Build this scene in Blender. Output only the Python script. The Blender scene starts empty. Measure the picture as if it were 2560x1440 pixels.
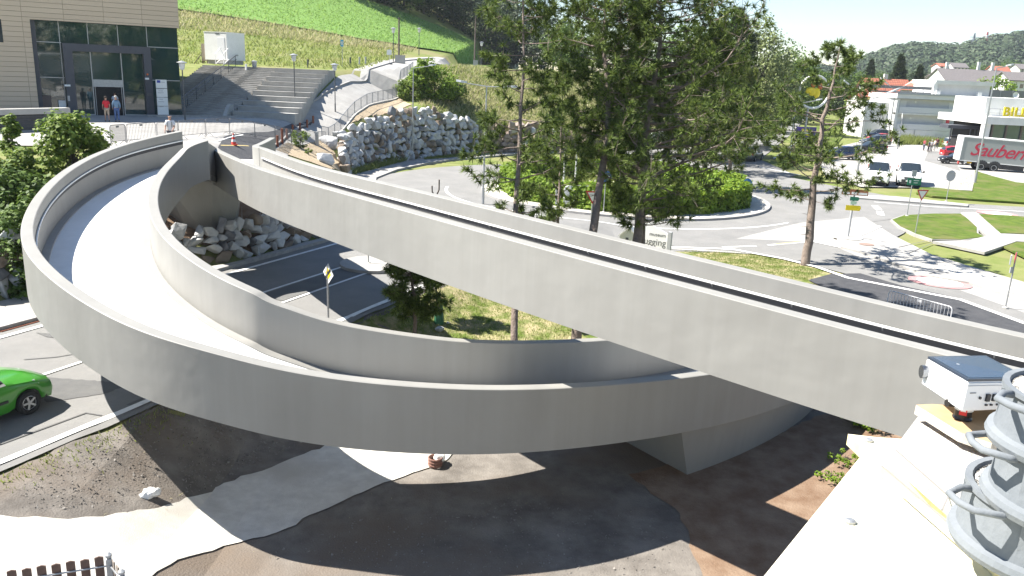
import bpy, bmesh, math, random
import numpy as np
from mathutils import Vector, Matrix, noise
from mathutils.geometry import tessellate_polygon
R_ = math.radians
PI = math.pi
scene = bpy.context.scene
COL = scene.collection
# ---------------------------------------------------------------- camera
CAMZ = 9.4
FPX = 2030.0                      # focal length in photo pixels (photo is 2560 wide)
PITCH, ROLL = R_(15.0), R_(2.5)
cam_data = bpy.data.cameras.new("camera")
cam_data.sensor_width = 36.0
cam_data.lens = 36.0 * FPX / 2560.0
cam_data.clip_start = 0.05
cam_data.clip_end = 6000.0
cam = bpy.data.objects.new("camera", cam_data)
COL.objects.link(cam)
cam.matrix_world = (Matrix.Translation((0, 0, CAMZ)) @ Matrix.Rotation(PI / 2 - PITCH, 4, 'X')
                    @ Matrix.Rotation(ROLL, 4, 'Z'))
scene.camera = cam
# ---------------------------------------------------------------- light
SUN_EL, SHADOW_AZ = R_(52.0), R_(-8.0)      # shadows fall along +X, slightly towards the camera
sh = Vector((math.cos(SHADOW_AZ), math.sin(SHADOW_AZ), 0))
SUN_DIR = Vector((-sh.x * math.cos(SUN_EL), -sh.y * math.cos(SUN_EL), math.sin(SUN_EL)))
world = bpy.data.worlds.new("World")
scene.world = world
world.use_nodes = True
wn = world.node_tree
sky = wn.nodes.new('ShaderNodeTexSky')
sky.sky_type = 'NISHITA'
sky.sun_disc = False
sky.sun_elevation = SUN_EL
sky.sun_rotation = math.atan2(SUN_DIR.x, SUN_DIR.y)
sky.air_density = 1.0
sky.dust_density = 0.0
sky.ozone_density = 2.0
bg = wn.nodes['Background']
bg.inputs[1].default_value = 0.058
wn.links.new(sky.outputs[0], bg.inputs[0])
sd = bpy.data.lights.new("sun", 'SUN')
sd.energy = 4.6
sd.angle = R_(0.5)
sd.color = (1.0, 0.95, 0.87)
sun = bpy.data.objects.new("sun", sd)
COL.objects.link(sun)
sun.rotation_euler = SUN_DIR.to_track_quat('Z', 'Y').to_euler()
scene.view_settings.view_transform = 'Standard'
scene.view_settings.look = 'None'
scene.view_settings.gamma = 1.0
scene.view_settings.exposure = 1.72
scene.cycles.max_bounces = 6
scene.cycles.diffuse_bounces = 4
scene.cycles.glossy_bounces = 3
scene.cycles.transparent_max_bounces = 8
# ---------------------------------------------------------------- helpers
_cp, _sp, _cr, _sr = math.cos(PITCH), math.sin(PITCH), math.cos(ROLL), math.sin(ROLL)

def ray(px, py):
    """direction (unit depth) of a photo pixel, used to measure where things stand"""
    x, y = px - 1280.0, py - 720.0
    u, v = (x * _cr + y * _sr) / FPX, (-x * _sr + y * _cr) / FPX
    return Vector((u, _cp - v * _sp, -(v * _cp + _sp)))

def G(px, py, z=0.0):
    r = ray(px, py)
    t = (z - CAMZ) / r.z
    return Vector((r.x * t, r.y * t, z))

def D(px, py, d):
    return ray(px, py) * d + Vector((0, 0, CAMZ))

MATS = {}

def mat(name, c, rough=0.7, c2=None, scale=3.0, bump=0.0, bscale=None, metal=0.0, detail=4.0, spec=0.5,
        emit=None, contrast=(0.35, 0.65), c3=None, scale3=0.4):
    if name in MATS:
        return MATS[name]
    m = bpy.data.materials.new(name)
    m.use_nodes = True
    nt = m.node_tree
    b = nt.nodes['Principled BSDF']
    b.inputs['Base Color'].default_value = (*c, 1)
    b.inputs['Roughness'].default_value = rough
    b.inputs['Metallic'].default_value = metal
    b.inputs['Specular IOR Level'].default_value = spec
    tc = None
    if c2 or bump:
        tc = nt.nodes.new('ShaderNodeTexCoord')
    if c2:
        n = nt.nodes.new('ShaderNodeTexNoise')
        n.inputs['Scale'].default_value = scale
        n.inputs['Detail'].default_value = detail
        n.inputs['Roughness'].default_value = 0.65
        nt.links.new(tc.outputs['Object'], n.inputs['Vector'])
        rp = nt.nodes.new('ShaderNodeValToRGB')
        rp.color_ramp.elements[0].position = contrast[0]
        rp.color_ramp.elements[1].position = contrast[1]
        rp.color_ramp.elements[0].color = (*c, 1)
        rp.color_ramp.elements[1].color = (*c2, 1)
        nt.links.new(n.outputs['Fac'], rp.inputs['Fac'])
        out = rp.outputs['Color']
        if c3:
            n3 = nt.nodes.new('ShaderNodeTexNoise')
            n3.inputs['Scale'].default_value = scale3
            n3.inputs['Detail'].default_value = 5
            nt.links.new(tc.outputs['Object'], n3.inputs['Vector'])
            r3 = nt.nodes.new('ShaderNodeValToRGB')
            r3.color_ramp.elements[0].position = 0.48
            r3.color_ramp.elements[1].position = 0.62
            nt.links.new(n3.outputs['Fac'], r3.inputs['Fac'])
            mx = nt.nodes.new('ShaderNodeMixRGB')
            nt.links.new(r3.outputs['Color'], mx.inputs[0])
            nt.links.new(out, mx.inputs[1])
            mx.inputs[2].default_value = (*c3, 1)
            out = mx.outputs[0]
        nt.links.new(out, b.inputs['Base Color'])
    if bump:
        n2 = nt.nodes.new('ShaderNodeTexNoise')
        n2.inputs['Scale'].default_value = bscale or scale * 2
        n2.inputs['Detail'].default_value = 6
        nt.links.new(tc.outputs['Object'], n2.inputs['Vector'])
        bp = nt.nodes.new('ShaderNodeBump')
        bp.inputs['Strength'].default_value = min(1.0, bump)
        bp.inputs['Distance'].default_value = 0.05 * max(1.0, bump)
        nt.links.new(n2.outputs['Fac'], bp.inputs['Height'])
        nt.links.new(bp.outputs['Normal'], b.inputs['Normal'])
    if emit:
        b.inputs['Emission Color'].default_value = (*emit[0], 1)
        b.inputs['Emission Strength'].default_value = emit[1]
    MATS[name] = m
    return m

class MB:
    """collects shapes and links them as ONE mesh object"""
    def __init__(s):
        s.v, s.f, s.mi = [], [], []

    def add(s, vs, fs, mi=0):
        o = len(s.v)
        s.v.extend([tuple(p) for p in vs])
        s.f.extend([tuple(i + o for i in f) for f in fs])
        s.mi.extend([mi] * len(fs))
        return s

    def box(s, c, size, rz=0.0, mi=0, M=None):
        hx, hy, hz = size[0] / 2, size[1] / 2, size[2] / 2
        P = [Vector((x, y, z)) for z in (-hz, hz) for x, y in ((-hx, -hy), (hx, -hy), (hx, hy), (-hx, hy))]
        if M is not None:
            P = [M @ p for p in P]
        elif rz:
            Mr = Matrix.Rotation(rz, 3, 'Z')
            P = [Mr @ p for p in P]
        c = Vector(c)
        return s.add([p + c for p in P], [(3, 2, 1, 0), (4, 5, 6, 7), (0, 1, 5, 4), (1, 2, 6, 5), (2, 3, 7, 6), (3, 0, 4, 7)], mi)

    def bar(s, a, b, w, h=None, mi=0, up=(0, 0, 1)):
        """rectangular bar from a to b"""
        a, b = Vector(a), Vector(b)
        h = h or w
        t = (b - a).normalized()
        u = Vector(up)
        if abs(t.dot(u)) > 0.98:
            u = Vector((1, 0, 0))
        x = t.cross(u).normalized() * w / 2
        y = x.cross(t).normalized() * h / 2
        P = [q + dx + dy for q in (a, b) for dx, dy in ((-x, -y), (x, -y), (x, y), (-x, y))]
        return s.add(P, [(3, 2, 1, 0), (4, 5, 6, 7), (0, 1, 5, 4), (1, 2, 6, 5), (2, 3, 7, 6), (3, 0, 4, 7)], mi)

    def tube(s, pts, r, n=8, mi=0, cap=True):
        pts = [Vector(p) for p in pts]
        if not hasattr(r, '__len__'):
            r = [r] * len(pts)
        rings = []
        pu = None
        for i, p in enumerate(pts):
            t = (pts[min(i + 1, len(pts) - 1)] - pts[max(i - 1, 0)]).normalized()
            if pu is None:
                pu = Vector((0, 0, 1)) if abs(t.z) < 0.9 else Vector((1, 0, 0))
            x = t.cross(pu).normalized()
            y = x.cross(t).normalized()
            pu = y
            rings.append([p + (x * math.cos(a) + y * math.sin(a)) * r[i] for a in [2 * PI * k / n for k in range(n)]])
        vs = [q for rg in rings for q in rg]
        fs = []
        for i in range(len(pts) - 1):
            for k in range(n):
                fs.append((i * n + k, i * n + (k + 1) % n, (i + 1) * n + (k + 1) % n, (i + 1) * n + k))
        if cap:
            fs.append(tuple(range(n - 1, -1, -1)))
            fs.append(tuple((len(pts) - 1) * n + k for k in range(n)))
        return s.add(vs, fs, mi)

    def lathe(s, c, prof, n=16, mi=0, M=None):
        """profile [(r, z)] turned about the z axis"""
        c = Vector(c)
        vs = []
        for r, z in prof:
            for k in range(n):
                p = Vector((r * math.cos(2 * PI * k / n), r * math.sin(2 * PI * k / n), z))
                vs.append((M @ p if M is not None else p) + c)
        fs = []
        for i in range(len(prof) - 1):
            for k in range(n):
                fs.append((i * n + k, i * n + (k + 1) % n, (i + 1) * n + (k + 1) % n, (i + 1) * n + k))
        fs.append(tuple(range(n - 1, -1, -1)))
        fs.append(tuple((len(prof) - 1) * n + k for k in range(n)))
        return s.add(vs, fs, mi)

    def prism(s, poly, z0, z1, mi=0, M=None):
        n = len(poly)
        P = [Vector((p[0], p[1], z0)) for p in poly] + [Vector((p[0], p[1], z1)) for p in poly]
        if M is not None:
            P = [M @ p for p in P]
        return s.add(P, [tuple(range(n - 1, -1, -1)), tuple(range(n, 2 * n))] +
                     [(i, (i + 1) % n, n + (i + 1) % n, n + i) for i in range(n)], mi)

    def build(s, name, mats, parent=None, smooth=False, loc=None):
        me = bpy.data.meshes.new(name)
        used = sorted({i for f in s.f for i in f})
        if len(used) < len(s.v):
            mp_ = {i: k for k, i in enumerate(used)}
            s.v = [s.v[i] for i in used]
            s.f = [tuple(mp_[i] for i in f) for f in s.f]
        me.from_pydata(s.v, [], s.f)
        if not isinstance(mats, (list, tuple)):
            mats = [mats]
        for m in mats:
            me.materials.append(m)
        if len(mats) > 1:
            me.polygons.foreach_set('material_index', s.mi)
        if smooth:
            me.polygons.foreach_set('use_smooth', [True] * len(me.polygons))
        me.update()
        o = bpy.data.objects.new(name, me)
        COL.objects.link(o)
        if parent:
            o.parent = parent
        if loc is not None:
            o.location = loc
        return o

def tag(o, label=None, cat=None, group=None, kind=None):
    if label: o['label'] = label
    if cat: o['category'] = cat
    if group: o['group'] = group
    if kind: o['kind'] = kind
    return o

def thing(name, label, cat, loc=(0, 0, 0), rz=0.0, group=None):
    o = bpy.data.objects.new(name, None)
    o.empty_display_size = 0.2
    COL.objects.link(o)
    o.location = loc
    o.rotation_euler = (0, 0, rz)
    return tag(o, label, cat, group)

def copy_tree(o, parent=None):
    c = o.copy()
    COL.objects.link(c)
    if parent: c.parent = parent
    for ch in list(o.children):
        copy_tree(ch, c)
    return c

def text_obj(name, body, size, m, parent=None, M=None, extrude=0.01, shear=0.0, bold=0.0, align='CENTER', space=1.0):
    cu = bpy.data.curves.new(name, 'FONT')
    cu.body = body
    cu.size = size
    cu.extrude = extrude
    cu.shear = shear
    cu.offset = bold
    cu.space_character = space
    cu.align_x = align
    cu.align_y = 'CENTER'
    cu.materials.append(m)
    tmp = bpy.data.objects.new(name, cu)
    COL.objects.link(tmp)
    dg = bpy.context.evaluated_depsgraph_get()
    dg.update()
    me = bpy.data.meshes.new_from_object(tmp.evaluated_get(dg))
    bpy.data.objects.remove(tmp)
    o = bpy.data.objects.new(name, me)
    COL.objects.link(o)
    if parent: o.parent = parent
    if M is not None: o.matrix_local = M
    return o

def frame(x, y, z, o):
    """matrix from axes"""
    M = Matrix((x, y, z)).transposed().to_4x4()
    M.translation = Vector(o)
    return M

def bspline(C, n):
    C = np.asarray(C, float)
    C = np.vstack([2 * C[0] - C[1], C, 2 * C[-1] - C[-2]])
    m = len(C) - 3
    t = np.linspace(0, m - 1e-9, n)
    i = t.astype(int)
    u = (t - i)[:, None]
    return ((1 - u) ** 3 * C[i] + (3 * u ** 3 - 6 * u ** 2 + 4) * C[i + 1] + (-3 * u ** 3 + 3 * u ** 2 + 3 * u + 1) * C[i + 2] + u ** 3 * C[i + 3]) / 6

def smooth(a, b, x):
    t = np.clip((x - a) / (b - a), 0, 1)
    return t * t * (3 - 2 * t)
# ---------------------------------------------------------------- materials
def paintmat():
    m = mat('grey_bridge_paint', (0.25, 0.245, 0.227), 0.55, spec=0.35)
    nt = m.node_tree
    b = nt.nodes['Principled BSDF']
    tc = nt.nodes.new('ShaderNodeTexCoord')
    mp = nt.nodes.new('ShaderNodeMapping')
    mp.inputs['Scale'].default_value = (2.6, 2.6, 0.10)
    n1 = nt.nodes.new('ShaderNodeTexNoise'); n1.inputs['Scale'].default_value = 1.0; n1.inputs['Detail'].default_value = 8; n1.inputs['Roughness'].default_value = 0.7
    n2 = nt.nodes.new('ShaderNodeTexNoise'); n2.inputs['Scale'].default_value = 0.5; n2.inputs['Detail'].default_value = 6
    nt.links.new(tc.outputs['Object'], mp.inputs[0]); nt.links.new(mp.outputs[0], n1.inputs['Vector']); nt.links.new(tc.outputs['Object'], n2.inputs['Vector'])
    a = nt.nodes.new('ShaderNodeMath'); a.operation = 'ADD'
    nt.links.new(n1.outputs['Fac'], a.inputs[0]); nt.links.new(n2.outputs['Fac'], a.inputs[1])
    r = nt.nodes.new('ShaderNodeValToRGB')
    r.color_ramp.elements[0].position = 0.35; r.color_ramp.elements[1].position = 0.65
    r.color_ramp.elements[0].color = (0.232, 0.226, 0.209, 1); r.color_ramp.elements[1].color = (0.272, 0.266, 0.247, 1)
    h = nt.nodes.new('ShaderNodeMath'); h.operation = 'MULTIPLY'; h.inputs[1].default_value = 0.5
    nt.links.new(a.outputs[0], h.inputs[0]); nt.links.new(h.outputs[0], r.inputs['Fac'])
    nt.links.new(r.outputs['Color'], b.inputs['Base Color'])
    n3 = nt.nodes.new('ShaderNodeTexNoise'); n3.inputs['Scale'].default_value = 1.4; n3.inputs['Detail'].default_value = 2
    nt.links.new(tc.outputs['Object'], n3.inputs['Vector'])
    bp = nt.nodes.new('ShaderNodeBump'); bp.inputs['Strength'].default_value = 0.35; bp.inputs['Distance'].default_value = 0.06
    nt.links.new(n3.outputs['Fac'], bp.inputs['Height']); nt.links.new(bp.outputs['Normal'], b.inputs['Normal'])
    return m
M_paint = paintmat()
M_deck = mat('pale_deck_coating', (0.66, 0.66, 0.64), 0.85, (0.72, 0.72, 0.70), 1.2, 0.1, 150)
M_slot_shade = mat('painted_slot_shade', (0.03, 0.03, 0.035), 0.6)  # near-black stands for the shade in the recess below the handrail
M_steel = mat('galvanised_steel', (0.42, 0.43, 0.44), 0.45, (0.34, 0.35, 0.36), 8.0, metal=0.6)
M_dsteel = mat('dark_steel', (0.06, 0.065, 0.075), 0.5, (0.09, 0.095, 0.10), 6.0)
M_white = mat('white_paint', (0.78, 0.78, 0.76), 0.5, (0.72, 0.72, 0.70), 2.0)
M_asph = mat('worn_asphalt', (0.17, 0.168, 0.162), 0.9, (0.225, 0.22, 0.21), 0.5, 0.5, 90.0, detail=8, c3=(0.19, 0.188, 0.182), scale3=12)
M_asph_new = mat('new_asphalt', (0.040, 0.041, 0.046), 0.85, (0.062, 0.062, 0.066), 2.0, 0.5, 70.0, detail=8)
M_asph_dark = mat('dark_patch_asphalt', (0.10, 0.10, 0.10), 0.9, (0.13, 0.13, 0.125), 1.0, 0.5, 80.0)
M_pave = mat('pale_concrete_paving', (0.27, 0.26, 0.245), 0.9, (0.36, 0.35, 0.33), 0.7, 0.3, 40.0, detail=8)
M_kerb = mat('granite_kerb', (0.26, 0.255, 0.25), 0.85, (0.34, 0.33, 0.32), 4.0, 0.3, 30)
M_mark = mat('road_marking_white', (0.72, 0.72, 0.70), 0.7, (0.58, 0.58, 0.56), 5.0, contrast=(0.5, 0.7))
M_mark_y = mat('road_marking_yellow', (0.60, 0.46, 0.16), 0.7, (0.5, 0.4, 0.2), 5.0)
M_mark_r = mat('faded_red_marking', (0.46, 0.20, 0.20), 0.8, (0.34, 0.24, 0.23), 3.0)
M_gravel = mat('pale_gravel', (0.46, 0.44, 0.40), 0.95, (0.58, 0.56, 0.51), 2.5, 0.3, 40.0, detail=10, c3=(0.42, 0.39, 0.34), scale3=0.35)
M_soil = mat('grey_brown_soil', (0.115, 0.104, 0.093), 1.0, (0.205, 0.188, 0.168), 1.1, 0.45, 22.0, detail=12, c3=(0.150, 0.122, 0.098), scale3=0.25, spec=0.1)
M_soil_red = mat('red_brown_soil', (0.150, 0.095, 0.062), 1.0, (0.24, 0.175, 0.125), 1.3, 0.5, 24.0, detail=10, spec=0.1)
M_chips = mat('wood_chips', (0.30, 0.23, 0.15), 1.0, (0.48, 0.40, 0.29), 9.0, 1.0, 14.0, detail=10, spec=0.1)
M_grass = mat('mown_grass', (0.060, 0.100, 0.018), 0.95, (0.110, 0.150, 0.028), 1.5, 1.0, 18.0, detail=10, c3=(0.125, 0.135, 0.045), scale3=0.5, spec=0.1)
M_meadow = mat('meadow_grass', (0.115, 0.155, 0.038), 1.0, (0.195, 0.205, 0.080), 0.35, 0.6, 6.0, detail=12, c3=(0.20, 0.19, 0.09), scale3=0.12, spec=0.1)
M_crop = mat('young_crop', (0.11, 0.20, 0.045), 1.0, (0.17, 0.28, 0.08), 2.2, 1.0, 5.0, detail=8, spec=0.1)
M_drygrass = mat('dry_patchy_grass', (0.10, 0.14, 0.03), 1.0, (0.34, 0.29, 0.17), 1.1, 0.9, 14.0, detail=10, contrast=(0.40, 0.60), spec=0.1)
M_rock = mat('white_marble_rock', (0.36, 0.37, 0.385), 0.85, (0.52, 0.52, 0.51), 2.0, 0.6, 7.0, detail=8)
M_rock2 = mat('brown_rock', (0.17, 0.13, 0.10), 0.9, (0.26, 0.21, 0.16), 2.0, 0.6, 7.0, detail=8)
M_rock3 = mat('dark_grey_rock', (0.13, 0.135, 0.15), 0.85, (0.24, 0.24, 0.25), 2.0, 0.6, 7.0, detail=8)
M_bark = mat('pine_bark', (0.14, 0.11, 0.09), 0.95, (0.24, 0.19, 0.16), 5.0, 1.0, 16.0, detail=8)
M_bark_d = mat('dark_bark', (0.06, 0.05, 0.04), 0.95, (0.10, 0.085, 0.07), 5.0, 0.8, 12.0)

def leafmat(name, c, c2, trans=0.25):
    if name in MATS: return MATS[name]
    m = bpy.data.materials.new(name)
    m.use_nodes = True
    nt = m.node_tree
    b = nt.nodes['Principled BSDF']
    b.inputs['Roughness'].default_value = 0.6
    b.inputs['Specular IOR Level'].default_value = 0.25
    gi = nt.nodes.new('ShaderNodeNewGeometry')
    rp = nt.nodes.new('ShaderNodeValToRGB')
    rp.color_ramp.elements[0].color = (*c, 1)
    rp.color_ramp.elements[1].color = (*c2, 1)
    nt.links.new(gi.outputs['Random Per Island'], rp.inputs['Fac'])
    nt.links.new(rp.outputs['Color'], b.inputs['Base Color'])
    tr = nt.nodes.new('ShaderNodeBsdfTranslucent')
    nt.links.new(rp.outputs['Color'], tr.inputs['Color'])
    mx = nt.nodes.new('ShaderNodeMixShader')
    mx.inputs[0].default_value = trans
    nt.links.new(b.outputs[0], mx.inputs[1])
    nt.links.new(tr.outputs[0], mx.inputs[2])
    nt.links.new(mx.outputs[0], nt.nodes['Material Output'].inputs[0])
    MATS[name] = m
    return m

L_pine = leafmat('pine_needles', (0.030, 0.056, 0.012), (0.185, 0.245, 0.055), 0.3)
L_pine_l = leafmat('light_pine_needles', (0.080, 0.115, 0.022), (0.260, 0.300, 0.070), 0.3)
L_dec = leafmat('broad_leaves', (0.042, 0.085, 0.015), (0.130, 0.195, 0.036), 0.3)
L_bright = leafmat('bright_hedge_leaves', (0.085, 0.165, 0.010), (0.230, 0.320, 0.035), 0.35)
L_bush = leafmat('young_maple_leaves', (0.065, 0.125, 0.016), (0.220, 0.285, 0.050), 0.35)
L_willow = leafmat('grey_green_leaves', (0.12, 0.155, 0.055), (0.26, 0.30, 0.12), 0.3)
L_dark = leafmat('dark_wood_leaves', (0.018, 0.034, 0.012), (0.055, 0.085, 0.026), 0.15)
L_spruce = leafmat('spruce_needles', (0.024, 0.040, 0.015), (0.070, 0.095, 0.035), 0.1)
L_grass = leafmat('grass_blades', (0.17, 0.215, 0.045), (0.30, 0.33, 0.11), 0.5)
L_straw = leafmat('dry_grass_blades', (0.30, 0.29, 0.13), (0.50, 0.46, 0.28), 0.5)
L_crop = leafmat('crop_leaves', (0.15, 0.25, 0.05), (0.25, 0.37, 0.11), 0.5)
L_hill = leafmat('hill_wood_leaves', (0.028, 0.048, 0.020), (0.062, 0.092, 0.038), 0.1)
# ================================================================ terrain
FOOT = np.array([(-53, -45), (-27.0, 8.0), (-18.0, 28.0), (-12.6, 34.6), (-9.8, 41.0), (-10.6, 53), (-13.2, 65), (-15.4, 72.5), (-13.4, 77.5),
                 (-10.9, 84.5), (-7.5, 90), (-4.3, 93.6), (2, 98), (9, 103), (17, 110), (26, 124), (38, 146), (54, 182), (80, 240), (120, 330), (300, 700)], float)
FOOTH = np.array([2.4, 2.4, 2.4, 1.5, 1.3, 1.3, 1.6, 2.5, 4.0, 4.6, 4.4, 3.6, 2.6, 2.3, 1.7, 0.6, 0.1, 0.0, 0.0, 0.0, 0.0])
E1, E2 = G(375, 1000, 0.7), G(985, 757, 0.5)     # near edge of the main road
_ed = (E2 - E1).normalized()
RD = Vector((_ed.x, _ed.y, 0)).normalized()       # main road direction
RN = Vector((RD.y, -RD.x, 0))                     # towards the camera side

def foot_dist(x, y):
    """signed distance behind the foot of the upper ground (positive = up on the bank) and wall height there"""
    x = np.asarray(x, float); y = np.asarray(y, float)
    best = np.full(x.shape, 1e9); sgn = np.zeros(x.shape); hh = np.zeros(x.shape)
    for k in range(len(FOOT) - 1):
        a, b = FOOT[k], FOOT[k + 1]
        d = b - a
        L = d @ d
        t = np.clip(((x - a[0]) * d[0] + (y - a[1]) * d[1]) / L, 0, 1)
        qx, qy = a[0] + t * d[0], a[1] + t * d[1]
        dist = np.hypot(x - qx, y - qy)
        s = d[0] * (y - a[1]) - d[1] * (x - a[0])
        m = dist < best - 1e-9
        best = np.where(m, dist, best)
        sgn = np.where(m, np.sign(s), sgn)
        hh = np.where(m, FOOTH[k] + t * (FOOTH[k + 1] - FOOTH[k]), hh)
    return best * sgn, hh

def height_fn(x, y):
    x = np.asarray(x, float); y = np.asarray(y, float)
    s = x * RD.x + y * RD.y
    sd = (x - E1.x) * RN.x + (y - E1.y) * RN.y
    base = 0.65 * (1 - smooth(38, 56, s)) * (1 - smooth(30, 60, -sd))
    basin = -0.9 * (1 - smooth(23, 32, y)) * (1 - smooth(9, 20, x))
    s0 = E1.x * RD.x + E1.y * RD.y
    wide = 1 - smooth(-8, 1, s - s0)
    w = smooth(0.3, 2.6 + 7 * wide, sd)
    low = base * (1 - w) + basin * w
    fd, fh = foot_dist(x, y)
    zl = np.interp(y, [60, 66, 71, 88, 107, 129, 400], [4.5, 4.5, 4.7, 8.4, 9.2, 9.8, 10.5])
    zr = np.interp(y, [60, 66, 78, 90, 102, 115, 129, 400], [4.5, 4.5, 4.6, 5.3, 6.2, 8.2, 9.4, 10.5])
    ramp = zr + (zl - zr) * np.clip((-13.5 - x) / 6.5, 0, 1)
    a = np.clip(0.058 + (-12 - x) * 0.0045, 0.0, 0.25)
    hill = 8.6 + a * np.clip(y - 94, 0, None) * (1 - 0.25 * smooth(200, 420, y))
    terr = np.where(x < -19, np.interp(y, [60, 70.5, 71.5, 86, 94], [4.5, 4.5, 4.2, 8.3, 8.6]), ramp)
    P = np.where(y > 94, np.maximum(ramp, hill), terr)
    P = np.where(x < -19, np.where(y < 94, terr, hill), P)
    right = 9.6 * (1 - smooth(30, 75, x - 0.28 * (y - 120)))
    P = np.where((x > -12) & (y > 90), np.minimum(P, np.maximum(right, 0) + 0 * x), P)
    up = fh + 0.42 * np.clip(fd - 0.6, 0, None)
    up = np.minimum(up, np.maximum(P - low * 0, 0.0))
    up = np.maximum(up, low)
    wz = smooth(0.05, 0.9, fd)
    return low * (1 - wz) + up * wz

def axis(lo, hi, step, far_lo, far_hi, n=26):
    mid = np.arange(lo, hi + step / 2, step)
    k = (np.linspace(0, 1, n + 1)[1:]) ** 2.2
    return np.concatenate([(lo + (far_lo - lo) * k)[::-1], mid, hi + (far_hi - hi) * k])
GX = axis(-60, 60, 1.0, -2600, 2600)
GY = axis(4, 136, 1.0, -700, 3000)
_X, _Y = np.meshgrid(GX, GY)
GZ = height_fn(_X, _Y)

def T(x, y):
    x = np.asarray(x, float); y = np.asarray(y, float)
    i = np.clip(np.searchsorted(GX, x) - 1, 0, len(GX) - 2)
    j = np.clip(np.searchsorted(GY, y) - 1, 0, len(GY) - 2)
    u = np.clip((x - GX[i]) / (GX[i + 1] - GX[i]), 0, 1)
    v = np.clip((y - GY[j]) / (GY[j + 1] - GY[j]), 0, 1)
    return (GZ[j, i] * (1 - u) + GZ[j, i + 1] * u) * (1 - v) + (GZ[j + 1, i] * (1 - u) + GZ[j + 1, i + 1] * u) * v

_DS = np.concatenate([np.arange(8, 140, 0.05), np.arange(140, 900, 0.5)])

def GT(px, py):
    """where the ray of a photo pixel meets the terrain"""
    r = ray(px, py)
    h = CAMZ + r.z * _DS - T(r.x * _DS, r.y * _DS)
    k = np.argmax(h < 0)
    if h[k] >= 0:
        k = len(_DS) - 1
    d = _DS[k]
    return Vector((r.x * d, r.y * d, float(T(r.x * d, r.y * d))))

def on(x, y, dz=0.0):
    return Vector((x, y, float(T(x, y)) + dz))

# the ground sheet
nx, ny = len(GX), len(GY)
gm = bpy.data.meshes.new("ground")
gv = np.stack([_X.ravel(), _Y.ravel(), GZ.ravel() - 0.012], 1)
gi = np.arange(nx * ny).reshape(ny, nx)
gf = np.stack([gi[:-1, :-1].ravel(), gi[:-1, 1:].ravel(), gi[1:, 1:].ravel(), gi[1:, :-1].ravel()], 1)
gm.from_pydata(gv.tolist(), [], gf.tolist())
gm.polygons.foreach_set('use_smooth', [True] * len(gm.polygons))
gm.materials.append(M_meadow)
ground = bpy.data.objects.new("ground", gm)
COL.objects.link(ground)
tag(ground, kind='structure')

def drape(name, outline, m, off=0.02, kind='structure', step=1.0, thick=0.0, jag=0.0, edge_m=None):
    """a sheet laid over the terrain: outline in plan, cut along the terrain grid, lifted by off; thick gives it a kerb edge"""
    pts = [(p[0], p[1]) for p in outline]
    if jag:
        rr = random.Random(len(pts) + int(abs(pts[0][0]) * 100))
        q = []
        for k in range(len(pts)):
            a, b = Vector(pts[k]), Vector(pts[(k + 1) % len(pts)])
            n = max(1, int((b - a).length / (jag * 4)))
            for i in range(n):
                p = a.lerp(b, i / n)
                q.append((p.x + rr.uniform(-jag, jag), p.y + rr.uniform(-jag, jag)) if i else (p.x, p.y))
        pts = q
    bm = bmesh.new()
    vs = [bm.verts.new((x, y, 0)) for x, y in pts]
    for a, b, c in tessellate_polygon([[Vector((x, y, 0)) for x, y in pts]]):
        if len({a, b, c}) == 3:
            try: bm.faces.new((vs[a], vs[b], vs[c]))
            except ValueError: pass
    bmesh.ops.dissolve_degenerate(bm, edges=bm.edges[:], dist=1e-4)
    bm.normal_update()
    xs = [p[0] for p in pts]; ys = [p[1] for p in pts]
    for ax, arr, lo, hi in ((0, GX, min(xs), max(xs)), (1, GY, min(ys), max(ys))):
        for c in arr[(arr > lo) & (arr < hi)]:
            co = (c, 0, 0) if ax == 0 else (0, c, 0)
            no = (1, 0, 0) if ax == 0 else (0, 1, 0)
            bmesh.ops.bisect_plane(bm, geom=bm.verts[:] + bm.edges[:] + bm.faces[:], plane_co=co, plane_no=no)
    for f in bm.faces:
        if f.normal.z < 0: f.normal_flip()
    V = np.array([v.co[:2] for v in bm.verts])
    Z = T(V[:, 0], V[:, 1])
    for v, z in zip(bm.verts, Z):
        v.co.z = z + off
    if thick:
        be = [e for e in bm.edges if e.is_boundary]
        ret = bmesh.ops.extrude_edge_only(bm, edges=be)
        for g in ret['geom']:
            if isinstance(g, bmesh.types.BMVert):
                g.co.z -= thick
        bmesh.ops.recalc_face_normals(bm, faces=bm.faces[:])
    me = bpy.data.meshes.new(name)
    bm.to_mesh(me)
    bm.free()
    me.materials.append(m)
    o = bpy.data.objects.new(name, me)
    COL.objects.link(o)
    if kind: o['kind'] = kind
    return o

def P2(pixels):
    return [(lambda g: (g.x, g.y))(GT(*p)) for p in pixels]

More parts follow.
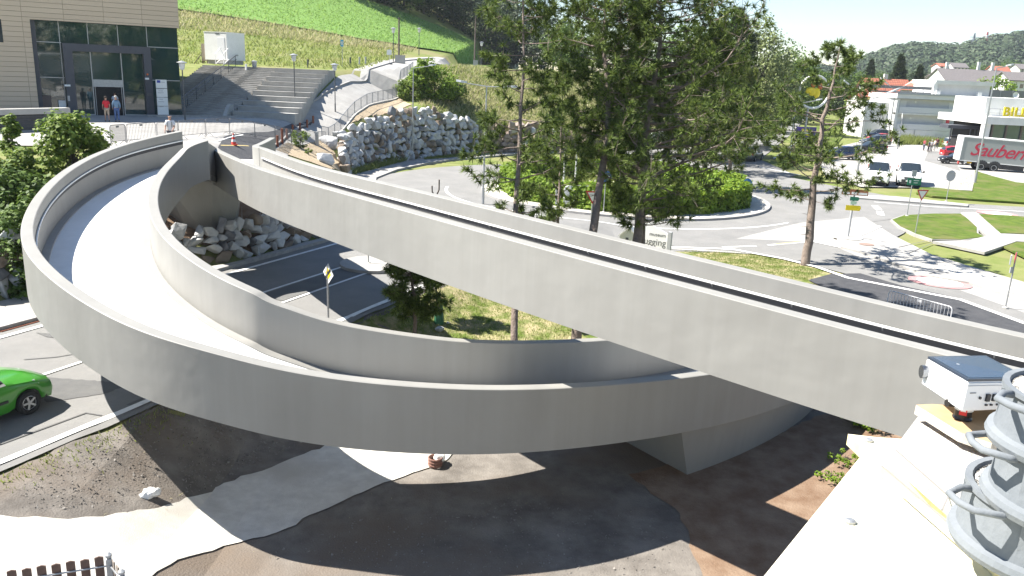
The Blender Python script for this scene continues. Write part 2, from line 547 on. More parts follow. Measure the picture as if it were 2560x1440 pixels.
def strip(name, line, w, m, off, parent=None, dash=None, kind='structure'):
    """a painted line (or row of dashes) laid on the terrain along a plan polyline"""
    L = [Vector((p[0], p[1])) for p in line]
    pts = [L[0]]
    for a, b in zip(L[:-1], L[1:]):
        n = max(1, int((b - a).length / 0.6))
        pts += [a.lerp(b, i / n) for i in range(1, n + 1)]
    mb = MB()
    s = 0.0
    for i in range(len(pts) - 1):
        a, b = pts[i], pts[i + 1]
        seg = (b - a).length
        if dash is None or (s % (dash[0] + dash[1])) < dash[0]:
            ta = (pts[min(i + 1, len(pts) - 1)] - pts[max(i - 1, 0)]).normalized()
            tb = (pts[min(i + 2, len(pts) - 1)] - pts[i]).normalized()
            na, nb = Vector((-ta.y, ta.x)) * w / 2, Vector((-tb.y, tb.x)) * w / 2
            q = [a - na, b - nb, b + nb, a + na]
            mb.add([(p.x, p.y, float(T(p.x, p.y)) + off) for p in q], [(0, 1, 2, 3)])
        s += seg
    o = mb.build(name, m, parent)
    if kind and not parent: o['kind'] = kind
    return o

def kerb(name, line, w=0.16, h=0.13, m=None, base=0.0):
    """a kerb stone row with a real step"""
    L = [Vector((p[0], p[1])) for p in line]
    pts = [L[0]]
    for a, b in zip(L[:-1], L[1:]):
        n = max(1, int((b - a).length / 0.8))
        pts += [a.lerp(b, i / n) for i in range(1, n + 1)]
    vs, fs = [], []
    for i, p in enumerate(pts):
        t = (pts[min(i + 1, len(pts) - 1)] - pts[max(i - 1, 0)]).normalized()
        n = Vector((-t.y, t.x)) * w / 2
        z = float(T(p.x, p.y)) + base
        vs += [(p.x - n.x, p.y - n.y, z - 0.1), (p.x - n.x, p.y - n.y, z + h), (p.x + n.x, p.y + n.y, z + h), (p.x + n.x, p.y + n.y, z - 0.1)]
    for i in range(len(pts) - 1):
        a = i * 4
        for k in range(3):
            fs.append((a + k, a + k + 1, a + k + 5, a + k + 4))
    fs += [(3, 2, 1, 0), tuple(len(vs) - 4 + k for k in range(4))]
    mb = MB().add(vs, fs)
    o = mb.build(name, m or M_kerb)
    o['kind'] = 'structure'
    return o

def circle(cx, cy, r, a0=0, a1=360, n=64):
    return [(cx + r * math.cos(R_(a0 + (a1 - a0) * k / n)), cy + r * math.sin(R_(a0 + (a1 - a0) * k / n))) for k in range(n + (0 if a1 - a0 == 360 else 1))]
# ================================================================ roads, pavements, ground areas
V2 = lambda v: (v.x, v.y)
def rd(s, off):
    """plan point along the main road: s metres along its near edge from E1, off metres towards its far side"""
    p = E1 + RD * s - RN * off
    return (p.x, p.y)
FAR_EDGE = (GT(571, 689) - E1).dot(-RN)         # distance between the two edge lines
RC = (8.6, 65.3)                                 # roundabout centre
# soil and path under the loop
drape('bare_soil', [rd(-24, -0.4), rd(-12, -0.4), rd(0, -0.4), rd(8, -0.4), rd(15, -0.4), (0.5, 30), (6, 31), (20, 24), (26, 10), (14, 5), (-8, 4), (-22, 4)], M_soil, 0.03, jag=0.10)
drape('unseen_bounce_gravel', [(-26, 3.6), (-8, 3.9), (14, 4.6), (40, 6), (60, -40), (-20, -60)], M_gravel, 0.04)  # unseen pale sheet behind the camera, added to bounce light onto the loop walls
drape('gravel_path', P2([(-500, 1420), (-200, 1335), (0, 1296), (130, 1303), (260, 1300), (370, 1283), (450, 1260), (560, 1215), (760, 1140), (900, 1085), (1000, 1040),
      (1200, 1080), (1110, 1160), (960, 1212), (800, 1285), (690, 1340), (560, 1372), (470, 1400), (380, 1450), (250, 1560), (0, 1700), (-400, 1800)]), M_gravel, 0.06, jag=0.06)
drape('red_soil_slope', P2([(1570, 1190), (1700, 1290), (1755, 1440), (1800, 1560), (2200, 1560), (2500, 1250), (2250, 1050), (2060, 1040), (1900, 1100), (1700, 1160)]), M_soil_red, 0.05, jag=0.08)
# grass around the pines, between road and bridge
drape('dry_grass', [rd(3.0, -0.6), rd(17, -0.6), rd(29, -0.6), (1, 48), (6.5, 45.6), (12, 45.2), (16.5, 43.2), (18.2, 41.3), (16, 36), (12, 30), (8, 27), (0.5, 27.5), (-3.5, 25.2)], M_drygrass, 0.045, jag=0.1)
# main road
drape('main_road', [rd(-70, -0.35), rd(0, -0.35), rd(33, -0.35), (RC[0] - 8, RC[1] - 20), (RC[0] - 20, RC[1] + 2), rd(33, FAR_EDGE + 0.7), rd(0, FAR_EDGE + 0.7), rd(-70, FAR_EDGE + 0.7)], M_asph, 0.05)
# roundabout carriageway and its arms
ra = []
for k in range(72):
    a = R_(k * 5)
    ra.append((RC[0] + 21 * math.cos(a), RC[1] + 21 * math.sin(a)))
drape('roundabout_road', ra, M_asph, 0.058)
drape('road_to_town', P2([(1560, 380), (1830, 362), (1880, 345), (1958, 300), (2000, 262), (2030, 262), (2010, 300), (1980, 335), (1900, 400), (1990, 440), (1860, 470), (1700, 420)]), M_asph, 0.066)
drape('east_road', P2([(1900, 430), (2100, 470), (2300, 505), (2570, 520), (2900, 540), (2900, 680), (2570, 578), (2450, 562), (2300, 540), (2160, 560), (1980, 560)]), M_asph, 0.074)
drape('south_road', P2([(1840, 600), (2000, 560), (2160, 545), (2230, 590), (2330, 640), (2460, 680), (2570, 712), (2900, 800), (2900, 1000), (2570, 830), (2450, 770), (2330, 725), (2140, 680), (1900, 640), (1650, 625)]), M_pave, 0.082)
drape('south_lane', P2([(1650, 612), (1840, 600), (1990, 606), (2070, 612), (2180, 660), (2330, 705), (2570, 790), (2570, 815), (2400, 760), (2250, 722), (2080, 680), (1960, 648), (1830, 632), (1700, 622)]), M_asph, 0.088)
drape('new_asphalt_area', P2([(2075, 690), (2150, 688), (2250, 718), (2400, 752), (2570, 815), (2700, 880), (2700, 1100), (2300, 850), (2020, 705)]), M_asph_new, 0.10)
drape('traffic_island_paving', P2([(2090, 600), (2130, 592), (2200, 612), (2290, 650), (2400, 690), (2570, 745), (2570, 765), (2420, 715), (2330, 700), (2250, 672), (2160, 640), (2100, 625)]), M_pave, 0.20, thick=0.13)
drape('cobbled_median', P2([(2350, 662), (2440, 690), (2570, 730), (2570, 756), (2440, 715), (2336, 682)]), M_gravel, 0.215)
# roundabout island
drape('island_gravel', circle(*RC, 11.3), M_gravel, 0.20, thick=0.14)
drape('island_lawn', circle(*RC, 6.6, n=40), M_meadow, 0.24)
# grass islands to the right
isl = [(2230, 556), (2260, 545), (2330, 541), (2400, 541), (2440, 570), (2440, 590), (2460, 600), (2400, 607), (2330, 605), (2290, 592), (2250, 573)]
drape('grass_island', P2(isl), M_grass, 0.22, thick=0.15)
drape('grass_island', P2([(2445, 542), (2520, 545), (2600, 552), (2700, 570), (2640, 590), (2560, 592), (2500, 590), (2470, 568)]), M_grass, 0.22, thick=0.15)
drape('grass_verge', P2([(2495, 618), (2560, 606), (2700, 610), (2700, 680), (2560, 650)]), M_grass, 0.20, thick=0.1)
drape('footpath', P2([(2400, 538), (2440, 538), (2500, 592), (2600, 596), (2700, 600), (2700, 625), (2540, 612), (2460, 640), (2330, 612), (2420, 610), (2465, 598), (2440, 575)]), M_pave, 0.235, thick=0.16)
drape('grass_verge', P2([(2300, 472), (2340, 474), (2432, 484), (2437, 430), (2465, 440), (2540, 460), (2700, 475), (2700, 525), (2560, 511), (2440, 503), (2330, 495), (2290, 487)]), M_grass, 0.19, thick=0.14)
drape('car_park', P2([(2040, 395), (2080, 372), (2200, 344), (2290, 346), (2345, 356), (2400, 372), (2700, 420), (2700, 478), (2540, 461), (2440, 430), (2430, 480), (2300, 472), (2150, 470), (2060, 440)]), M_pave, 0.12)
drape('parking_bay', P2([(2322, 378), (2380, 385), (2400, 430), (2310, 404)]), M_asph, 0.135)
drape('grass_verge', P2([(1940, 400), (1985, 370), (2020, 330), (2060, 305), (2140, 310), (2080, 372), (2020, 402), (1960, 425)]), M_grass, 0.15, thick=0.1)
drape('splitter_island', P2([(2130, 492), (2240, 496), (2420, 516), (2418, 521), (2300, 512), (2140, 500)]), M_pave, 0.20, thick=0.13)
# pavement along the far side of the road and the roundabout
fs = [rd(-70, FAR_EDGE + 0.7), rd(-20, FAR_EDGE + 0.7), rd(0, FAR_EDGE + 0.7), rd(12, FAR_EDGE + 0.7), rd(22, FAR_EDGE + 0.75)]
kb = fs + [tuple(p) for p in P2([(938, 449), (990, 428), (1060, 413), (1130, 402), (1200, 396), (1290, 388), (1400, 384)])]
fb = [(FOOT[k][0], FOOT[k][1]) for k in range(13)]
drape('pavement', kb + [(8, 101.5), (2, 97.2), (-4.0, 92.8), (-7, 89), (-10.3, 84.2), (-12.8, 77.5), (-14.8, 72.3), (-12.7, 65), (-10.1, 53), (-9.4, 41), (-12.2, 34.2), (-17.5, 28.2), (-26.5, 8.2), (-52, -45)], M_pave, 0.17, thick=0.14)
kerb('kerb', kb, 0.2, 0.19)
# kerbs and white lines
strip('edge_line', [rd(-70, 0), rd(31, 0)], 0.20, M_mark, 0.075)
strip('edge_line', [rd(-70, FAR_EDGE), rd(26, FAR_EDGE)], 0.20, M_mark, 0.075)
c1, c2 = (GT(663, 734) - E1).dot(-RN), (GT(721, 756) - E1).dot(-RN)
strip('centre_line', [rd(6, c1), rd(27, c1)], 0.14, M_mark, 0.075)
strip('centre_line', [rd(6, c2), rd(27, c2)], 0.14, M_mark, 0.075)
strip('centre_line', [rd(-60, (c1 + c2) / 2), rd(5, (c1 + c2) / 2)], 0.13, M_mark, 0.075)
drape('dark_asphalt_median', [rd(9, c2 + 0.15), rd(17, c2 + 0.15), rd(17, c1 - 0.15), rd(9, c1 - 0.15)], M_asph_dark, 0.066)
drape('road_patch', P2([(60, 945), (130, 950), (330, 965), (270, 988), (118, 1012)]), M_asph_dark, 0.062, jag=0.03)
drape('road_patch', P2([(316, 1019), (365, 998), (378, 1001), (330, 1021)]), M_asph_dark, 0.064)
drape('road_patch', P2([(90, 837), (130, 840), (150, 852), (116, 847)]), M_asph_dark, 0.064)
strip('road_joint', P2([(0, 1118), (215, 1040), (255, 1046)]), 0.06, M_asph_dark, 0.068)
strip('road_joint', P2([(60, 905), (140, 898), (250, 880)]), 0.05, M_asph_dark, 0.068)
small = circle(*V2(GT(935, 668)), 1.5, n=24)
drape('splitter_island', small, M_pave, 0.19, thick=0.13)
strip('roundabout_line', circle(*RC, 14.2, 178, 306, 60), 0.22, M_mark, 0.07)
strip('roundabout_line', circle(*RC, 14.2, 306, 372, 40), 0.18, M_mark, 0.07, dash=(2.4, 0.6))
strip('stop_line', P2([(2186, 517), (2197, 528), (2204, 545)]), 0.5, M_mark, 0.10, dash=(1.8, 1.0))
strip('give_way_line', P2([(2126, 596), (2165, 580), (2190, 568)]), 0.7, M_mark, 0.11, dash=(0.8, 0.5))
strip('edge_line', P2([(1660, 622), (1830, 628), (1960, 652), (2040, 672), (2120, 700), (2400, 755), (2570, 818)]), 0.3, M_mark, 0.115)
strip('edge_line', P2([(1806, 622), (1890, 619)]), 0.22, M_mark, 0.10)
strip('edge_line', P2([(1920, 617), (2020, 608), (2120, 592)]), 0.25, M_mark, 0.10)
strip('edge_line', P2([(1940, 615), (2005, 608)]), 0.18, M_mark_y, 0.106)
strip('edge_line', P2([(2030, 608), (2140, 632)]), 0.25, M_mark, 0.12)
strip('edge_line', P2([(2185, 508), (2330, 520), (2560, 532)]), 0.2, M_mark, 0.10)
strip('edge_line', P2([(2000, 440), (1900, 420)]), 0.3, M_mark, 0.10)
strip('edge_line', P2([(1934, 398), (2000, 350), (2020, 330)]), 0.25, M_mark, 0.10)
def ell(cx, cy, rx, ry, ang, n=28):
    c, s = math.cos(ang), math.sin(ang)
    return [(cx + c * rx * math.cos(2 * PI * k / n) - s * ry * math.sin(2 * PI * k / n), cy + s * rx * math.cos(2 * PI * k / n) + c * ry * math.sin(2 * PI * k / n)) for k in range(n)]
for (px, py) in ((2348, 711), (2492, 537)):
    g = GT(px, py)
    drape('painted_speed_ring', ell(g.x, g.y, 1.45, 1.25, -0.4), M_mark_r, 0.112, jag=0.05)
    drape('painted_speed_disc', ell(g.x, g.y, 1.05, 0.85, -0.4), M_mark, 0.120)
kerb('kerb', circle(*RC, 11.35, 0, 360, 72) + [(RC[0] + 11.35, RC[1])], 0.16, 0.21)
kerb('kerb', P2(isl + [isl[0]]), 0.25, 0.19, M_pave)
strip('expansion_joint', P2([(2320, 695), (2400, 672)]), 0.06, M_asph_dark, 0.21)
strip('expansion_joint', P2([(2245, 622), (2330, 603)]), 0.06, M_asph_dark, 0.10)
strip('expansion_joint', P2([(2265, 640), (2330, 612)]), 0.06, M_asph_dark, 0.10)
for k in range(5):
    pass
# plaza and ramp on the upper level
pz = [(-60, 40), (-33, 40), (-22.5, 43.5), (-16.6, 38), (-14.3, 37.6), (-13.6, 40), (-14.2, 47), (-15.2, 53), (-17, 62), (-17.2, 68), (-15.7, 78), (-14, 90), (-13.0, 107), (-10, 124), (-4, 134), (-8, 136), (-13, 130), (-18.5, 107), (-19.2, 90), (-19.2, 72), (-24, 70.8), (-60, 70.8)]
drape('plaza', pz, M_pave, 0.05)
drape('ramp_road', [(-19, 61), (-16.9, 63), (-16.9, 69), (-15.6, 79), (-13.9, 91), (-13.1, 107), (-10, 124), (-13, 124), (-16.3, 107), (-17.5, 91), (-19, 79), (-22, 70.5)], M_pave, 0.07)
kerb('kerb', [(-30, 66.5), (-22.2, 70.6), (-19.1, 79), (-17.6, 91), (-16.4, 107), (-13.1, 124)], 0.2, 0.2)
drape('asphalt_path', P2([(545, 372), (560, 345), (610, 335), (690, 328), (740, 308), (770, 305), (783, 306), (760, 322), (735, 338), (712, 355), (690, 372), (660, 400), (580, 400)]), M_asph_new, 0.075)
strip('path_line', P2([(545, 356), (608, 340)]), 0.1, M_mark, 0.085)
strip('path_line', P2([(552, 367), (622, 368)]), 0.1, M_mark_y, 0.085)
drape('chip_bank', P2([(692, 372), (735, 340), (775, 318), (800, 315), (840, 300), (900, 275), (960, 258), (1000, 245), (1030, 262), (990, 285), (900, 300), (830, 330), (818, 345), (835, 380), (862, 425), (830, 425), (740, 395), (685, 375)]), M_chips, 0.05, jag=0.1)
drape('sandy_bank', [(-17.5, 31.6), (-15.2, 33.2), (-12.9, 35.2), (-11.0, 37.6), (-10.2, 41), (-11.5, 47), (-14, 46), (-14.5, 38.5), (-18, 38), (-20, 34)], M_soil_red, 0.05, jag=0.05)
drape('crop_field', [(-140, 126), (-51, 125), (-38, 128), (-25, 131), (-17, 138), (-11.5, 148), (-6, 165), (-4, 190), (-8, 222), (-22, 196), (-34, 181), (-60, 168), (-160, 160)], M_crop, 0.25)
# ================================================================ the bridge
LOOP = [[-14.017, 34.329, 6.418], [-15.822, 32.331, 5.959], [-16.21, 29.615, 5.496], [-15.528, 26.351, 5.113], [-14.167, 22.929, 4.821], [-12.5, 19.897, 4.607],
        [-10.57, 17.777, 4.367], [-8.786, 16.373, 4.104], [-7.319, 15.525, 3.921], [-5.918, 15.263, 3.696], [-4.429, 15.182, 3.377], [-2.589, 15.376, 3.12],
        [-0.5, 15.926, 2.865], [1.588, 17.007, 2.591], [3.8, 18.452, 2.302], [6.13, 20.203, 2.013], [8.491, 22.433, 1.736], [10.8, 25.2, 1.46], [12.6, 28.4, 1.2]]
LW = [-0.192, -0.166, -0.118, -0.044, 0.017, 0.061, -0.002, -0.015, 0.093, 0.141, 0.171, 0.158, 0.096, -0.002, -0.054, -0.065, -0.066, -0.06, -0.06]
STR = [[-13.122, 34.872, 5.632], [-12.874, 34.699, 5.565], [-9.344, 28.671, 5.662], [-5.722, 23.601, 5.868], [-2.196, 19.422, 5.888], [1.095, 16.177, 5.791],
       [3.88, 13.822, 5.665], [5.876, 12.305, 5.53], [8.0, 10.75, 5.43], [10.5, 8.95, 5.35], [13, 7.2, 5.3], [17, 4.4, 5.2]]
HG, WT, HP = 1.5, 0.30, 1.27      # girder depth, wall thickness, wall height above the deck

def offs(c, o, dz=0.0):
    t = np.gradient(c[:, :2], axis=0)
    t /= np.linalg.norm(t, axis=1)[:, None]
    n = np.stack([t[:, 1], -t[:, 0]], 1)
    q = c.copy()
    o = np.asarray(o, float)
    q[:, :2] += n * (o[:, None] if o.ndim else o)
    q[:, 2] += dz
    return q

def sweep(name, rails, m, parent, close=True, smooth_=True):
    """skin a closed section whose corners run along the given rails"""
    k, n = len(rails), len(rails[0])
    mb = MB()
    # duplicated rails keep the section's corners crisp under smooth shading
    for a in range(k if close else k - 1):
        A, B = rails[a], rails[(a + 1) % k]
        vs = [tuple(p) for p in A] + [tuple(p) for p in B]
        mb.add(vs, [(i, i + 1, n + i + 1, n + i) for i in range(n - 1)])
    for e in (0, n - 1):
        mb.add([tuple(r[e]) for r in rails], [tuple(range(k)) if e else tuple(range(k - 1, -1, -1))])
    o = mb.build(name, m, parent, smooth=smooth_)
    # flat end caps
    return o

bridge = thing('footbridge', 'pale grey steel footbridge with a curling loop ramp and a straight arm over the road', 'footbridge', (0, 0, 0))
lc = bspline(LOOP, 260)
lw = 3.552 + bspline(np.c_[LW, LW], 260)[:, 0]

def wall(name, c, o_out, o_in, skirt=0.0):
    r = [offs(c, o_out, -HG), offs(c, o_out, -0.012), offs(c, (np.asarray(o_out) * 0.93 + np.asarray(o_in) * 0.07), 0), offs(c, (np.asarray(o_out) * 0.07 + np.asarray(o_in) * 0.93), 0), offs(c, o_in, -0.012), offs(c, o_in, -HG)]
    return sweep(name, r, M_paint, bridge)
CUT = 4
oc = lc[1:]
wall('parapet_wall', oc, 0.0, -WT)
_in = offs(lc, -lw)
_nb0 = bspline(STR, 220)[0]
def _pxx(p):
    q = Vector(p) - Vector((0, 0, CAMZ))
    d = q.y * _cp - q.z * _sp
    u, v = q.x / d * FPX, (-q.z * _cp - q.y * _sp) / d * FPX
    return 1280 + u * _cr - v * _sr
K0 = int(np.argmin([abs(_pxx(p) - 519) for p in _in[:60]]))
wall('parapet_wall', lc[K0:], -lw[K0:], -(lw[K0:] - WT))
dk, dw = lc[K0:], lw[K0:]
sweep('deck', [offs(dk, -WT + 0.002, -HP), offs(dk, -dw + WT - 0.002, -HP), offs(dk, -dw + WT - 0.002, -HG + 0.03), offs(dk, -WT + 0.002, -HG + 0.03)], M_deck, bridge)
# raised gutter edge along both walls
sweep('gutter_edge', [offs(dk, -dw + WT + 0.004, -HP + 0.05), offs(dk, -dw + WT + 0.22, -HP + 0.03), offs(dk, -dw + WT + 0.24, -HP - 0.01), offs(dk, -dw + WT + 0.004, -HP - 0.01)], M_paint, bridge)
sweep('gutter_edge', [offs(oc, -WT - 0.004, -HP + 0.05), offs(oc, -WT - 0.22, -HP + 0.03), offs(oc, -WT - 0.24, -HP - 0.01), offs(oc, -WT - 0.004, -HP - 0.01)], M_paint, bridge)
sc_ = bspline(STR, 220)
SW = 2.40
wall('parapet_wall', sc_, 0.0, -WT)
wall('parapet_wall', sc_[6:], -SW, -(SW - WT))
sweep('deck', [offs(sc_, -WT + 0.002, -HP), offs(sc_, -SW + WT - 0.002, -HP), offs(sc_, -SW + WT - 0.002, -HG + 0.03), offs(sc_, -WT + 0.002, -HG + 0.03)], M_deck, bridge)

def handrail(c, o_in, sgn, dz=-0.36):
    """rail on brackets over a dark strip painted as recess shade on the deck side of a wall"""
    x = np.asarray(o_in, float)
    sweep('rail_slot_shade', [offs(c, x + sgn * 0.006, dz - 0.02), offs(c, x + sgn * 0.006, dz - 0.17), offs(c, x - sgn * 0.01, dz - 0.17), offs(c, x - sgn * 0.01, dz - 0.02)], M_slot_shade, bridge)
    sweep('handrail', [offs(c, x + sgn * 0.02, dz), offs(c, x + sgn * 0.055, dz), offs(c, x + sgn * 0.055, dz - 0.04), offs(c, x + sgn * 0.02, dz - 0.04)], M_white, bridge)
    L = np.concatenate([[0], np.cumsum(np.linalg.norm(np.diff(c[:, :2], axis=0), axis=1))])
    q0, q1 = offs(c, x, dz - 0.05), offs(c, x + sgn * 0.05, dz - 0.05)
    k0 = 1.0
    while k0 < L[-1]:
        i = int(np.searchsorted(L, k0))
        MB().bar(q0[i] - [0, 0, 0.07], q0[i] + [0, 0, 0.0], 0.03).bar(q0[i] - [0, 0, 0.05], q1[i], 0.022).build('rail_bracket', M_dsteel, bridge)
        k0 += 1.75
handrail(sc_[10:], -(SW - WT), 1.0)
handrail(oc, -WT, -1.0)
# piers: tapered steel boxes under the girders
def pier(i0, i1, c, o0, o1, top, base, inset):
    ii = np.arange(i0, i1)
    w0, w1 = np.asarray(o0)[ii] if np.ndim(o0) else np.full(len(ii), o0), np.asarray(o1)[ii] if np.ndim(o1) else np.full(len(ii), o1)
    cc = c[ii]
    a = offs(cc, w0 - 0.12, top); b = offs(cc, w1 + 0.12, top)
    a2 = offs(cc, w0 - 0.12 - inset, 0); b2 = offs(cc, w1 + 0.12 + inset, 0)
    a2[:, 2] = T(a2[:, 0], a2[:, 1]) + base; b2[:, 2] = T(b2[:, 0], b2[:, 1]) + base
    # pinch both ends in towards the middle at the foot
    k_ = np.linspace(0, 1, len(ii))[:, None]
    for arr in (a2, b2):
        t_ = arr[-1, :2] - arr[0, :2]
        t_ = t_ / np.linalg.norm(t_)
        arr[:, :2] += t_ * 0.9 * (1 - k_) ** 1.5
    a2[:, 2] = T(a2[:, 0], a2[:, 1]) + base; b2[:, 2] = T(b2[:, 0], b2[:, 1]) + base
    return sweep('pier', [a2, a, b, b2], M_paint, bridge)
pier(206, 257, lc, 0.0 * lw, -lw, -HG + 0.01, -0.3, 0.12)
# short wall closing the fork between the loop's inner wall and the straight arm
_a, _b = _in[K0], sc_[0]
_ai, _bi = offs(lc, -(lw - WT))[K0], offs(sc_, -WT)[0]
_top = [_a, _b, _bi, _ai]
MB().add([tuple(p - [0, 0, HG + 0.02]) for p in _top] + [tuple(p + [0, 0, 0.004]) for p in _top], [(3, 2, 1, 0), (4, 5, 6, 7)] + [(i, (i + 1) % 4, 4 + (i + 1) % 4, 4 + i) for i in range(4)]).build('parapet_wall', M_paint, bridge)
# flared end of the far wall, curling away from the deck
_f0 = offs(sc_, -(SW - WT))[6]
_h = np.array([tuple(D(673, 329, 42.5)), tuple(D(655, 334, 40.0)), tuple(D(636, 341, 37.8)), tuple(_f0 * 0.4 + np.array(tuple(D(636, 341, 37.8))) * 0.6 + [-0.25, -0.1, 0]), tuple(_f0)])
_h[:, 2] = np.linspace(_f0[2] - 0.15, _f0[2], len(_h))
wall('parapet_wall', bspline(_h, 30), WT * 0.0, -WT)
# the wedge shaped pier under the fork
tip = Vector((-13.0, 34.9, 0))
w_ = [(-16.9, 35.6), (-14.7, 33.9), (-12.9, 34.4), (-12.2, 36.2), (-13.2, 38.6), (-16.4, 38.6)]
b_ = [(-16.0, 36.4), (-14.6, 35.5), (-13.6, 35.6), (-13.0, 36.4), (-13.4, 38.6), (-16.0, 38.6)]
mb = MB()
n = len(w_)
vt = [(x, y, 4.28) for x, y in w_]
vb = [(x, y, float(T(x, y)) - 0.4) for x, y in b_]
mb.add(vt + vb, [(i, (i + 1) % n, n + (i + 1) % n, n + i) for i in range(n)] + [tuple(range(n - 1, -1, -1))])
mb.build('pier', M_paint, bridge)
def _dk(p, dz=-HP + 0.004): return Vector((p[0], p[1], p[2] + dz))
_far = offs(sc_, -(SW - WT))
ring_ = [_dk(lc[1]), _dk(lc[K0 // 2]), _dk(lc[K0]), _dk(_ai), _dk(_bi), _dk(_far[4]), _dk(_far[0]), Vector((-10.6, 38.6, 4.50)), Vector((-12.2, 41.0, 4.545)), Vector((-17.0, 40.0, 4.545)), Vector((-15.6, 36.6, 4.7))]
cc_ = sum(ring_, Vector()) / len(ring_)
mb = MB()
n = len(ring_)
mb.add(ring_ + [cc_] + [p - Vector((0, 0, .22)) for p in ring_], [(i, (i + 1) % n, n) for i in range(n)] + [((i + 1) % n, i, n + 1 + i, n + 1 + (i + 1) % n) for i in range(n)])
o = mb.build('landing_slab', M_deck, bridge)
bm = bmesh.new(); bm.from_mesh(o.data); bmesh.ops.recalc_face_normals(bm, faces=bm.faces[:]); bm.to_mesh(o.data); bm.free()
# ================================================================ plants
def rvec(r):
    while True:
        v = Vector((r.uniform(-1, 1), r.uniform(-1, 1), r.uniform(-1, 1)))
        if 0.05 < v.length < 1: return v.normalized()

def tuft(V, F, p, d, L, n, r, w=0.016):
    """a brush of needles round direction d"""
    for _ in range(n):
        q = (d * r.uniform(0.15, 1.0) + rvec(r) * 0.85).normalized()
        s = q.cross(rvec(r)).normalized() * w
        e = p + q * L * r.uniform(0.7, 1.1)
        o = len(V)
        V += [p - s, p + s, e]
        F.append((o, o + 1, o + 2))

def leaf(V, F, p, nrm, sz, r):
    a = nrm.cross(rvec(r)).normalized()
    b = nrm.cross(a)
    o = len(V)
    V += [p - a * sz * 0.5, p + b * sz * 0.38, p + a * sz * 0.55, p - b * sz * 0.38]
    F.append((o, o + 1, o + 2, o + 3))

def mesh_of(name, V, F, m, parent=None, smooth=False):
    me = bpy.data.meshes.new(name)
    me.from_pydata([tuple(v) for v in V], [], F)
    me.materials.append(m)
    if smooth: me.polygons.foreach_set('use_smooth', [True] * len(me.polygons))
    o = bpy.data.objects.new(name, me)
    COL.objects.link(o)
    if parent: o.parent = parent
    return o

def pine(label, base, path, r0, crown, seed, m=None, needle=0.30, dens=1.0, group=None, name='pine_tree', nt=30, dead=4, w=0.020, up=0.25, sub=True, bias=None):
    """path: trunk points relative to base; crown: [(height fraction, branch length)] from the lowest limb to the top"""
    r = random.Random(seed)
    t = thing(name, label, 'tree', base, 0, group)
    P = np.array([(0, 0, -0.3)] + [tuple(p) for p in path], float)
    n = 18
    k = np.linspace(0, len(P) - 1, n)
    pts = [Vector([np.interp(q, range(len(P)), P[:, j]) for j in range(3)]) for q in k]
    for i in range(2, n - 1):
        pts[i] += Vector((r.uniform(-1, 1), r.uniform(-1, 1), 0)) * r0 * 0.22
    Ht = pts[-1].z
    tr = MB()
    rad = [max(0.025, r0 * (1 - 0.9 * max(0.0, q.z / Ht) ** 1.15)) for q in pts]
    rad[0] *= 1.35
    tr.tube(pts, rad, 9)
    V, F = [], []
    zz = [q.z for q in pts]
    def trunk_at(z):
        return Vector([np.interp(z, zz, [q[j] for q in pts]) for j in range(3)])
    z = crown[0][0] * Ht
    hs, ls = [c[0] for c in crown], [c[1] for c in crown]
    az = r.uniform(0, 6)
    while z < Ht * 0.985:
        L0 = float(np.interp(z / Ht, hs, ls))
        nb = max(2, int(round(r.uniform(2.2, 4.2) * dens)))
        for b in range(nb):
            az += 2.4 + r.uniform(-0.5, 0.5)
            L = L0 * r.uniform(0.55, 1.15)
            if bias: L *= 1 + bias[1] * math.cos(az - bias[0])
            if L < 0.15: continue
            p = trunk_at(z + r.uniform(-0.15, 0.15))
            d = Vector((math.cos(az), math.sin(az), up * r.uniform(-0.6, 1.4)))
            q = [p.copy()]
            segs = max(3, int(L / 0.45))
            for s in range(segs):
                d = (d + Vector((r.uniform(-.3, .3), r.uniform(-.3, .3), r.uniform(-.12, .30) * (0.5 + s / segs)))).normalized()
                q.append(q[-1] + d * L / segs)
                if s >= segs * 0.25:
                    fr = s / segs
                    for c in range(3 if sub else 1):
                        sd_ = (d * 0.5 + rvec(r)).normalized()
                        sl = L * r.uniform(0.10, 0.26) + 0.12
                        e = q[-1] + sd_ * sl + Vector((0, 0, 0.10))
                        if sub and sl > 0.25:
                            tr.tube([q[-1], e], [0.012, 0.006], 3, cap=False)
                        tuft(V, F, e, sd_, needle, nt, r, w)
                        if r.random() < 0.65:
                            tuft(V, F, q[-1].lerp(e, 0.55) + rvec(r) * 0.08, sd_, needle, int(nt * 0.8), r, w)
            rb = max(0.012, min(rad[min(n - 1, int(n * z / Ht))] * 0.42, 0.012 + L * 0.013))
            tr.tube(q, [rb * (1 - 0.75 * i / (len(q) - 1)) for i in range(len(q))], 5, cap=False)
            tuft(V, F, q[-1], d, needle * 1.1, nt + 4, r, w)
            tuft(V, F, q[-2].lerp(q[-1], 0.4), d, needle, nt, r, w)
        z += r.uniform(0.30, 0.55) / max(0.6, dens) * (0.5 + 0.5 * L0 / max(ls))
    tuft(V, F, pts[-1], Vector((0, 0, 1)), needle * 1.4, nt * 2, r, w)
    for _ in range(dead):                     # bare dead twigs below the crown
        zz_ = r.uniform(crown[0][0] * Ht * 0.45, crown[0][0] * Ht)
        p = trunk_at(zz_); a = r.uniform(0, 6.28)
        e = p + Vector((math.cos(a), math.sin(a), r.uniform(-.3, .1))) * r.uniform(0.3, 0.9)
        tr.tube([p, e], [0.02, 0.006], 4, cap=False)
    tr.build('trunk', M_bark, t, smooth=True)
    mesh_of('crown', V, F, m or L_pine, t)
    return t

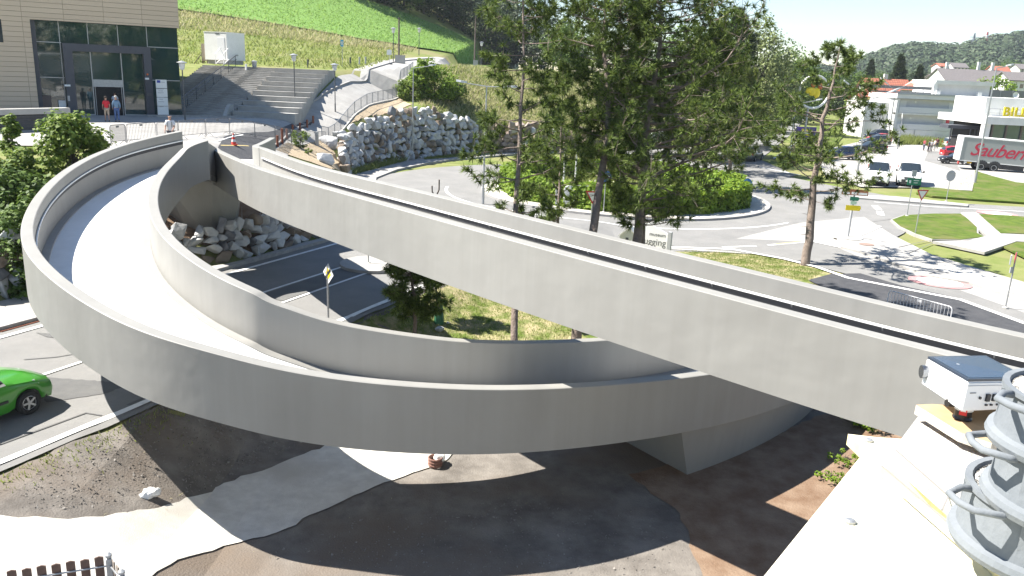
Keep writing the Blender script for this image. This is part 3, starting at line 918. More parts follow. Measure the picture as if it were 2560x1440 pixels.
def broad(label, base, h, rx, seed, m, name='broadleaf_tree', cat='tree', clumps=60, per=55, lsz=0.16, group=None, trunk=0.12, zlo=0.15, shape=1.0, ry=None, lean=(0, 0), tm=None, droop=0.0, cone=0.0, clr=0.30):
    """a crown of many leaf clumps on limbs"""
    r = random.Random(seed)
    ry = ry or rx
    t = thing(name, label, cat, base, 0, group)
    V, F = [], []
    tr = MB()
    top = Vector((lean[0], lean[1], h * 0.8))
    tr.tube([(0, 0, -0.3), (lean[0] * .3, lean[1] * .3, h * 0.35), top], [trunk, trunk * 0.75, trunk * 0.2], 7)
    cz, hz = h * (1 + zlo) / 2, h * (1 - zlo) / 2
    for c in range(clumps):
        d = rvec(r)
        f = r.uniform(0.35, 1.0) ** 0.5
        taper = 1.0 - cone * (d.z * f * 0.5 + 0.5)
        p = Vector((d.x * rx * f * taper + lean[0] * (d.z * f * .5 + .5), d.y * ry * f * taper + lean[1] * (d.z * f * .5 + .5), cz + d.z * hz * f * shape))
        cr = (rx + ry + hz) / 3 * r.uniform(clr * 0.6, clr * 1.25) * (0.6 + 0.4 * taper)
        if c % 3 == 0:
            a = Vector((lean[0] * .3, lean[1] * .3, h * r.uniform(0.2, 0.5)))
            tr.tube([a, a.lerp(p, 0.5) + Vector((0, 0, 0.1)), p], [trunk * .35, trunk * .22, trunk * .06], 4, cap=False)
        for k in range(per):
            u = rvec(r)
            g = r.uniform(0.3, 1.0) ** 0.4
            q = p + Vector((u.x * cr * g, u.y * cr * g, u.z * cr * g * 0.8 - droop * r.random() * cr))
            nn = (u * 0.7 + Vector((0, 0, 0.7)) + rvec(r) * 0.6).normalized()
            leaf(V, F, q, nn, lsz * r.uniform(0.65, 1.35), r)
    tr.build('trunk', tm or M_bark_d, t, smooth=True)
    mesh_of('crown', V, F, m, t)
    return t

def at(px, py, d):
    p = D(px, py, d)
    return p

def rel(base, *pix):
    """trunk points measured in the photo at given depth, relative to the base"""
    return [D(px, py, d) - base for px, py, d in pix]
# --- the pines beside the straight arm
b = on(*V2(G(1289, 880, 0.0)))
pine('tall open pine with a bare straight stem, leftmost of the pine clump', b, rel(b, (1285, 780, 28.9), (1288, 600, 29.5), (1293, 470, 29.8), (1300, 300, 30), (1312, 150, 30.2), (1305, -110, 30.5)), 0.135,
     [(0.33, 1.0), (0.40, 1.9), (0.50, 1.7), (0.60, 1.5), (0.75, 1.75), (0.88, 1.7), (1, 0.25)], 11, dens=0.85)
b = on(*V2(G(1440, 850, 0.0)))
pine('stout pine leaning right with a dark stem, in the middle of the pine clump', b, rel(b, (1445, 800, 29.6), (1480, 590, 30.5), (1500, 470, 31), (1525, 330, 31.5), (1512, 120, 32), (1515, -170, 32.5)), 0.20,
     [(0.42, 1.0), (0.55, 1.7), (0.68, 1.9), (0.80, 1.9), (0.92, 1.6), (1, 0.4)], 12, dens=1.1)
b = on(*V2(G(1584, 790, 0.0)))
pine('broad dense pine with long low right hand limbs, standing behind the museum sign', b, rel(b, (1586, 700, 31), (1592, 600, 31.6), (1608, 450, 32), (1622, 280, 32.4), (1650, 100, 32.8), (1660, -150, 33.2)), 0.215,
     [(0.26, 1.4), (0.36, 3.1), (0.46, 4.3), (0.56, 3.6), (0.70, 2.7), (0.85, 2.3), (1, 0.5)], 13, dens=1.15, up=0.05, bias=(-0.2, 0.4))
b = on(*V2(G(1393, 690, 0.0)))
pine('thin young pine with a sparse crown between the two tall pines', b, rel(b, (1393, 600, 36.5), (1398, 480, 36.8), (1402, 380, 37), (1408, 170, 37.2)), 0.085,
     [(0.30, 0.9), (0.5, 1.5), (0.75, 1.2), (1, 0.15)], 14, dens=0.75)
b = on(*V2(G(1600, 770, 0.0)))
pine('tall dark pine at the back of the clump, its stem hidden among the others', b, rel(b, (1602, 600, 33.0), (1606, 450, 33.4), (1582, 250, 34.4), (1547, 110, 35), (1560, -170, 35.4)), 0.17,
     [(0.50, 1.2), (0.60, 1.8), (0.72, 2.0), (0.88, 1.7), (1, 0.4)], 15, dens=1.0)
b = on(*V2(G(2012, 665, 0.0)))
pine('lone pine with a long bare pinkish stem on the grass corner by the dark asphalt', b, rel(b, (2020, 610, 43.2), (2033, 470, 43.4), (2052, 345, 43.6), (2060, 290, 43.7), (2082, 200, 43.9), (2102, 108, 44)), 0.24,
     [(0.30, 1.2), (0.38, 3.4), (0.50, 4.4), (0.62, 3.6), (0.74, 2.6), (0.84, 1.9), (0.92, 1.0), (1, 0.15)], 17, dens=0.66, needle=0.34, nt=30, dead=5, w=0.026, up=0.12)
b = on(*V2(GT(1037, 856)))
pine('small dense pine with a short stem under the straight bridge arm', b, rel(b, (1038, 800, 28.4), (1036, 740, 28.4), (1020, 655, 28.5), (1015, 600, 28.6)), 0.085,
     [(0.30, 0.55), (0.42, 1.05), (0.62, 1.0), (0.82, 0.7), (1, 0.1)], 18, dens=1.6, needle=0.24, dead=1)
b = on(*V2(GT(1097, 808)))
pine('slim young pine rising out of a green watering bag under the bridge arm', b, rel(b, (1092, 740, 30.8), (1088, 690, 30.8), (1080, 590, 30.9)), 0.06,
     [(0.48, 0.4), (0.6, 0.75), (0.8, 0.6), (1, 0.1)], 19, dens=1.2, needle=0.24, dead=0)
# --- trees along the road behind the roundabout
def tree_at(px, py_top, d, fn, hmin=4, **k):
    p = D(px, py_top, d)
    z0 = float(T(p.x, p.y))
    return fn(base=Vector((p.x, p.y, z0)), h=max(hmin, p.z - z0), **k)
def pine_h(base, h, rr, seed, label, m=None, **k):
    k.setdefault('needle', 0.5); k.setdefault('w', 0.035)
    return pine(label, base, [(0, 0, h * .4), (0.1, 0, h * .75), (0, 0, h)], h * 0.018, [(0.12, rr), (0.35, rr * 1.05), (0.7, rr * 0.75), (1, 0.1)], seed, m=m or L_pine_l, dead=0, sub=False, **k)
gt = 'trees lining the road beyond the roundabout'
tree_at(1800, 60, 70, pine_h, rr=3.0, seed=31, label='pine with light green needle brushes, nearest of the roadside row behind the clump', group=gt, dens=1.1)
tree_at(1855, 150, 82, pine_h, rr=3.4, seed=32, label='low bushy yellow green pine on the bank beside the far road', group=gt, dens=1.0)
tree_at(1850, 28, 100, lambda base, h, **k: pine(path=[(0, 0, h * .5), (0, 0, h)], base=base, r0=.25, crown=[(0.1, 3.6), (0.4, 3.4), (0.75, 2.4), (1, .2)], dead=0, sub=False, needle=0.6, w=0.04, **k), seed=33, label='tall blue green conifer with layered limbs in the roadside row', group=gt, m=L_spruce, dens=1.2)
tree_at(1905, 32, 112, broad, rx=5.2, seed=34, m=L_willow, label='tall pale birch with a rounded drooping crown in the roadside row', group=gt, clumps=120, per=70, lsz=0.36, droop=1.2, zlo=0.1, trunk=0.3, clr=0.22)
tree_at(1946, 120, 118, broad, rx=4.5, seed=35, m=L_willow, label='grey leaved willow in front of the tall birch', group=gt, clumps=80, per=60, lsz=0.36, droop=0.8, zlo=0.05, trunk=0.25, clr=0.24)
tree_at(1985, 110, 150, broad, rx=6.0, seed=36, m=L_dec, label='fresh green broadleaf tree sloping down at the end of the roadside row', group=gt, clumps=90, per=60, lsz=0.45, zlo=0.05, trunk=0.3)
tree_at(1770, 15, 92, broad, rx=5.0, seed=37, m=L_dec, label='dark leafy tree half hidden behind the pine clump', group=gt, clumps=90, per=60, lsz=0.36, zlo=0.1, trunk=0.25)
tree_at(1700, 60, 96, broad, rx=6.0, seed=38, m=L_dark, label='broad dark tree on the bank behind the pines', group=gt, clumps=90, per=60, lsz=0.4, zlo=0.05, trunk=0.25)
tree_at(1640, 90, 120, broad, rx=7.0, seed=39, m=L_dark, label='wide dark tree high on the bank behind the pines', group=gt, clumps=100, per=60, lsz=0.45, zlo=0.05, trunk=0.3)
tree_at(1450, 60, 150, broad, rx=7, seed=40, m=L_dec, label='leafy green tree at the top of the meadow behind the first pine', clumps=90, per=60, lsz=0.5, zlo=0.05, trunk=0.3)
tree_at(2020, 165, 190, broad, rx=7, seed=41, m=L_dec, label='round green tree behind the ring sign', group=gt, clumps=80, per=60, lsz=0.55, zlo=0.05, trunk=0.3)
tree_at(2060, 190, 210, broad, rx=8, seed=42, m=L_dark, label='dark green tree behind the ring sign, right of the round one', group=gt, clumps=80, per=60, lsz=0.55, zlo=0.05, trunk=0.3)
tree_at(2130, 180, 240, broad, rx=8, seed=43, m=L_dec, label='green tree left of the red roofed house', group=gt, clumps=80, per=60, lsz=0.6, zlo=0.05, trunk=0.3)
def spruce(base, h, rr, seed, label, group=None):
    return pine(label, base, [(0, 0, h * .5), (0, 0, h)], h * 0.014, [(0.08, rr), (0.3, rr * .9), (1, 0.1)], seed, m=L_spruce, needle=0.8, w=0.06, dens=1.2, dead=0, sub=False, up=-0.25, name='spruce_tree', group=group)
tree_at(2255, 138, 230, spruce, rr=4.5, seed=44, label='tall broad dark spruce between the red roofs')
tree_at(2302, 165, 230, spruce, rr=2.6, seed=45, label='narrow dark spruce right of the broad one')
tree_at(2180, 150, 260, spruce, rr=3.6, seed=46, label='grey green spruce left of the broad dark one')
tree_at(2500, 195, 190, broad, rx=5.5, seed=47, m=L_bright, label='bright green round tree behind the roof terrace of the supermarket', clumps=70, per=60, lsz=0.5, zlo=0.3, trunk=0.25)
tree_at(2160, 245, 175, broad, rx=4.5, seed=48, m=L_bush, label='yellow green tree beside the low red roof', clumps=60, per=50, lsz=0.45, zlo=0.1, trunk=0.2)
# --- dark wood above the crop field
gw = 'trees of the wood above the field'
wr = random.Random(5)
protos = []
for k, (px, py, d) in enumerate([(900, -60, 172), (960, -50, 180), (1010, -40, 188), (1060, -25, 198), (1110, -10, 208), (1160, 0, 218), (1215, 10, 226), (1275, 0, 226), (1335, 0, 226),
                                 (930, -40, 186), (1040, -20, 210), (1130, 0, 228), (1390, 20, 220), (1240, -25, 240)]):
    lbl = ['tall dark tree at the top left end of the wood above the field', 'dark round tree at the field edge, second along the wood', 'shadowy tree at the field edge, third along the wood', 'dark full tree in the middle of the wood edge',
           'lighter green tree in the wood edge above the power pole', 'dark tree in the wood edge near its lower right end', 'tree at the low right end of the wood edge', 'leafy tree behind the top of the first tall pine', 'leafy tree seen between the first and second tall pines',
           'tall tree behind the left end of the wood edge', 'tall tree behind the middle of the wood edge', 'tall tree behind the lower end of the wood edge', 'rounded tree above the bare earth behind the pines', 'tall tree behind the first pine at the back of the wood'][k]
    p = D(px, py, d)
    z0 = float(T(p.x, p.y))
    h = max(13, p.z - z0)
    if k < 4:
        protos.append(broad(lbl, Vector((p.x, p.y, z0)), 17, 7.5, 60 + k, [L_dark, L_dark, L_dec, L_dark][k], clumps=80, per=60, lsz=0.62, zlo=-0.05, trunk=0.3, group=gw))
        protos[-1].scale = (1, 1, h / 17)
    else:
        o = copy_tree(protos[k % 4])
        o.location = (p.x, p.y, z0)
        o.rotation_euler.z = wr.uniform(0, 6)
        o.scale = (1, 1, h / 17)
        o['label'] = lbl
# --- shrubs on the left
gb = 'young maples left of the loop'
def bush_at(label, px, top, d, rx, seed, m, below=1.2, **k):
    p = D(px, top, d)
    z0 = min(float(T(p.x, p.y)), p.z - 1.6)
    h = p.z - z0
    broad(label, Vector((p.x, p.y, z0)), h, rx, seed, m, name='maple_shrub', cat='shrub', group=gb, zlo=-below / h, **k)
bush_at('large bushy young maple with light green shoots beside the loop ramp', 170, 272, 34, 1.35, 71, L_bush, below=1.8, clumps=120, per=75, lsz=0.19, trunk=0.07, clr=0.30)
bush_at('slender yellow green sapling at the left edge by the bench', 20, 266, 36, 0.5, 72, L_bush, below=0.8, clumps=38, per=50, lsz=0.17, trunk=0.05, cone=0.5, clr=0.28)
bush_at('dark dense maple bush at the left edge beside the loop', 18, 425, 31, 1.45, 73, L_dec, below=2.4, clumps=130, per=75, lsz=0.19, trunk=0.08, clr=0.28)
bush_at('low leafy bush against the outside of the loop wall', 70, 480, 29, 1.0, 74, L_dec, below=2.0, clumps=90, per=60, lsz=0.17, trunk=0.06, clr=0.3)
bush_at('mid green bush between the large maple and the left edge', 110, 395, 36, 0.9, 75, L_bush, below=1.3, clumps=50, per=60, lsz=0.17, trunk=0.06, clr=0.3)
bush_at('young maple in front of the yellow green sapling', 40, 372, 34, 1.0, 85, L_bush, below=1.2, clumps=55, per=60, lsz=0.17, trunk=0.06, clr=0.3)
# shrubs by the railing above the rock wall
broad('small round leafy tree at the end of the grey railing', on(*V2(D(1062, 250, 92))), 4.6, 1.7, 76, L_bright, clumps=50, per=60, lsz=0.26, zlo=0.25, trunk=0.08)
broad('dense bright bush on the slope right of the railing', on(*V2(D(1085, 290, 94))), 3.4, 3.0, 77, L_bright, name='bush', cat='shrub', clumps=70, per=70, lsz=0.24, zlo=-0.1, trunk=0.06)
broad('low spreading bush in front of the railing end', on(*V2(D(1030, 262, 92))), 2.2, 1.9, 78, L_bush, name='bush', cat='shrub', clumps=50, per=60, lsz=0.2, zlo=-0.1, trunk=0.05)
broad('dark hanging bush right of the dense bright one', on(*V2(D(1130, 285, 96))), 2.2, 1.8, 79, L_dec, name='bush', cat='shrub', clumps=50, per=60, lsz=0.2, zlo=-0.1, trunk=0.05)
broad('feathery green shrub on the wood chips by the brown posts', on(*V2(GT(752, 372))), 1.5, 0.62, 80, L_bush, name='bush', cat='shrub', clumps=34, per=50, lsz=0.09, zlo=0.0, trunk=0.03)
broad('small low plant on the wood chips below the feathery shrub', on(*V2(GT(772, 388))), 0.6, 0.3, 81, L_bush, name='bush', cat='shrub', clumps=12, per=40, lsz=0.08, zlo=0.0, trunk=0.02)
broad('green plant by the pier on the sunny bank right of the loop', on(*V2(GT(2160, 1066))), 0.8, 0.7, 82, L_bright, name='bush', cat='shrub', clumps=30, per=40, lsz=0.09, zlo=0.0, trunk=0.02)
broad('small weed growing at the edge of the brown soil', on(*V2(GT(2110, 1165))), 0.45, 0.42, 83, L_bright, name='bush', cat='shrub', clumps=14, per=22, lsz=0.07, zlo=0.0, trunk=0.02)
broad('wispy weed on the brown soil below the white board', on(*V2(GT(2075, 1205))), 0.4, 0.4, 84, L_bright, name='bush', cat='shrub', clumps=12, per=20, lsz=0.07, zlo=0.0, trunk=0.02)
# --- the hedge on the roundabout
hr = random.Random(9)
V, F = [], []
for k in range(26000):
    a = hr.uniform(0, 2 * PI)
    wv_ = 0.12 * math.sin(a * 9) + 0.10 * math.sin(a * 23 + 1)
    u = hr.uniform(0, 3.4)
    if u < 2.0:                                # outer face
        rr, z = 9.8 + wv_ + hr.uniform(-.35, .15), u * .78
        nn = Vector((math.cos(a), math.sin(a), 0.4))
    elif u < 3.0:
        rr, z = 8.4 + (u - 2) * 1.5, 1.52 + wv_ + hr.uniform(-.28, .28)
        nn = Vector((0, 0, 1))
    else:
        rr, z = 8.3 + hr.uniform(-.1, .3), hr.uniform(0.2, 1.5)
        nn = Vector((-math.cos(a), -math.sin(a), 0.4))
    leaf(V, F, Vector((rr * math.cos(a), rr * math.sin(a), z + 0.2)), (nn + rvec(hr) * 0.7).normalized(), hr.uniform(0.16, 0.34), hr)
hd = thing('hedge', 'clipped bright green ring hedge on the roundabout island', 'hedge', (RC[0], RC[1], 0))
mesh_of('leaves', V, F, L_bright, hd)
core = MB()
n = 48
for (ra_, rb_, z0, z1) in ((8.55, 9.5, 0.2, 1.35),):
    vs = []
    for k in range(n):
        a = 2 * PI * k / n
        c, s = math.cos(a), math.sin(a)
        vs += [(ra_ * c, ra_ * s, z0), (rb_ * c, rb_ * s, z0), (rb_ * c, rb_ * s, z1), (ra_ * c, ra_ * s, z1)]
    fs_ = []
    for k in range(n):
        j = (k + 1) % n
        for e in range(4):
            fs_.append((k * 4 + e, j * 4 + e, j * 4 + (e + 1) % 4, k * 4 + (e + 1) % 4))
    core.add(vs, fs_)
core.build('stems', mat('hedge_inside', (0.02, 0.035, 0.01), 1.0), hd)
# --- grass, crops and other ground cover
def blades(name, n, area, m, hgt, wid, seed, lean=0.5):
    r = random.Random(seed)
    V, F = [], []
    for _ in range(n):
        p = area(r)
        if p is None: continue
        h = hgt * r.uniform(0.5, 1.3)
        a = r.uniform(0, 6.28)
        s = Vector((math.cos(a), math.sin(a), 0)) * wid * r.uniform(0.6, 1.3)
        tip = p + Vector((r.uniform(-1, 1) * h * lean, r.uniform(-1, 1) * h * lean, h))
        o = len(V)
        V += [p - s, p + s, tip]
        F.append((o, o + 1, o + 2))
    o = mesh_of(name, V, F, m)
    return tag(o, kind='stuff')
def tri_area(pix):
    P = [Vector((*V2(GT(*p)), 0)) for p in pix]
    T_ = [(P[0], P[i], P[i + 1]) for i in range(1, len(P) - 1)]
    A = [((b - a).cross(c - a)).length for a, b, c in T_]
    def f(r):
        a, b, c = r.choices(T_, A)[0]
        u, v = r.random(), r.random()
        if u + v > 1: u, v = 1 - u, 1 - v
        q = a + (b - a) * u + (c - a) * v
        return on(q.x, q.y, 0.0)
    return f
def poly_area(P):
    P = [Vector((x, y, 0)) for x, y in P]
    T_ = [(P[0], P[i], P[i + 1]) for i in range(1, len(P) - 1)]
    A = [((b - a).cross(c - a)).length for a, b, c in T_]
    def f(r):
        a, b, c = r.choices(T_, A)[0]
        u, v = r.random(), r.random()
        if u + v > 1: u, v = 1 - u, 1 - v
        q = a + (b - a) * u + (c - a) * v
        return on(q.x, q.y, 0.0)
    return f
# tall grass on the bank above the steps, paler towards the field
blades('meadow_grass', 9000, poly_area([(-52, 93), (-36, 94), (-18, 95), (-17.6, 105), (-17, 130), (-25, 131), (-38, 128), (-58, 125)]), L_grass, 0.40, 0.08, 21, 0.9)
blades('dry_meadow_grass', 6000, poly_area([(-56, 112), (-38, 116), (-25, 121), (-17.5, 128), (-17, 136), (-25, 131.5), (-38, 128.5), (-60, 126)]), L_straw, 0.5, 0.07, 22, 0.9)
blades('crop_plants', 30000, poly_area([(-60, 126), (-51, 125), (-38, 128), (-25, 131), (-17, 138), (-11.5, 148), (-6, 165), (-4, 190), (-8, 222), (-22, 196), (-34, 181), (-60, 168)]), L_crop, 0.45, 0.19, 23, 1.2)
blades('slope_grass', 14000, poly_area([(-9, 90), (-4, 95), (2, 99.5), (9, 104.5), (17, 111.5), (26, 126), (14, 132), (-6, 126), (-11.5, 107), (-11, 90)]), L_straw, 0.42, 0.07, 24, 0.8)
blades('slope_grass', 9000, poly_area([(-9, 90), (-4, 95), (2, 99.5), (9, 104.5), (17, 111.5), (26, 126), (14, 132), (-6, 126), (-11.5, 107), (-11, 90)]), L_grass, 0.4, 0.08, 25, 0.8)
blades('island_grass', 5000, lambda r: (lambda a, q: Vector((RC[0] + q * math.cos(a), RC[1] + q * math.sin(a), 0.24)))(r.uniform(0, 6.28), 8.2 * math.sqrt(r.random())), L_grass, 0.5, 0.05, 26)
blades('verge_grass', 9000, tri_area([(1700, 628), (1850, 632), (1960, 655), (2060, 682), (2020, 705), (1900, 690), (1760, 650)]), L_grass, 0.11, 0.022, 27)
blades('lawn_grass', 9000, tri_area([(2240, 556), (2330, 543), (2400, 543), (2440, 575), (2455, 600), (2330, 603), (2250, 572)]), L_grass, 0.12, 0.03, 28)
blades('lawn_grass', 6000, tri_area([(2448, 544), (2520, 547), (2600, 556), (2560, 590), (2490, 588)]), L_grass, 0.12, 0.03, 29)
blades('lawn_grass', 9000, tri_area([(2305, 478), (2437, 486), (2440, 434), (2560, 468), (2600, 505), (2440, 500)]), L_grass, 0.14, 0.04, 30)
blades('grass_tufts', 9000, poly_area([rd(9, -1.2), rd(22, -1.2), (0.5, 36), (3.5, 30), (0.5, 27.5), (-3.0, 25.4)]), L_grass, 0.13, 0.022, 31)
blades('dry_grass_tufts', 5000, poly_area([rd(9, -1.2), rd(22, -1.2), (0.5, 36), (3.5, 30), (0.5, 27.5), (-3.0, 25.4)]), L_straw, 0.10, 0.02, 32)
blades('wall_foot_plants', 2600, tri_area([(865, 425), (905, 418), (960, 408), (1025, 398), (1020, 402), (960, 414), (900, 426), (880, 432)]), L_grass, 0.55, 0.06, 33, 0.8)
blades('wall_foot_plants', 2200, tri_area([(1060, 399), (1120, 393), (1200, 387), (1200, 391), (1120, 399), (1062, 403)]), L_grass, 0.35, 0.06, 34, 0.8)
blades('bank_grass', 6000, poly_area([(-40, 44), (-33, 40), (-26, 41), (-24, 36), (-30, 30), (-45, 30)]), L_grass, 0.5, 0.04, 35)
blades('bed_grass', 3500, tri_area([(2240, 358), (2260, 352), (2420, 372), (2420, 378), (2350, 364), (2240, 364)]), L_grass, 1.3, 0.09, 36, 0.5)
blades('verge_grass', 3000, tri_area([(1945, 402), (2000, 362), (2060, 312), (2130, 315), (2080, 370), (1965, 420)]), L_grass, 0.2, 0.05, 37)
# weeds along the edges of the bare soil
blades('edge_weeds', 2600, lambda r: (lambda s_, o_: on(*rd(s_, o_), 0.03))(r.uniform(-14, 16), -0.5 - abs(r.gauss(0, .35))), L_grass, 0.09, 0.014, 41, 0.8)
blades('dry_twigs', 260, tri_area([(100, 1270), (380, 1020), (900, 1200), (1640, 1230), (2050, 1180), (1750, 1440), (600, 1440)]), L_straw, 0.05, 0.01, 42, 3.0)
# stones on the bare soil
r = random.Random(77)
V, F = [], []
fa = [tri_area([(40, 1250), (200, 1130), (375, 1015), (430, 1200), (300, 1275), (60, 1290)]), tri_area([(620, 1410), (900, 1300), (1300, 1250), (1640, 1300), (1760, 1430), (1300, 1470)]), tri_area([(420, 1020), (760, 1110), (600, 1180), (460, 1250)])]
for k in range(2600):
    p = r.choice(fa)(r)
    s = r.uniform(0.012, 0.04) * (1.6 if r.random() < 0.08 else 1)
    q = [p + Vector((0, 0, 0.03)) + rvec(r) * s for _ in range(4)]
    o = len(V)
    V += q
    F += [(o, o + 1, o + 2), (o, o + 2, o + 3), (o, o + 3, o + 1), (o + 1, o + 3, o + 2)]
tag(mesh_of('pebbles', V, F, mat('pebble_stone', (0.13, 0.12, 0.105), 0.9, (0.26, 0.24, 0.22), 9.0)), kind='stuff')
# ================================================================ boulder walls
def boulder(mb, c, s, r, mi, M=None):
    bm = bmesh.new()
    k_ = r.randrange(3)
    for _ in range(13):
        v = rvec(r)
        q = Vector((v.x * s[0], v.y * s[1], v.z * s[2])) * r.uniform(0.85, 1.08)
        # squash towards a block
        for a in range(3):
            lim = 0.70 + 0.16 * ((a + k_) % 3)
            q[a] = max(-s[a] * lim, min(s[a] * lim, q[a]))
        bm.verts.new(q)
    ret = bmesh.ops.convex_hull(bm, input=bm.verts[:])
    bmesh.ops.delete(bm, geom=[g for g in ret['geom_interior'] if isinstance(g, bmesh.types.BMVert)], context='VERTS')
    bmesh.ops.bevel(bm, geom=bm.edges[:], offset=min(s) * 0.06, segments=1, affect='EDGES', profile=0.5)
    bm.verts.index_update()
    Mr = M or Matrix.Identity(3)
    mb.add([Mr @ v.co + c for v in bm.verts], [tuple(v.index for v in f.verts) for f in bm.faces], mi)
    bm.free()

def boulder_wall(label, line, hts, size, seed, mats, weights, batter=0.18, backfill=True):
    r = random.Random(seed)
    t = thing('boulder_wall', label, 'rock wall')
    mb = MB()
    L = [Vector((p[0], p[1])) for p in line]
    S = [0]
    for a, b in zip(L[:-1], L[1:]): S.append(S[-1] + (b - a).length)
    def P(s):
        x = np.interp(s, S, [p.x for p in L]); y = np.interp(s, S, [p.y for p in L])
        return Vector((x, y))
    row, zz = 0, 0.0
    hmax = max(hts)
    while zz < hmax:
        s = r.uniform(0, size)
        rh = size * r.uniform(0.75, 1.0)
        while s < S[-1]:
            wdt = size * r.uniform(0.6, 1.6)
            h = float(np.interp(s, S, hts))
            if zz < h - 0.2:
                p, q = P(s), P(min(S[-1], s + 0.5))
                tt = (q - p).normalized() if (q - p).length > 1e-4 else Vector((1, 0))
                nb = Vector((-tt.y, tt.x))            # into the bank
                z0 = float(T((p - nb * 1.2).x, (p - nb * 1.2).y))
                c = p + nb * (batter * zz + 0.15)
                hh = rh * r.uniform(0.75, 1.3)
                Mz = Matrix((Vector((tt.x, tt.y, 0)), Vector((nb.x, nb.y, 0)), Vector((0, 0, 1)))).transposed() @ Matrix.Rotation(r.uniform(-.5, .5), 3, 'Y') @ Matrix.Rotation(r.uniform(-.25, .25), 3, 'Z') @ Matrix.Rotation(r.uniform(-.2, .2), 3, 'X')
                boulder(mb, Vector((c.x, c.y, z0 + zz + hh * 0.5)), (wdt * 0.62, size * 0.62, hh * 0.66), r, r.choices(range(len(mats)), weights)[0], Mz)
            s += wdt * 0.86
        zz += rh * 0.82
        row += 1
    mb.build('boulders', mats, t)
    return t
boulder_wall('tall curved wall of white and brown boulders behind the roundabout pavement', [(-13.0, 63.0), (-14.6, 70.5), (-14.2, 75), (-12.6, 79), (-10.6, 84.0), (-7.3, 89.4), (-4.2, 93.2)],
             [2.2, 3.0, 3.8, 4.5, 5.0, 4.6, 3.6], 0.78, 3, [M_rock, M_rock2, M_rock3], [0.74, 0.14, 0.12])
boulder_wall('low wall of squared brown stones behind the pines', [(-4.0, 93.4), (2, 97.6), (9, 102.6), (17, 109.6), (24, 120)], [3.2, 2.9, 2.7, 2.3, 1.0], 0.95, 4, [M_rock2, mat('pinkish_rock', (0.26, 0.20, 0.17), 0.9, (0.34, 0.28, 0.24), 2, 0.6, 7), M_rock], [0.5, 0.4, 0.1], batter=0.05)
boulder_wall('low boulder wall along the pavement below the bridge pier', [(-15.2, 32.6), (-12.7, 34.5), (-11.0, 37.5), (-9.9, 41.0), (-10.2, 46)], [1.8, 1.8, 1.6, 1.3, 1.0], 0.62, 5, [M_rock, M_rock2, M_rock3], [0.82, 0.09, 0.09])
boulder_wall('boulder wall under the bushes at the left edge', [(-33, -5), (-27.2, 7.8), (-18.2, 27.8), (-15.2, 31.6)], [2.5, 2.5, 2.4, 2.0], 0.80, 6, [M_rock, M_rock2, M_rock3], [0.6, 0.15, 0.25])
# pale slabs on top of the chips bank beside the tall wall
# ================================================================ buildings
def cladmat(name, c, c2, mortar, bw, rh, ms=0.012, rough=0.75):
    m = bpy.data.materials.new(name)
    m.use_nodes = True
    nt = m.node_tree
    b = nt.nodes['Principled BSDF']
    b.inputs['Roughness'].default_value = rough
    tc = nt.nodes.new('ShaderNodeTexCoord')
    sp = nt.nodes.new('ShaderNodeSeparateXYZ')
    cb = nt.nodes.new('ShaderNodeCombineXYZ')
    nt.links.new(tc.outputs['Object'], sp.inputs[0])
    nt.links.new(sp.outputs['X'], cb.inputs['X'])
    nt.links.new(sp.outputs['Z'], cb.inputs['Y'])
    br = nt.nodes.new('ShaderNodeTexBrick')
    br.offset = 0.0
    br.inputs['Scale'].default_value = 1.0
    br.inputs['Brick Width'].default_value = bw
    br.inputs['Row Height'].default_value = rh
    br.inputs['Mortar Size'].default_value = ms
    br.inputs['Color1'].default_value = (*c, 1)
    br.inputs['Color2'].default_value = (*c2, 1)
    br.inputs['Mortar'].default_value = (*mortar, 1)
    nt.links.new(cb.outputs[0], br.inputs['Vector'])
    nt.links.new(br.outputs['Color'], b.inputs['Base Color'])
    bp = nt.nodes.new('ShaderNodeBump')
    bp.inputs['Distance'].default_value = 0.02
    bp.invert = True
    nt.links.new(br.outputs['Fac'], bp.inputs['Height'])
    nt.links.new(bp.outputs['Normal'], b.inputs['Normal'])
    MATS[name] = m
    return m
M_clad = cladmat('tan_cladding_boards', (0.56, 0.445, 0.325), (0.60, 0.48, 0.355), (0.30, 0.235, 0.165), 2.75, 0.36)
M_glass = mat('dark_facade_glass', (0.015, 0.045, 0.045), 0.03, spec=1.0)
M_glass_g = mat('green_shop_glass', (0.05, 0.09, 0.085), 0.05, (0.08, 0.12, 0.11), 0.3, spec=1.0)
M_anth = mat('anthracite_steel', (0.055, 0.058, 0.075), 0.5, (0.065, 0.07, 0.085), 1.0)
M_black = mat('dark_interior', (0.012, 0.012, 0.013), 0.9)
M_render = mat('white_render', (0.62, 0.62, 0.60), 0.9, (0.70, 0.70, 0.68), 0.6)
M_grender = mat('grey_render', (0.58, 0.58, 0.585), 0.9, (0.64, 0.64, 0.645), 0.6)
M_redroof = cladmat('red_roof_tiles', (0.36, 0.115, 0.07), (0.42, 0.15, 0.09), (0.20, 0.07, 0.05), 0.6, 0.45, 0.06, 0.85)
M_greyroof = mat('grey_roof_tiles', (0.115, 0.105, 0.105), 0.85, (0.155, 0.14, 0.14), 2.5)
M_glass_w = mat('window_glass', (0.03, 0.04, 0.05), 0.05, spec=1.0)
M_concrete = mat('smooth_concrete', (0.34, 0.33, 0.31), 0.9, (0.42, 0.41, 0.385), 1.2, 0.2, 30)
M_stepc = mat('step_concrete', (0.30, 0.29, 0.27), 0.9, (0.38, 0.37, 0.35), 1.0, 0.2, 30)
M_railing = mat('grey_railing_steel', (0.30, 0.31, 0.32), 0.5, (0.25, 0.26, 0.27), 6, metal=0.4)
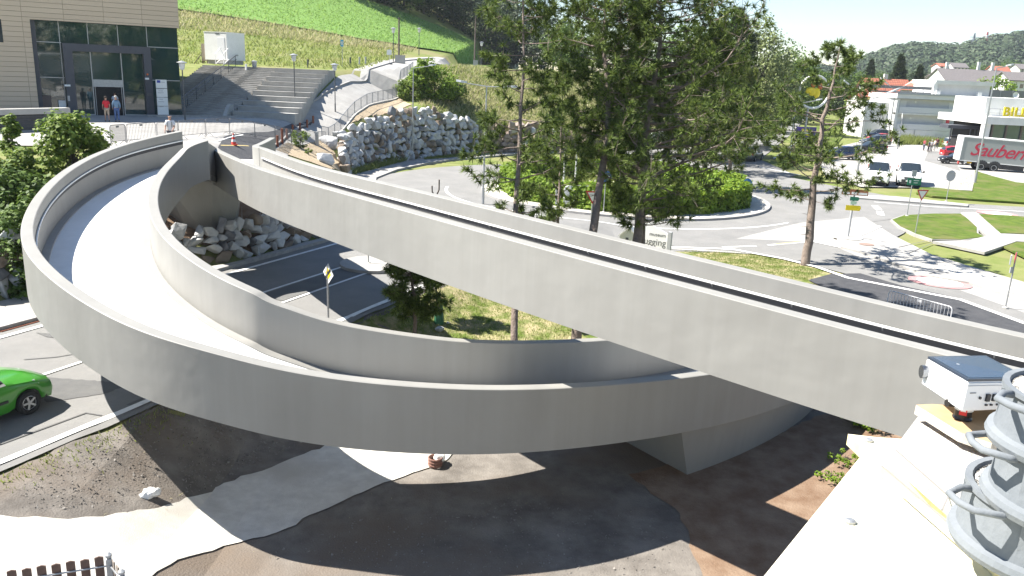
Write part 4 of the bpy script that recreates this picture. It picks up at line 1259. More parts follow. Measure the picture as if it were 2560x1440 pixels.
# ---- institute building on the plaza
FO = Vector((-27.9, 68.8, 4.5))
FU = Vector((0.8321, 0.5547, 0))
FB = Vector((-0.5547, 0.8321, 0))
def FP(px, py, back=0.0):
    r = ray(px, py)
    o = FO + FB * back
    t = (o - Vector((0, 0, CAMZ))).dot(FB) / r.dot(FB)
    p = r * t + Vector((0, 0, CAMZ)) - FO
    return p.dot(FU), p.z
inst = thing('institute_building', 'tan clad building with a glazed entrance corner and dark steel portal on the plaza', 'building', FO, math.atan2(FU.y, FU.x))
x0 = FP(90, 200)[0]
zt = (FP(76, 50)[1] + FP(452, 69)[1]) / 2
REC = 0.9
w = MB()
w.box((-16 + x0 / 1 - 4, 0.2, 6.5), (40 + 2 * (x0 + 20) * 0, 0.4, 13.6 + 2))if False else None
w.box(((-34 + x0) / 2, 0.2, 6.6), (34 + x0, 0.4, 14.6))                     # wall left of the glazing
w.box((x0 / 2, 0.2, (zt + 13.9) / 2), (-x0 - 0.004, 0.4, 13.9 - zt))        # wall above it
w.build('wall', M_clad, inst)
MB().box((-17, 9.3, 13.6), (34, 17, 0.5)).build('roof', M_concrete, inst)
MB().box((-0.25, 9.3, 10.6), (0.5, 17, 5.6)).box((-17, 17.5, 6.6), (33, 0.4, 13.4)).build('rear_wall', M_clad, inst)
MB().box((x0 / 2, 0.55, zt + 0.06), (-x0 - 0.1, 1.0, 0.12)).build('soffit', M_anth, inst)
MB().box((x0 + 0.18, 0.63, zt / 2), (0.3, 0.45, zt)).build('corner_post', M_anth, inst)
def fbox(mb, px0, px1, pz0, pz1, y0, y1, mi=0):
    mb.box(((px0 + px1) / 2, (y0 + y1) / 2, (pz0 + pz1) / 2), (abs(px1 - px0), abs(y1 - y0), abs(pz1 - pz0)), mi=mi)
xl, xr = x0 + 0.34, -0.02
ports = [FP(160, 150)[0], FP(378, 150)[0]]
ptop = FP(255, 112)[1]; pin = FP(255, 131)[1]
gl = MB()
fbox(gl, xl, xr, 0.0, zt, REC, REC + 0.03)
gl.build('curtain_glass', M_glass, inst)
gl = MB(); fbox(gl, -0.03, 0.0, 0.0, zt, REC + 0.05, REC + 9); gl.build('side_glass', M_glass, inst)
for px in (150, 222, 298, 371):
    mu = MB()
    x = FP(px, 80)[0]; fbox(mu, x - 0.03, x + 0.03, ptop if px not in (150, 371) else 0.0, zt, REC - 0.05, REC + 0.0)
    mu.build('mullion', M_steel, inst)
for pz in (ptop + 0.02, FP(410, 202)[1]):
    for (qa, qb) in ((xl, ports[0]), (ports[1], xr)):
        mu = MB(); fbox(mu, qa, qb, pz - 0.03, pz + 0.03, REC - 0.04, REC - 0.002); mu.build('transom', M_steel, inst)
pf = MB()
lw_, rw_ = 0.62, 0.55
fbox(pf, ports[0], ports[0] + lw_, 0.0, pin, 0.05, REC - 0.06)
fbox(pf, ports[1] - rw_, ports[1], 0.0, pin, 0.05, REC - 0.06)
fbox(pf, ports[0], ports[1], pin, ptop, 0.05, REC - 0.06)
pf.build('portal_frame', M_anth, inst)
ig = MB(); fbox(ig, ports[0] + lw_, ports[1] - rw_, 0.14, pin, 0.55, 0.58)
ig.build('entrance_glass', M_glass, inst)
dm = [FP(233, 200)[0], FP(309, 200)[0]]
dz = FP(272, 218)[1]; dz2 = FP(272, 200)[1]
im = MB()
for x in dm: fbox(im, x - 0.035, x + 0.035, 0.0, pin, 0.46, 0.545)
fbox(im, ports[0] + lw_, dm[0] - 0.04, 0.0, 0.14, 0.48, 0.6); fbox(im, dm[1] + 0.04, ports[1] - rw_, 0.0, 0.14, 0.48, 0.6)
fbox(im, dm[0] + 0.04, dm[1] - 0.04, dz, dz2, 0.44, 0.545)
im.build('entrance_frame', M_steel, inst)
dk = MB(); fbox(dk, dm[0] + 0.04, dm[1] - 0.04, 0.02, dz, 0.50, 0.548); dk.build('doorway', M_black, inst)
for x in (dm[0] + 0.12, dm[1] - 0.16):
    dl = MB(); fbox(dl, x, x + 0.04, 0.02, dz, 0.44, 0.497); dl.build('sliding_door', M_steel, inst)
sm = MB(); x = FP(169, 214); fbox(sm, x[0] - 0.2, x[0] + 0.2, x[1] - 0.06, x[1] + 0.08, 0.0, 0.048); sm.build('door_plate', M_white, inst)
sm = MB(); x = FP(172, 246); fbox(sm, x[0] - 0.08, x[0] + 0.08, x[1] - 0.2, x[1] + 0.2, 0.0, 0.048); sm.build('intercom', M_steel, inst)
sm = MB(); x = FP(367, 197); fbox(sm, x[0] - 0.14, x[0] + 0.14, x[1] - 0.06, x[1] + 0.08, -0.15, 0.048); sm.build('security_camera', M_white, inst)
sm = MB(); x = FP(369, 186); fbox(sm, x[0] - 0.06, x[0] + 0.06, x[1] - 0.06, x[1] + 0.06, -0.02, 0.048); sm.build('beacon', mat('orange_plastic', (0.7, 0.16, 0.03), 0.5), inst)
sm = MB(); x = FP(374, 237); fbox(sm, x[0] - 0.2, x[0] + 0.2, x[1] - 0.1, x[1] + 0.1, 0.0, 0.048); sm.build('sign_plate', M_dsteel, inst)
sm = MB(); x = FP(2, 48); x2 = FP(9, 106); fbox(sm, x2[0] - 1.6, x2[0], x2[1], x[1], -0.01, 0.1); sm.build('window', M_glass_w, inst)
sm = MB(); x = FP(112, 240); fbox(sm, x[0] - 0.35, x[0] + 0.45, 0.3, x[1], REC - 0.3, REC - 0.2); sm.build('notice_panel', mat('brown_panel', (0.12, 0.09, 0.08), 0.7), inst)
sm = MB(); x = FP(158, 262); fbox(sm, x[0] - 0.25, x[0] + 0.25, 0.3, x[1] + 0.3, REC - 0.32, REC - 0.22); sm.build('poster', M_white, inst)
inst_in = MB(); fbox(inst_in, xl, -0.3, 0.02, zt, REC + 4.5, REC + 4.7)
# info totem
tb = FP(405, 292)
p = FO + FU * (tb[0] - 0.05) + FB * -0.9
tot = thing('information_totem', 'slim white information board standing right of the building entrance', 'sign', (p.x, p.y, float(T(p.x, p.y)) + 0.05), math.atan2(FU.y, FU.x))
MB().box((0, 0, 0.06), (1.15, 0.7, 0.12)).build('base', M_concrete, tot)
for k in range(4):
    MB().box((0, 0, 0.5 + k * 0.70), (0.82, 0.12, 0.66)).build('panel', M_white, tot)
lg = MB()
lg.box((-0.20, -0.065, 2.78), (0.26, 0.012, 0.20)); lg.build('blue_logo', mat('logo_blue', (0.02, 0.05, 0.35), 0.5), tot)
tx = MB()
for k, (zz, wd) in enumerate([(2.2, .5), (2.05, .35), (1.9, .45), (1.55, .5), (1.4, .3), (1.2, .45), (0.8, .3), (2.74, .3)]):
    tx.box((-0.1 + (0.22 if k == 7 else 0), -0.063, zz), (wd, 0.006, 0.03))
tx.build('text_lines', mat('grey_print', (0.25, 0.25, 0.28), 0.6), tot)
# building and trees opposite, seen in the glass
op = thing('pale_building', 'pale flat roofed building opposite the plaza, seen mirrored in the glass', 'building', (40, -30, 0), R_(-40))
MB().box((0, 0, 4.2), (92, 12, 8.4)).build('wall', M_render, op)
MB().box((0, 0, 8.6), (93, 13, 0.4)).build('roof', M_white, op)
wq = MB()
for k in range(20): wq.box((-40 + k * 4, 6.05, 4.6), (1.8, 0.1, 1.9))
wq.build('window_band', M_glass_w, op)
for k in range(4):
    o = copy_tree(protos[k]); o.location = (40 + k * 13, -62 + k * 9, 0); o.scale = (1.2, 1.2, 1.5)
    o['label'] = ['tree', 'second tree', 'third tree', 'fourth tree'][k] + ' mirrored in the building glass from across the road'
# ---- steps and sitting tiers
st = thing('outdoor_staircase', 'wide concrete staircase with sitting tiers beside the tan building', 'staircase', (0, 0, 0))
tiers = MB()
nt_ = 10
for k in range(nt_):
    z = 4.55 + (k + 1) * 0.405
    y0, y1 = 71.4 + k * 1.42, 86.2
    yy1 = 71.4 + (k + 1) * 1.42 - 0.002 if k < nt_ - 1 else 87.5
    tiers.box(((-24.8 - 19.4) / 2, (y0 + yy1) / 2, z - 0.9), (5.4, yy1 - y0, 1.8))
tiers.build('sitting_tiers', M_stepc, st)
cap = MB()
for k in range(nt_):
    z = 4.55 + (k + 1) * 0.405
    y0 = 71.4 + k * 1.42
    cap.box(((-24.8 - 19.4) / 2, y0 + 0.25, z + 0.012), (5.4, 0.56, 0.03))
cap.build('tier_edges', M_concrete, st)
for (xa, xb) in ((-32.5, -29.3), (-29.2, -24.9)):
    fl = MB()
    for k in range(26):
        z = 4.55 + (k + 1) * 0.1555
        y0 = 71.0 + k * 0.575
        fl.box(((xa + xb) / 2, y0 + 0.2875, z - 0.9), (xb - xa, 0.573, 1.8))
    fl.build('flight', M_stepc, st)
    stp = MB()
    for k in range(26):
        z = 4.55 + (k + 1) * 0.1555
        y0 = 71.0 + k * 0.575
        stp.box(((xa + xb) / 2 - 0.2 + 0.01 * k, y0 + 0.03, z + 0.004), (0.75, 0.10, 0.012))
    stp.build('tactile_strips', M_dsteel, st)
hr_ = MB()
hr_.tube([(-29.25, 70.6, 5.6), (-29.25, 78.2, 7.6), (-29.25, 86.2, 9.7), (-29.25, 87.2, 9.7)], 0.035, 6)
hr_.tube([(-29.25, 70.6, 5.2), (-29.25, 86.2, 9.3)], 0.025, 6)
for k in range(8):
    y = 70.8 + k * 2.15
    hr_.tube([(-29.25, y, 4.6 + (y - 71) * 0.27 - 0.2), (-29.25, y, 5.65 + (y - 70.8) * 0.266)], 0.03, 6)
hr_.build('handrail', M_dsteel, st)
MB().prism([(70.2, 4.45), (72.4, 4.45), (72.4, 5.5), (71.6, 5.5)], -25.3, -25.0, M=Matrix(((0, 0, 1), (1, 0, 0), (0, 1, 0)))).build('stair_cheek', M_concrete, st)
# ---- white cabin and things on the terrace
def zT(p): return (p.x, p.y, float(T(p.x, p.y)))
cb_ = D(553, 160, 83)
cab = thing('site_cabin', 'white windowless site cabin with steps on the grass terrace', 'cabin', (cb_.x, cb_.y + 1.3, 8.75), R_(-24))
MB().box((0, 0, 1.75), (2.95, 2.6, 2.7)).build('body', M_white, cab)
MB().box((0, 0, 0.2), (2.7, 2.2, 0.42)).build('base', M_concrete, cab)
MB().box((0, 0, 3.12), (3.02, 2.66, 0.06)).build('roof', M_white, cab)
dd = MB().box((0.75, -1.315, 1.55), (0.95, 0.03, 2.1)); dd.build('door', mat('white_door', (0.70, 0.71, 0.72), 0.5), cab)
ss = MB()
for k in range(3): ss.box((1.15, -1.9 + k * 0.28, 0.16 + k * 0.14), (1.0, 0.26, 0.04))
for sx in (0.62, 1.68):
    ss.bar((sx, -2.05, 0), (sx, -1.3, 0.5), 0.05); ss.bar((sx, -2.05, 0), (sx, -2.05, 1.0), 0.04); ss.bar((sx, -2.05, 1.0), (sx, -1.3, 1.6), 0.04)
ss.build('steps', M_white, cab)
va = MB().box((-1.52, 0.3, 2.35), (0.06, 0.3, 0.4)); va.build('vent', M_dsteel, cab)
MB().box((0.3, -1.32, 2.98), (0.5, 0.02, 0.07)).build('name_plate', M_dsteel, cab)
lad = thing('wooden_stand', 'weathered timber stand leaning beside the white cabin', 'stand', (cb_.x - 2.1, cb_.y + 1.4, 8.75))
MB().box((0, 0, 1.1), (0.55, 0.6, 1.7)).build('crate_panel', mat('pale_timber', (0.44, 0.36, 0.28), 0.9, (0.5, 0.42, 0.34), 3), lad)
q = MB()
for sx in (-.25, .25): q.bar((sx, -.2, 0), (sx, -.2, 0.5), 0.1); q.bar((sx, .2, 0), (sx, .2, 0.5), 0.1)
q.bar((-0.3, -0.3, 0.9), (-1.0, -0.6, -0.1), 0.08)
q.build('frame', mat('weathered_timber', (0.20, 0.15, 0.12), 0.9, (0.26, 0.21, 0.17), 5), lad)
# ---- concrete bench wall at the left edge
bp = D(90, 293, 50)
bw = thing('bench_wall', 'pale concrete wall slab with dark horizontal slats below at the left edge', 'wall', (0, 0, 0))
a, b = D(-60, 284, 47), D(170, 290, 52)
fa_ = math.atan2(b.y - a.y, b.x - a.x)
L_ = math.hypot(b.x - a.x, b.y - a.y)
mid = (a + b) / 2
MB().box((mid.x, mid.y, a.z + 0.06), (L_, 0.55, 0.34), fa_).build('slab', M_concrete, bw)
MB().box((mid.x, mid.y + 0.25, a.z - 1.0), (L_, 0.1, 2.4), fa_).build('back', M_dsteel, bw)
sl = MB()
for k in range(5): sl.box((mid.x, mid.y - 0.12, a.z - 0.25 - k * 0.16), (L_ - 0.3, 0.05, 0.07), fa_)
sl.build('slats', M_anth, bw)
MB().box((mid.x, mid.y - 0.1, a.z - 1.2), (L_ - 0.2, 0.4, 0.26), fa_).build('seat', M_concrete, bw)
# ---- flats with access galleries on the right
S = 150 / FPX
fl0 = D(2228, 345, 150)
fl = thing('gallery_flats', 'white three storey block with open access galleries beside the car park', 'building', (fl0.x, fl0.y, 0), 0)
zo = lambda py: (D(2340, py, 150).z)
X = lambda px: (px - 2228) * S
zb, z1, z2, zr_, zt_ = zo(350) - 0.6, zo(327), zo(287), zo(250), zo(241)
W_ = X(2475)
MB().box((W_ / 2, 6.0, (zb + z1) / 2), (W_, 12, z1 - zb)).build('base_wall', M_render, fl)
MB().box((W_ / 2, 6.5, (z1 + zr_) / 2), (W_, 11.0, zr_ - z1 - 0.004)).build('gallery_wall', M_grender, fl)
MB().box((W_ / 2, 5.9, (zr_ + zt_) / 2 + 0.1), (W_ + 0.6, 12.6, zt_ - zr_ + 0.1)).build('roof', M_render, fl)
MB().box((W_ / 2, -0.5, zt_ + 0.25), (W_ + 0.7, 0.12, 0.3)).build('roof_edge', M_steel, fl)
MB().box((W_ / 2, 0.45, z2), (W_, 1.1, 0.28)).build('gallery_slab', M_render, fl)
MB().box((0.25, 0.75, (z1 + zr_) / 2), (0.5, 1.6, zr_ - z1 - 0.01)).build('side_wall', M_render, fl)
for (zz, pxs) in ((z1, (2244, 2364)), (z2 + 0.14, (2250, 2372))):
    for px in pxs:
        MB().box((X(px), 0.96, zz + 1.1), (1.15, 0.06, 2.15)).build('door', M_white, fl)
        MB().lathe((X(px) + 2.2, 0.98, zz + 2.0), [(0.0, -.02), (.22, -.02), (.2, .06), (0, .08)], 12, M=Matrix.Rotation(PI / 2, 3, 'X')).build('wall_lamp', M_white, fl)
for zz in (z1, z2 + 0.14):
    MB().box((W_ / 2 + 0.3, -0.04, zz + 0.55), (W_ - 0.6, 0.03, 1.0)).build('glass_balustrade', mat('frosted_balustrade', (0.60, 0.61, 0.62), 0.4), fl)
pent = MB()
pent.box(((X(2325) + X(2465)) / 2, 6, (zt_ + zo(205)) / 2 + .1), (X(2465) - X(2325), 8, zo(205) - zt_))
pent.build('penthouse', M_grender, fl)
MB().box(((X(2325) + X(2465)) / 2, 5.6, zo(205)), (X(2465) - X(2325) + 0.5, 9.4, 0.7)).build('penthouse_roof', M_render, fl)
MB().box((X(2323), 2.6, (zt_ + zo(205)) / 2), (0.7, 3.2, zo(205) - zt_)).build('penthouse_side', M_render, fl)
for px in (2330, 2433):
    MB().box((X(px), 0.9, zt_ + 0.65), (0.75, 0.5, 0.8)).build('air_conditioner', M_white, fl)
fe = MB()
for k in range(9): fe.box((X(2160) + k * 1.4, 0.6, zt_ + 1.0), (0.06, 0.06, 1.3))
fe.box((X(2160) + 5.6, 0.7, zt_ + 1.35), (11.4, 0.05, 0.55)); fe.box((X(2160) + 5.6, 0.7, zt_ + 0.5), (11.4, 0.05, 0.3))
fe.build('terrace_fence', mat('grey_fence_panel', (0.20, 0.20, 0.205), 0.7), fl)
fe = MB().box((X(2465) + 6, 2.2, zt_ + 1.0), (12, 0.05, 1.25)); fe.build('terrace_screen', MATS['grey_fence_panel'], fl)
fe = MB()
for k in range(6): fe.box((X(2465) + k * 2.2, 2.15, zt_ + 1.0), (0.07, 0.08, 1.3))
fe.build('screen_posts', M_steel, fl)
dsh = MB().lathe((X(2519), 0.5, zt_ + 0.8), [(0.05, 0), (0.35, 0.06), (0.55, 0.2), (0.57, 0.2), (0.36, 0.03), (0.05, -0.03)], 16, M=Matrix.Rotation(R_(75), 3, 'X'))
dsh.bar((X(2519), 0.6, zt_ - 0.1), (X(2519), 0.6, zt_ + 0.8), 0.06)
dsh.build('satellite_dish', M_white, fl)
for px in (2346, 2412):
    MB().box((X(px), -0.02, zo(336)), (1.4, 0.04, 0.35)).build('vent', M_grender, fl)
for px in (2283, 2372):
    MB().box((X(px), -0.06, zo(338)), (0.14, 0.14, 1.6)).build('drain_pipe', M_steel, fl)
# left wing of the flats
MB().box((-2.2, 7.5, (zb + zo(262)) / 2), (4.4, 9, zo(262) - zb)).build('stair_wing', M_render, fl)
# ---- supermarket with yellow letters
S2 = 118 / FPX
sp0 = D(2450, 400, 118)
spm = thing('supermarket', 'white supermarket with yellow roof letters and tall green glass front', 'building', (sp0.x, sp0.y, 0), 0)
zs = lambda py: D(2500, py, 118).z
XS = lambda px: (px - 2450) * S2
W2 = 16.0
MB().box((W2 / 2, 7, (zs(292) + zs(311)) / 2), (W2 + 0.3, 14, zs(292) - zs(311))).build('fascia', M_render, spm)
MB().box((W2 / 2 + 1.8, 9, zs(252) - 1.2), (W2, 9, 3.2)).build('upper_storey', M_render, spm)
MB().box((XS(2457), 0.9, zs(311) / 2), (0.9, 0.9, zs(311))).build('corner_column', M_render, spm)
MB().box((W2 / 2 + 0.8, 1.2, zs(311) / 2), (W2 - 0.8, 0.06, zs(311) - 0.1)).build('shop_glass', M_glass_g, spm)
mm = MB()
for px in (2476, 2511, 2549, 2590): mm.box((XS(px), 1.05, zs(311) / 2), (0.24, 0.22, zs(311) - 0.02))
mm.build('window_posts', mat('bronze_frame', (0.10, 0.08, 0.07), 0.5), spm)
MB().box((W2 / 2 + 0.8, 1.1, 0.35), (W2 - 0.8, 0.3, 0.7)).build('plinth', M_render, spm)
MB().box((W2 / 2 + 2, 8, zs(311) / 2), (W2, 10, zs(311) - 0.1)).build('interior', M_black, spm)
rl = MB()
rl.tube([(XS(2450), 0.3, zs(272)), (W2, 0.3, zs(272))], 0.035, 5); rl.tube([(XS(2450), 0.3, zs(282)), (W2, 0.3, zs(282))], 0.025, 5)
for k in range(11): rl.tube([(0.2 + k * 1.5, 0.3, zs(293)), (0.2 + k * 1.5, 0.3, zs(272))], 0.03, 5)
rl.build('roof_railing', M_steel, spm)
Mt = frame(Vector((1, 0, 0)), Vector((0, 0, 1)), Vector((0, -1, 0)), (XS(2526) , 0.12, zs(279)))
text_obj('roof_letters', 'BILLA', 1.75, mat('yellow_sign', (0.80, 0.62, 0.01), 0.4), spm, Mt, 0.12, bold=0.05, space=1.12)
cn = thing('entrance_canopy', 'dark steel canopy on thin posts between the flats and the supermarket', 'canopy', (0, 0, 0))
q = MB()
c0, c1 = D(2370, 316, 122), D(2456, 320, 122)
q.box(((c0.x + c1.x) / 2, c0.y + 1.2, (c0.z + c1.z) / 2), (c1.x - c0.x, 2.6, 0.5)); q.build('roof', M_anth, cn)
q = MB()
for px in (2379, 2428, 2440, 2448):
    a = D(px, 318, 122); q.box((a.x, a.y, a.z / 2), (0.16, 0.16, a.z))
a, b = D(2379, 338, 122), D(2428, 341, 122); q.bar(a, b, 0.1)
q.build('posts', M_anth, cn)
# small red sign on the flats
a = D(2376, 300, 148)
MB().box((0, 0, 0), (0.5, 0.3, 1.3)).build('banner', mat('red_sign', (0.55, 0.03, 0.05), 0.5), fl).location = (a.x - fl0.x, -0.2, a.z)
# ---- houses
def house(label, pxl, pxr, yb, ye, yr, d, roof_m, depth=9, wall_m=None, rz=0.0, gable='side', chim=(), win=0, group=None):
    a, b = D(pxl, yb, d), D(pxr, yb, d)
    wd = b.x - a.x
    c = (a + b) / 2
    t = thing('house', label, 'house', (c.x, c.y + depth / 2, c.z), rz, group)
    pm = (pxl + pxr) / 2
    he, hr2 = D(pm, ye, d).z - c.z, D(pm, yr, d).z - c.z
    MB().box((0, 0, he / 2 - 1), (wd, depth, he + 2)).build('wall', wall_m or M_render, t)
    o = 0.5
    rb = MB()
    if gable == 'side':      # ridge runs left to right
        P = [(-wd / 2 - o, -depth / 2 - o, he - .2), (wd / 2 + o, -depth / 2 - o, he - .2), (wd / 2 + o, 0, hr2), (-wd / 2 - o, 0, hr2), (-wd / 2 - o, depth / 2 + o, he - .2), (wd / 2 + o, depth / 2 + o, he - .2)]
    else:
        P = [(-wd / 2 - o, depth / 2 + o, he - .2), (-wd / 2 - o, -depth / 2 - o, he - .2), (0, -depth / 2 - o, hr2), (0, depth / 2 + o, hr2), (wd / 2 + o, depth / 2 + o, he - .2), (wd / 2 + o, -depth / 2 - o, he - .2)]
    th = 0.25
    P2_ = [(x, y, z - th) for x, y, z in P]
    rb.add(P + P2_, [(0, 1, 2, 3), (3, 2, 5, 4), (7, 6, 9, 8), (8, 9, 10, 11)][0:2] + [(6, 9, 8, 7), (9, 10, 11, 8), (0, 6, 7, 1), (4, 5, 11, 10), (0, 3, 9, 6), (3, 4, 10, 9), (1, 7, 8, 2), (2, 8, 11, 5)])
    ro = rb.build('roof', roof_m, t)
    if gable == 'side':
        for sx in (-1, 1):
            g = MB()
            g.prism([(-depth / 2, he - .3), (depth / 2, he - .3), (0, hr2 - .3)], -0.1, 0.1, M=Matrix(((0, 0, 1), (1, 0, 0), (0, 1, 0)))) if False else None
            x = sx * (wd / 2 - 0.1)
            g.add([(x - .1, -depth / 2, he), (x - .1, depth / 2, he), (x - .1, 0, hr2 - .3), (x + .1, -depth / 2, he), (x + .1, depth / 2, he), (x + .1, 0, hr2 - .3)], [(0, 2, 1), (3, 4, 5), (0, 1, 4, 3), (1, 2, 5, 4), (2, 0, 3, 5)])
            g.build('gable', wall_m or M_render, t)
    for (fx, hh) in chim:
        MB().box((fx * wd, 0.2, hr2 + hh / 2 - 0.5), (0.9, 0.7, hh + 1.0)).build('chimney', M_render, t)
    for k in range(win):
        MB().box(((k + 0.5) / win * wd - wd / 2, -depth / 2 - 0.03, he * 0.55), (1.0, 0.06, 1.2)).build('window', M_glass_w, t)
    return t
house('house with a large salmon red tiled roof and a pale chimney', 2172, 2282, 252, 250, 197, 205, M_redroof, 11, chim=((0.02, 1.2),))
house('low red roof of a small annex below the salmon roofed house', 2150, 2198, 262, 250, 228, 190, M_redroof, 7)
house('house with an orange red roof and skylight left of the penthouse', 2290, 2345, 235, 222, 201, 190, M_redroof, 8, gable='front')
house('large building with a long dark grey roof and three white chimneys', 2364, 2525, 215, 203, 173, 270, M_greyroof, 14, chim=((-0.36, 2), (0.14, 2.5), (0.36, 2.5)))
house('white terraced house with brown roof at the right edge', 2520, 2600, 235, 200, 180, 240, M_greyroof, 9, win=4)
house('house with a red roof behind the long grey roof', 2488, 2528, 188, 182, 165, 330, M_redroof, 9, win=3)
house('pale villa with grey roof far up at the foot of the hill', 2384, 2420, 174, 168, 157, 420, M_greyroof, 9, win=4)
house('cream house far off left of the villa', 2350, 2378, 172, 165, 158, 425, M_redroof, 9, win=3)
house('white house peeping out left of the grey roofed building', 2335, 2362, 206, 196, 186, 300, M_greyroof, 8, win=2)
house('white house on the slope at the far right edge', 2548, 2600, 185, 172, 160, 380, M_greyroof, 9, win=4)
# ---- far hill with wood
ridge = [(1960, 168), (2010, 160), (2050, 166), (2090, 172), (2140, 150), (2200, 132), (2250, 117), (2300, 112), (2350, 116), (2400, 116), (2450, 103), (2500, 92), (2560, 84), (2640, 80), (2760, 90)]
rows = []
for f in (0.0, 0.12, 0.3, 0.5, 0.7, 0.85, 1.0, 1.25, 1.8):
    row = []
    for px, py in ridge:
        top = D(px, py, 1000)
        zt2 = max(6, top.z - 8)
        d = 430 + 570 * f
        g_ = D(px, py, d)
        z = zt2 * (smooth(0, 1, f) if f <= 1 else 1 - 0.35 * (f - 1)) + (0 if f > 0 else -6)
        row.append((g_.x, g_.y, float(z)))
    rows.append(row)
hm = MB()
m_ = len(ridge)
hm.add([p for r_ in rows for p in r_], [(i * m_ + k, i * m_ + k + 1, (i + 1) * m_ + k + 1, (i + 1) * m_ + k) for i in range(len(rows) - 1) for k in range(m_ - 1)])
ho = hm.build('hill', mat('hill_undergrowth', (0.025, 0.04, 0.018), 1.0), smooth=True)
tag(ho, kind='structure')
HR = np.array(rows)
hr3 = random.Random(44)
V, F = [], []
for k in range(1500):
    fi = hr3.uniform(0.3, 6.3); ki = hr3.uniform(0, m_ - 1.01)
    i, j = int(fi), int(ki)
    u, v = ki - j, fi - i
    p = (HR[i, j] * (1 - u) + HR[i, j + 1] * u) * (1 - v) + (HR[i + 1, j] * (1 - u) + HR[i + 1, j + 1] * u) * v
    if 4.0 < fi < 5.2 and ki > 12.2: continue      # open meadow
    c = Vector(p)
    s = hr3.uniform(5, 9.5)
    for q in range(46):
        w3 = rvec(hr3)
        if w3.z < -0.3: w3.z *= -1
        leaf(V, F, c + Vector((w3.x * s, w3.y * s, w3.z * s * 0.95 + s * 0.3)), (w3 + rvec(hr3) * 0.4).normalized(), hr3.uniform(2.2, 4.2), hr3)
tag(mesh_of('far_forest', V, F, L_hill), kind='stuff')
# trees standing between the houses and the hill
hp_ = []
tl = random.Random(12)
for k, (px, py, d, sc) in enumerate([(2100, 205, 330, 1.0), (2150, 190, 360, 1.0), (2330, 185, 350, .8), (2300, 178, 400, .9), (2365, 168, 460, .8), (2430, 165, 440, .9), (2460, 158, 470, .8), (2530, 158, 440, .9), (2555, 150, 470, 1.0), (2215, 178, 420, .9), (2045, 200, 330, 1.0), (2080, 190, 420, 1.0)]):
    g_ = D(px, py, d)
    o = copy_tree(protos[tl.choice([0, 2, 2, 3])])
    o.location = (g_.x, g_.y, 0)
    hh = max(8, g_.z)
    o.scale = (hh / 17 * 1.05, hh / 17 * 1.05, hh / 17)
    o.rotation_euler.z = tl.uniform(0, 6)
    o['group'] = 'trees among the far houses'
    o['label'] = 'distant leafy tree among the houses at the foot of the hill'
# pylons
def pylon(label, px, y0, y1, d, m1, m2):
    a, b = D(px, y1, d), D(px, y0, d)
    h = b.z - a.z
    t = thing('lattice_pylon', label, 'pylon', (a.x, a.y, a.z - 12))
    h += 12
    mb = MB()
    bw_ = 5.0
    lv = 9
    for k in range(lv):
        z0, z1 = h * k / lv, h * (k + 1) / lv
        w0, w1 = bw_ * (1 - k / lv) * .5 + .3, bw_ * (1 - (k + 1) / lv) * .5 + .3
        for sx, sy in ((1, 1), (1, -1), (-1, 1), (-1, -1)):
            mb.bar((sx * w0, sy * w0, z0), (sx * w1, sy * w1, z1), 0.45, mi=k % 2)
        mb.bar((-w0, -w0, z0), (w1, -w1, z1), 0.3, mi=k % 2); mb.bar((w0, -w0, z0), (-w1, -w1, z1), 0.3, mi=k % 2)
    mb.build('mast', [m1, m2], t)
    ar = MB()
    for f in (0.72, 0.84): ar.bar((-5, 0, h * f), (5, 0, h * f), 0.5)
    ar.build('crossarms', m1, t)
pylon('grey lattice power pylon on the wooded ridge', 2431, 83, 118, 900, mat('grey_pylon', (0.22, 0.24, 0.26), 0.6), MATS['grey_pylon'])
pylon('red and white lattice pylon on the wooded ridge', 2462, 80, 122, 900, mat('pylon_red', (0.5, 0.05, 0.05), 0.6), M_white)
# ================================================================ vehicles
M_tyre = mat('tyre_rubber', (0.022, 0.022, 0.023), 0.85)
M_rim = mat('silver_rim', (0.50, 0.51, 0.52), 0.35, metal=0.7)
M_carglass = mat('car_glass', (0.02, 0.028, 0.035), 0.04, spec=1.0)
M_trim = mat('black_plastic', (0.03, 0.03, 0.032), 0.6)
M_lens = mat('headlight_lens', (0.62, 0.64, 0.66), 0.12, spec=0.8)
M_red = mat('red_lens', (0.42, 0.02, 0.015), 0.2)
M_plate = mat('number_plate', (0.7, 0.7, 0.68), 0.5)

def paint(name, c):
    if name in MATS: return MATS[name]
    m = mat(name, c, 0.28, spec=0.6)
    m.node_tree.nodes['Principled BSDF'].inputs['Coat Weight'].default_value = 0.6
    m.node_tree.nodes['Principled BSDF'].inputs['Coat Roughness'].default_value = 0.05
    return m
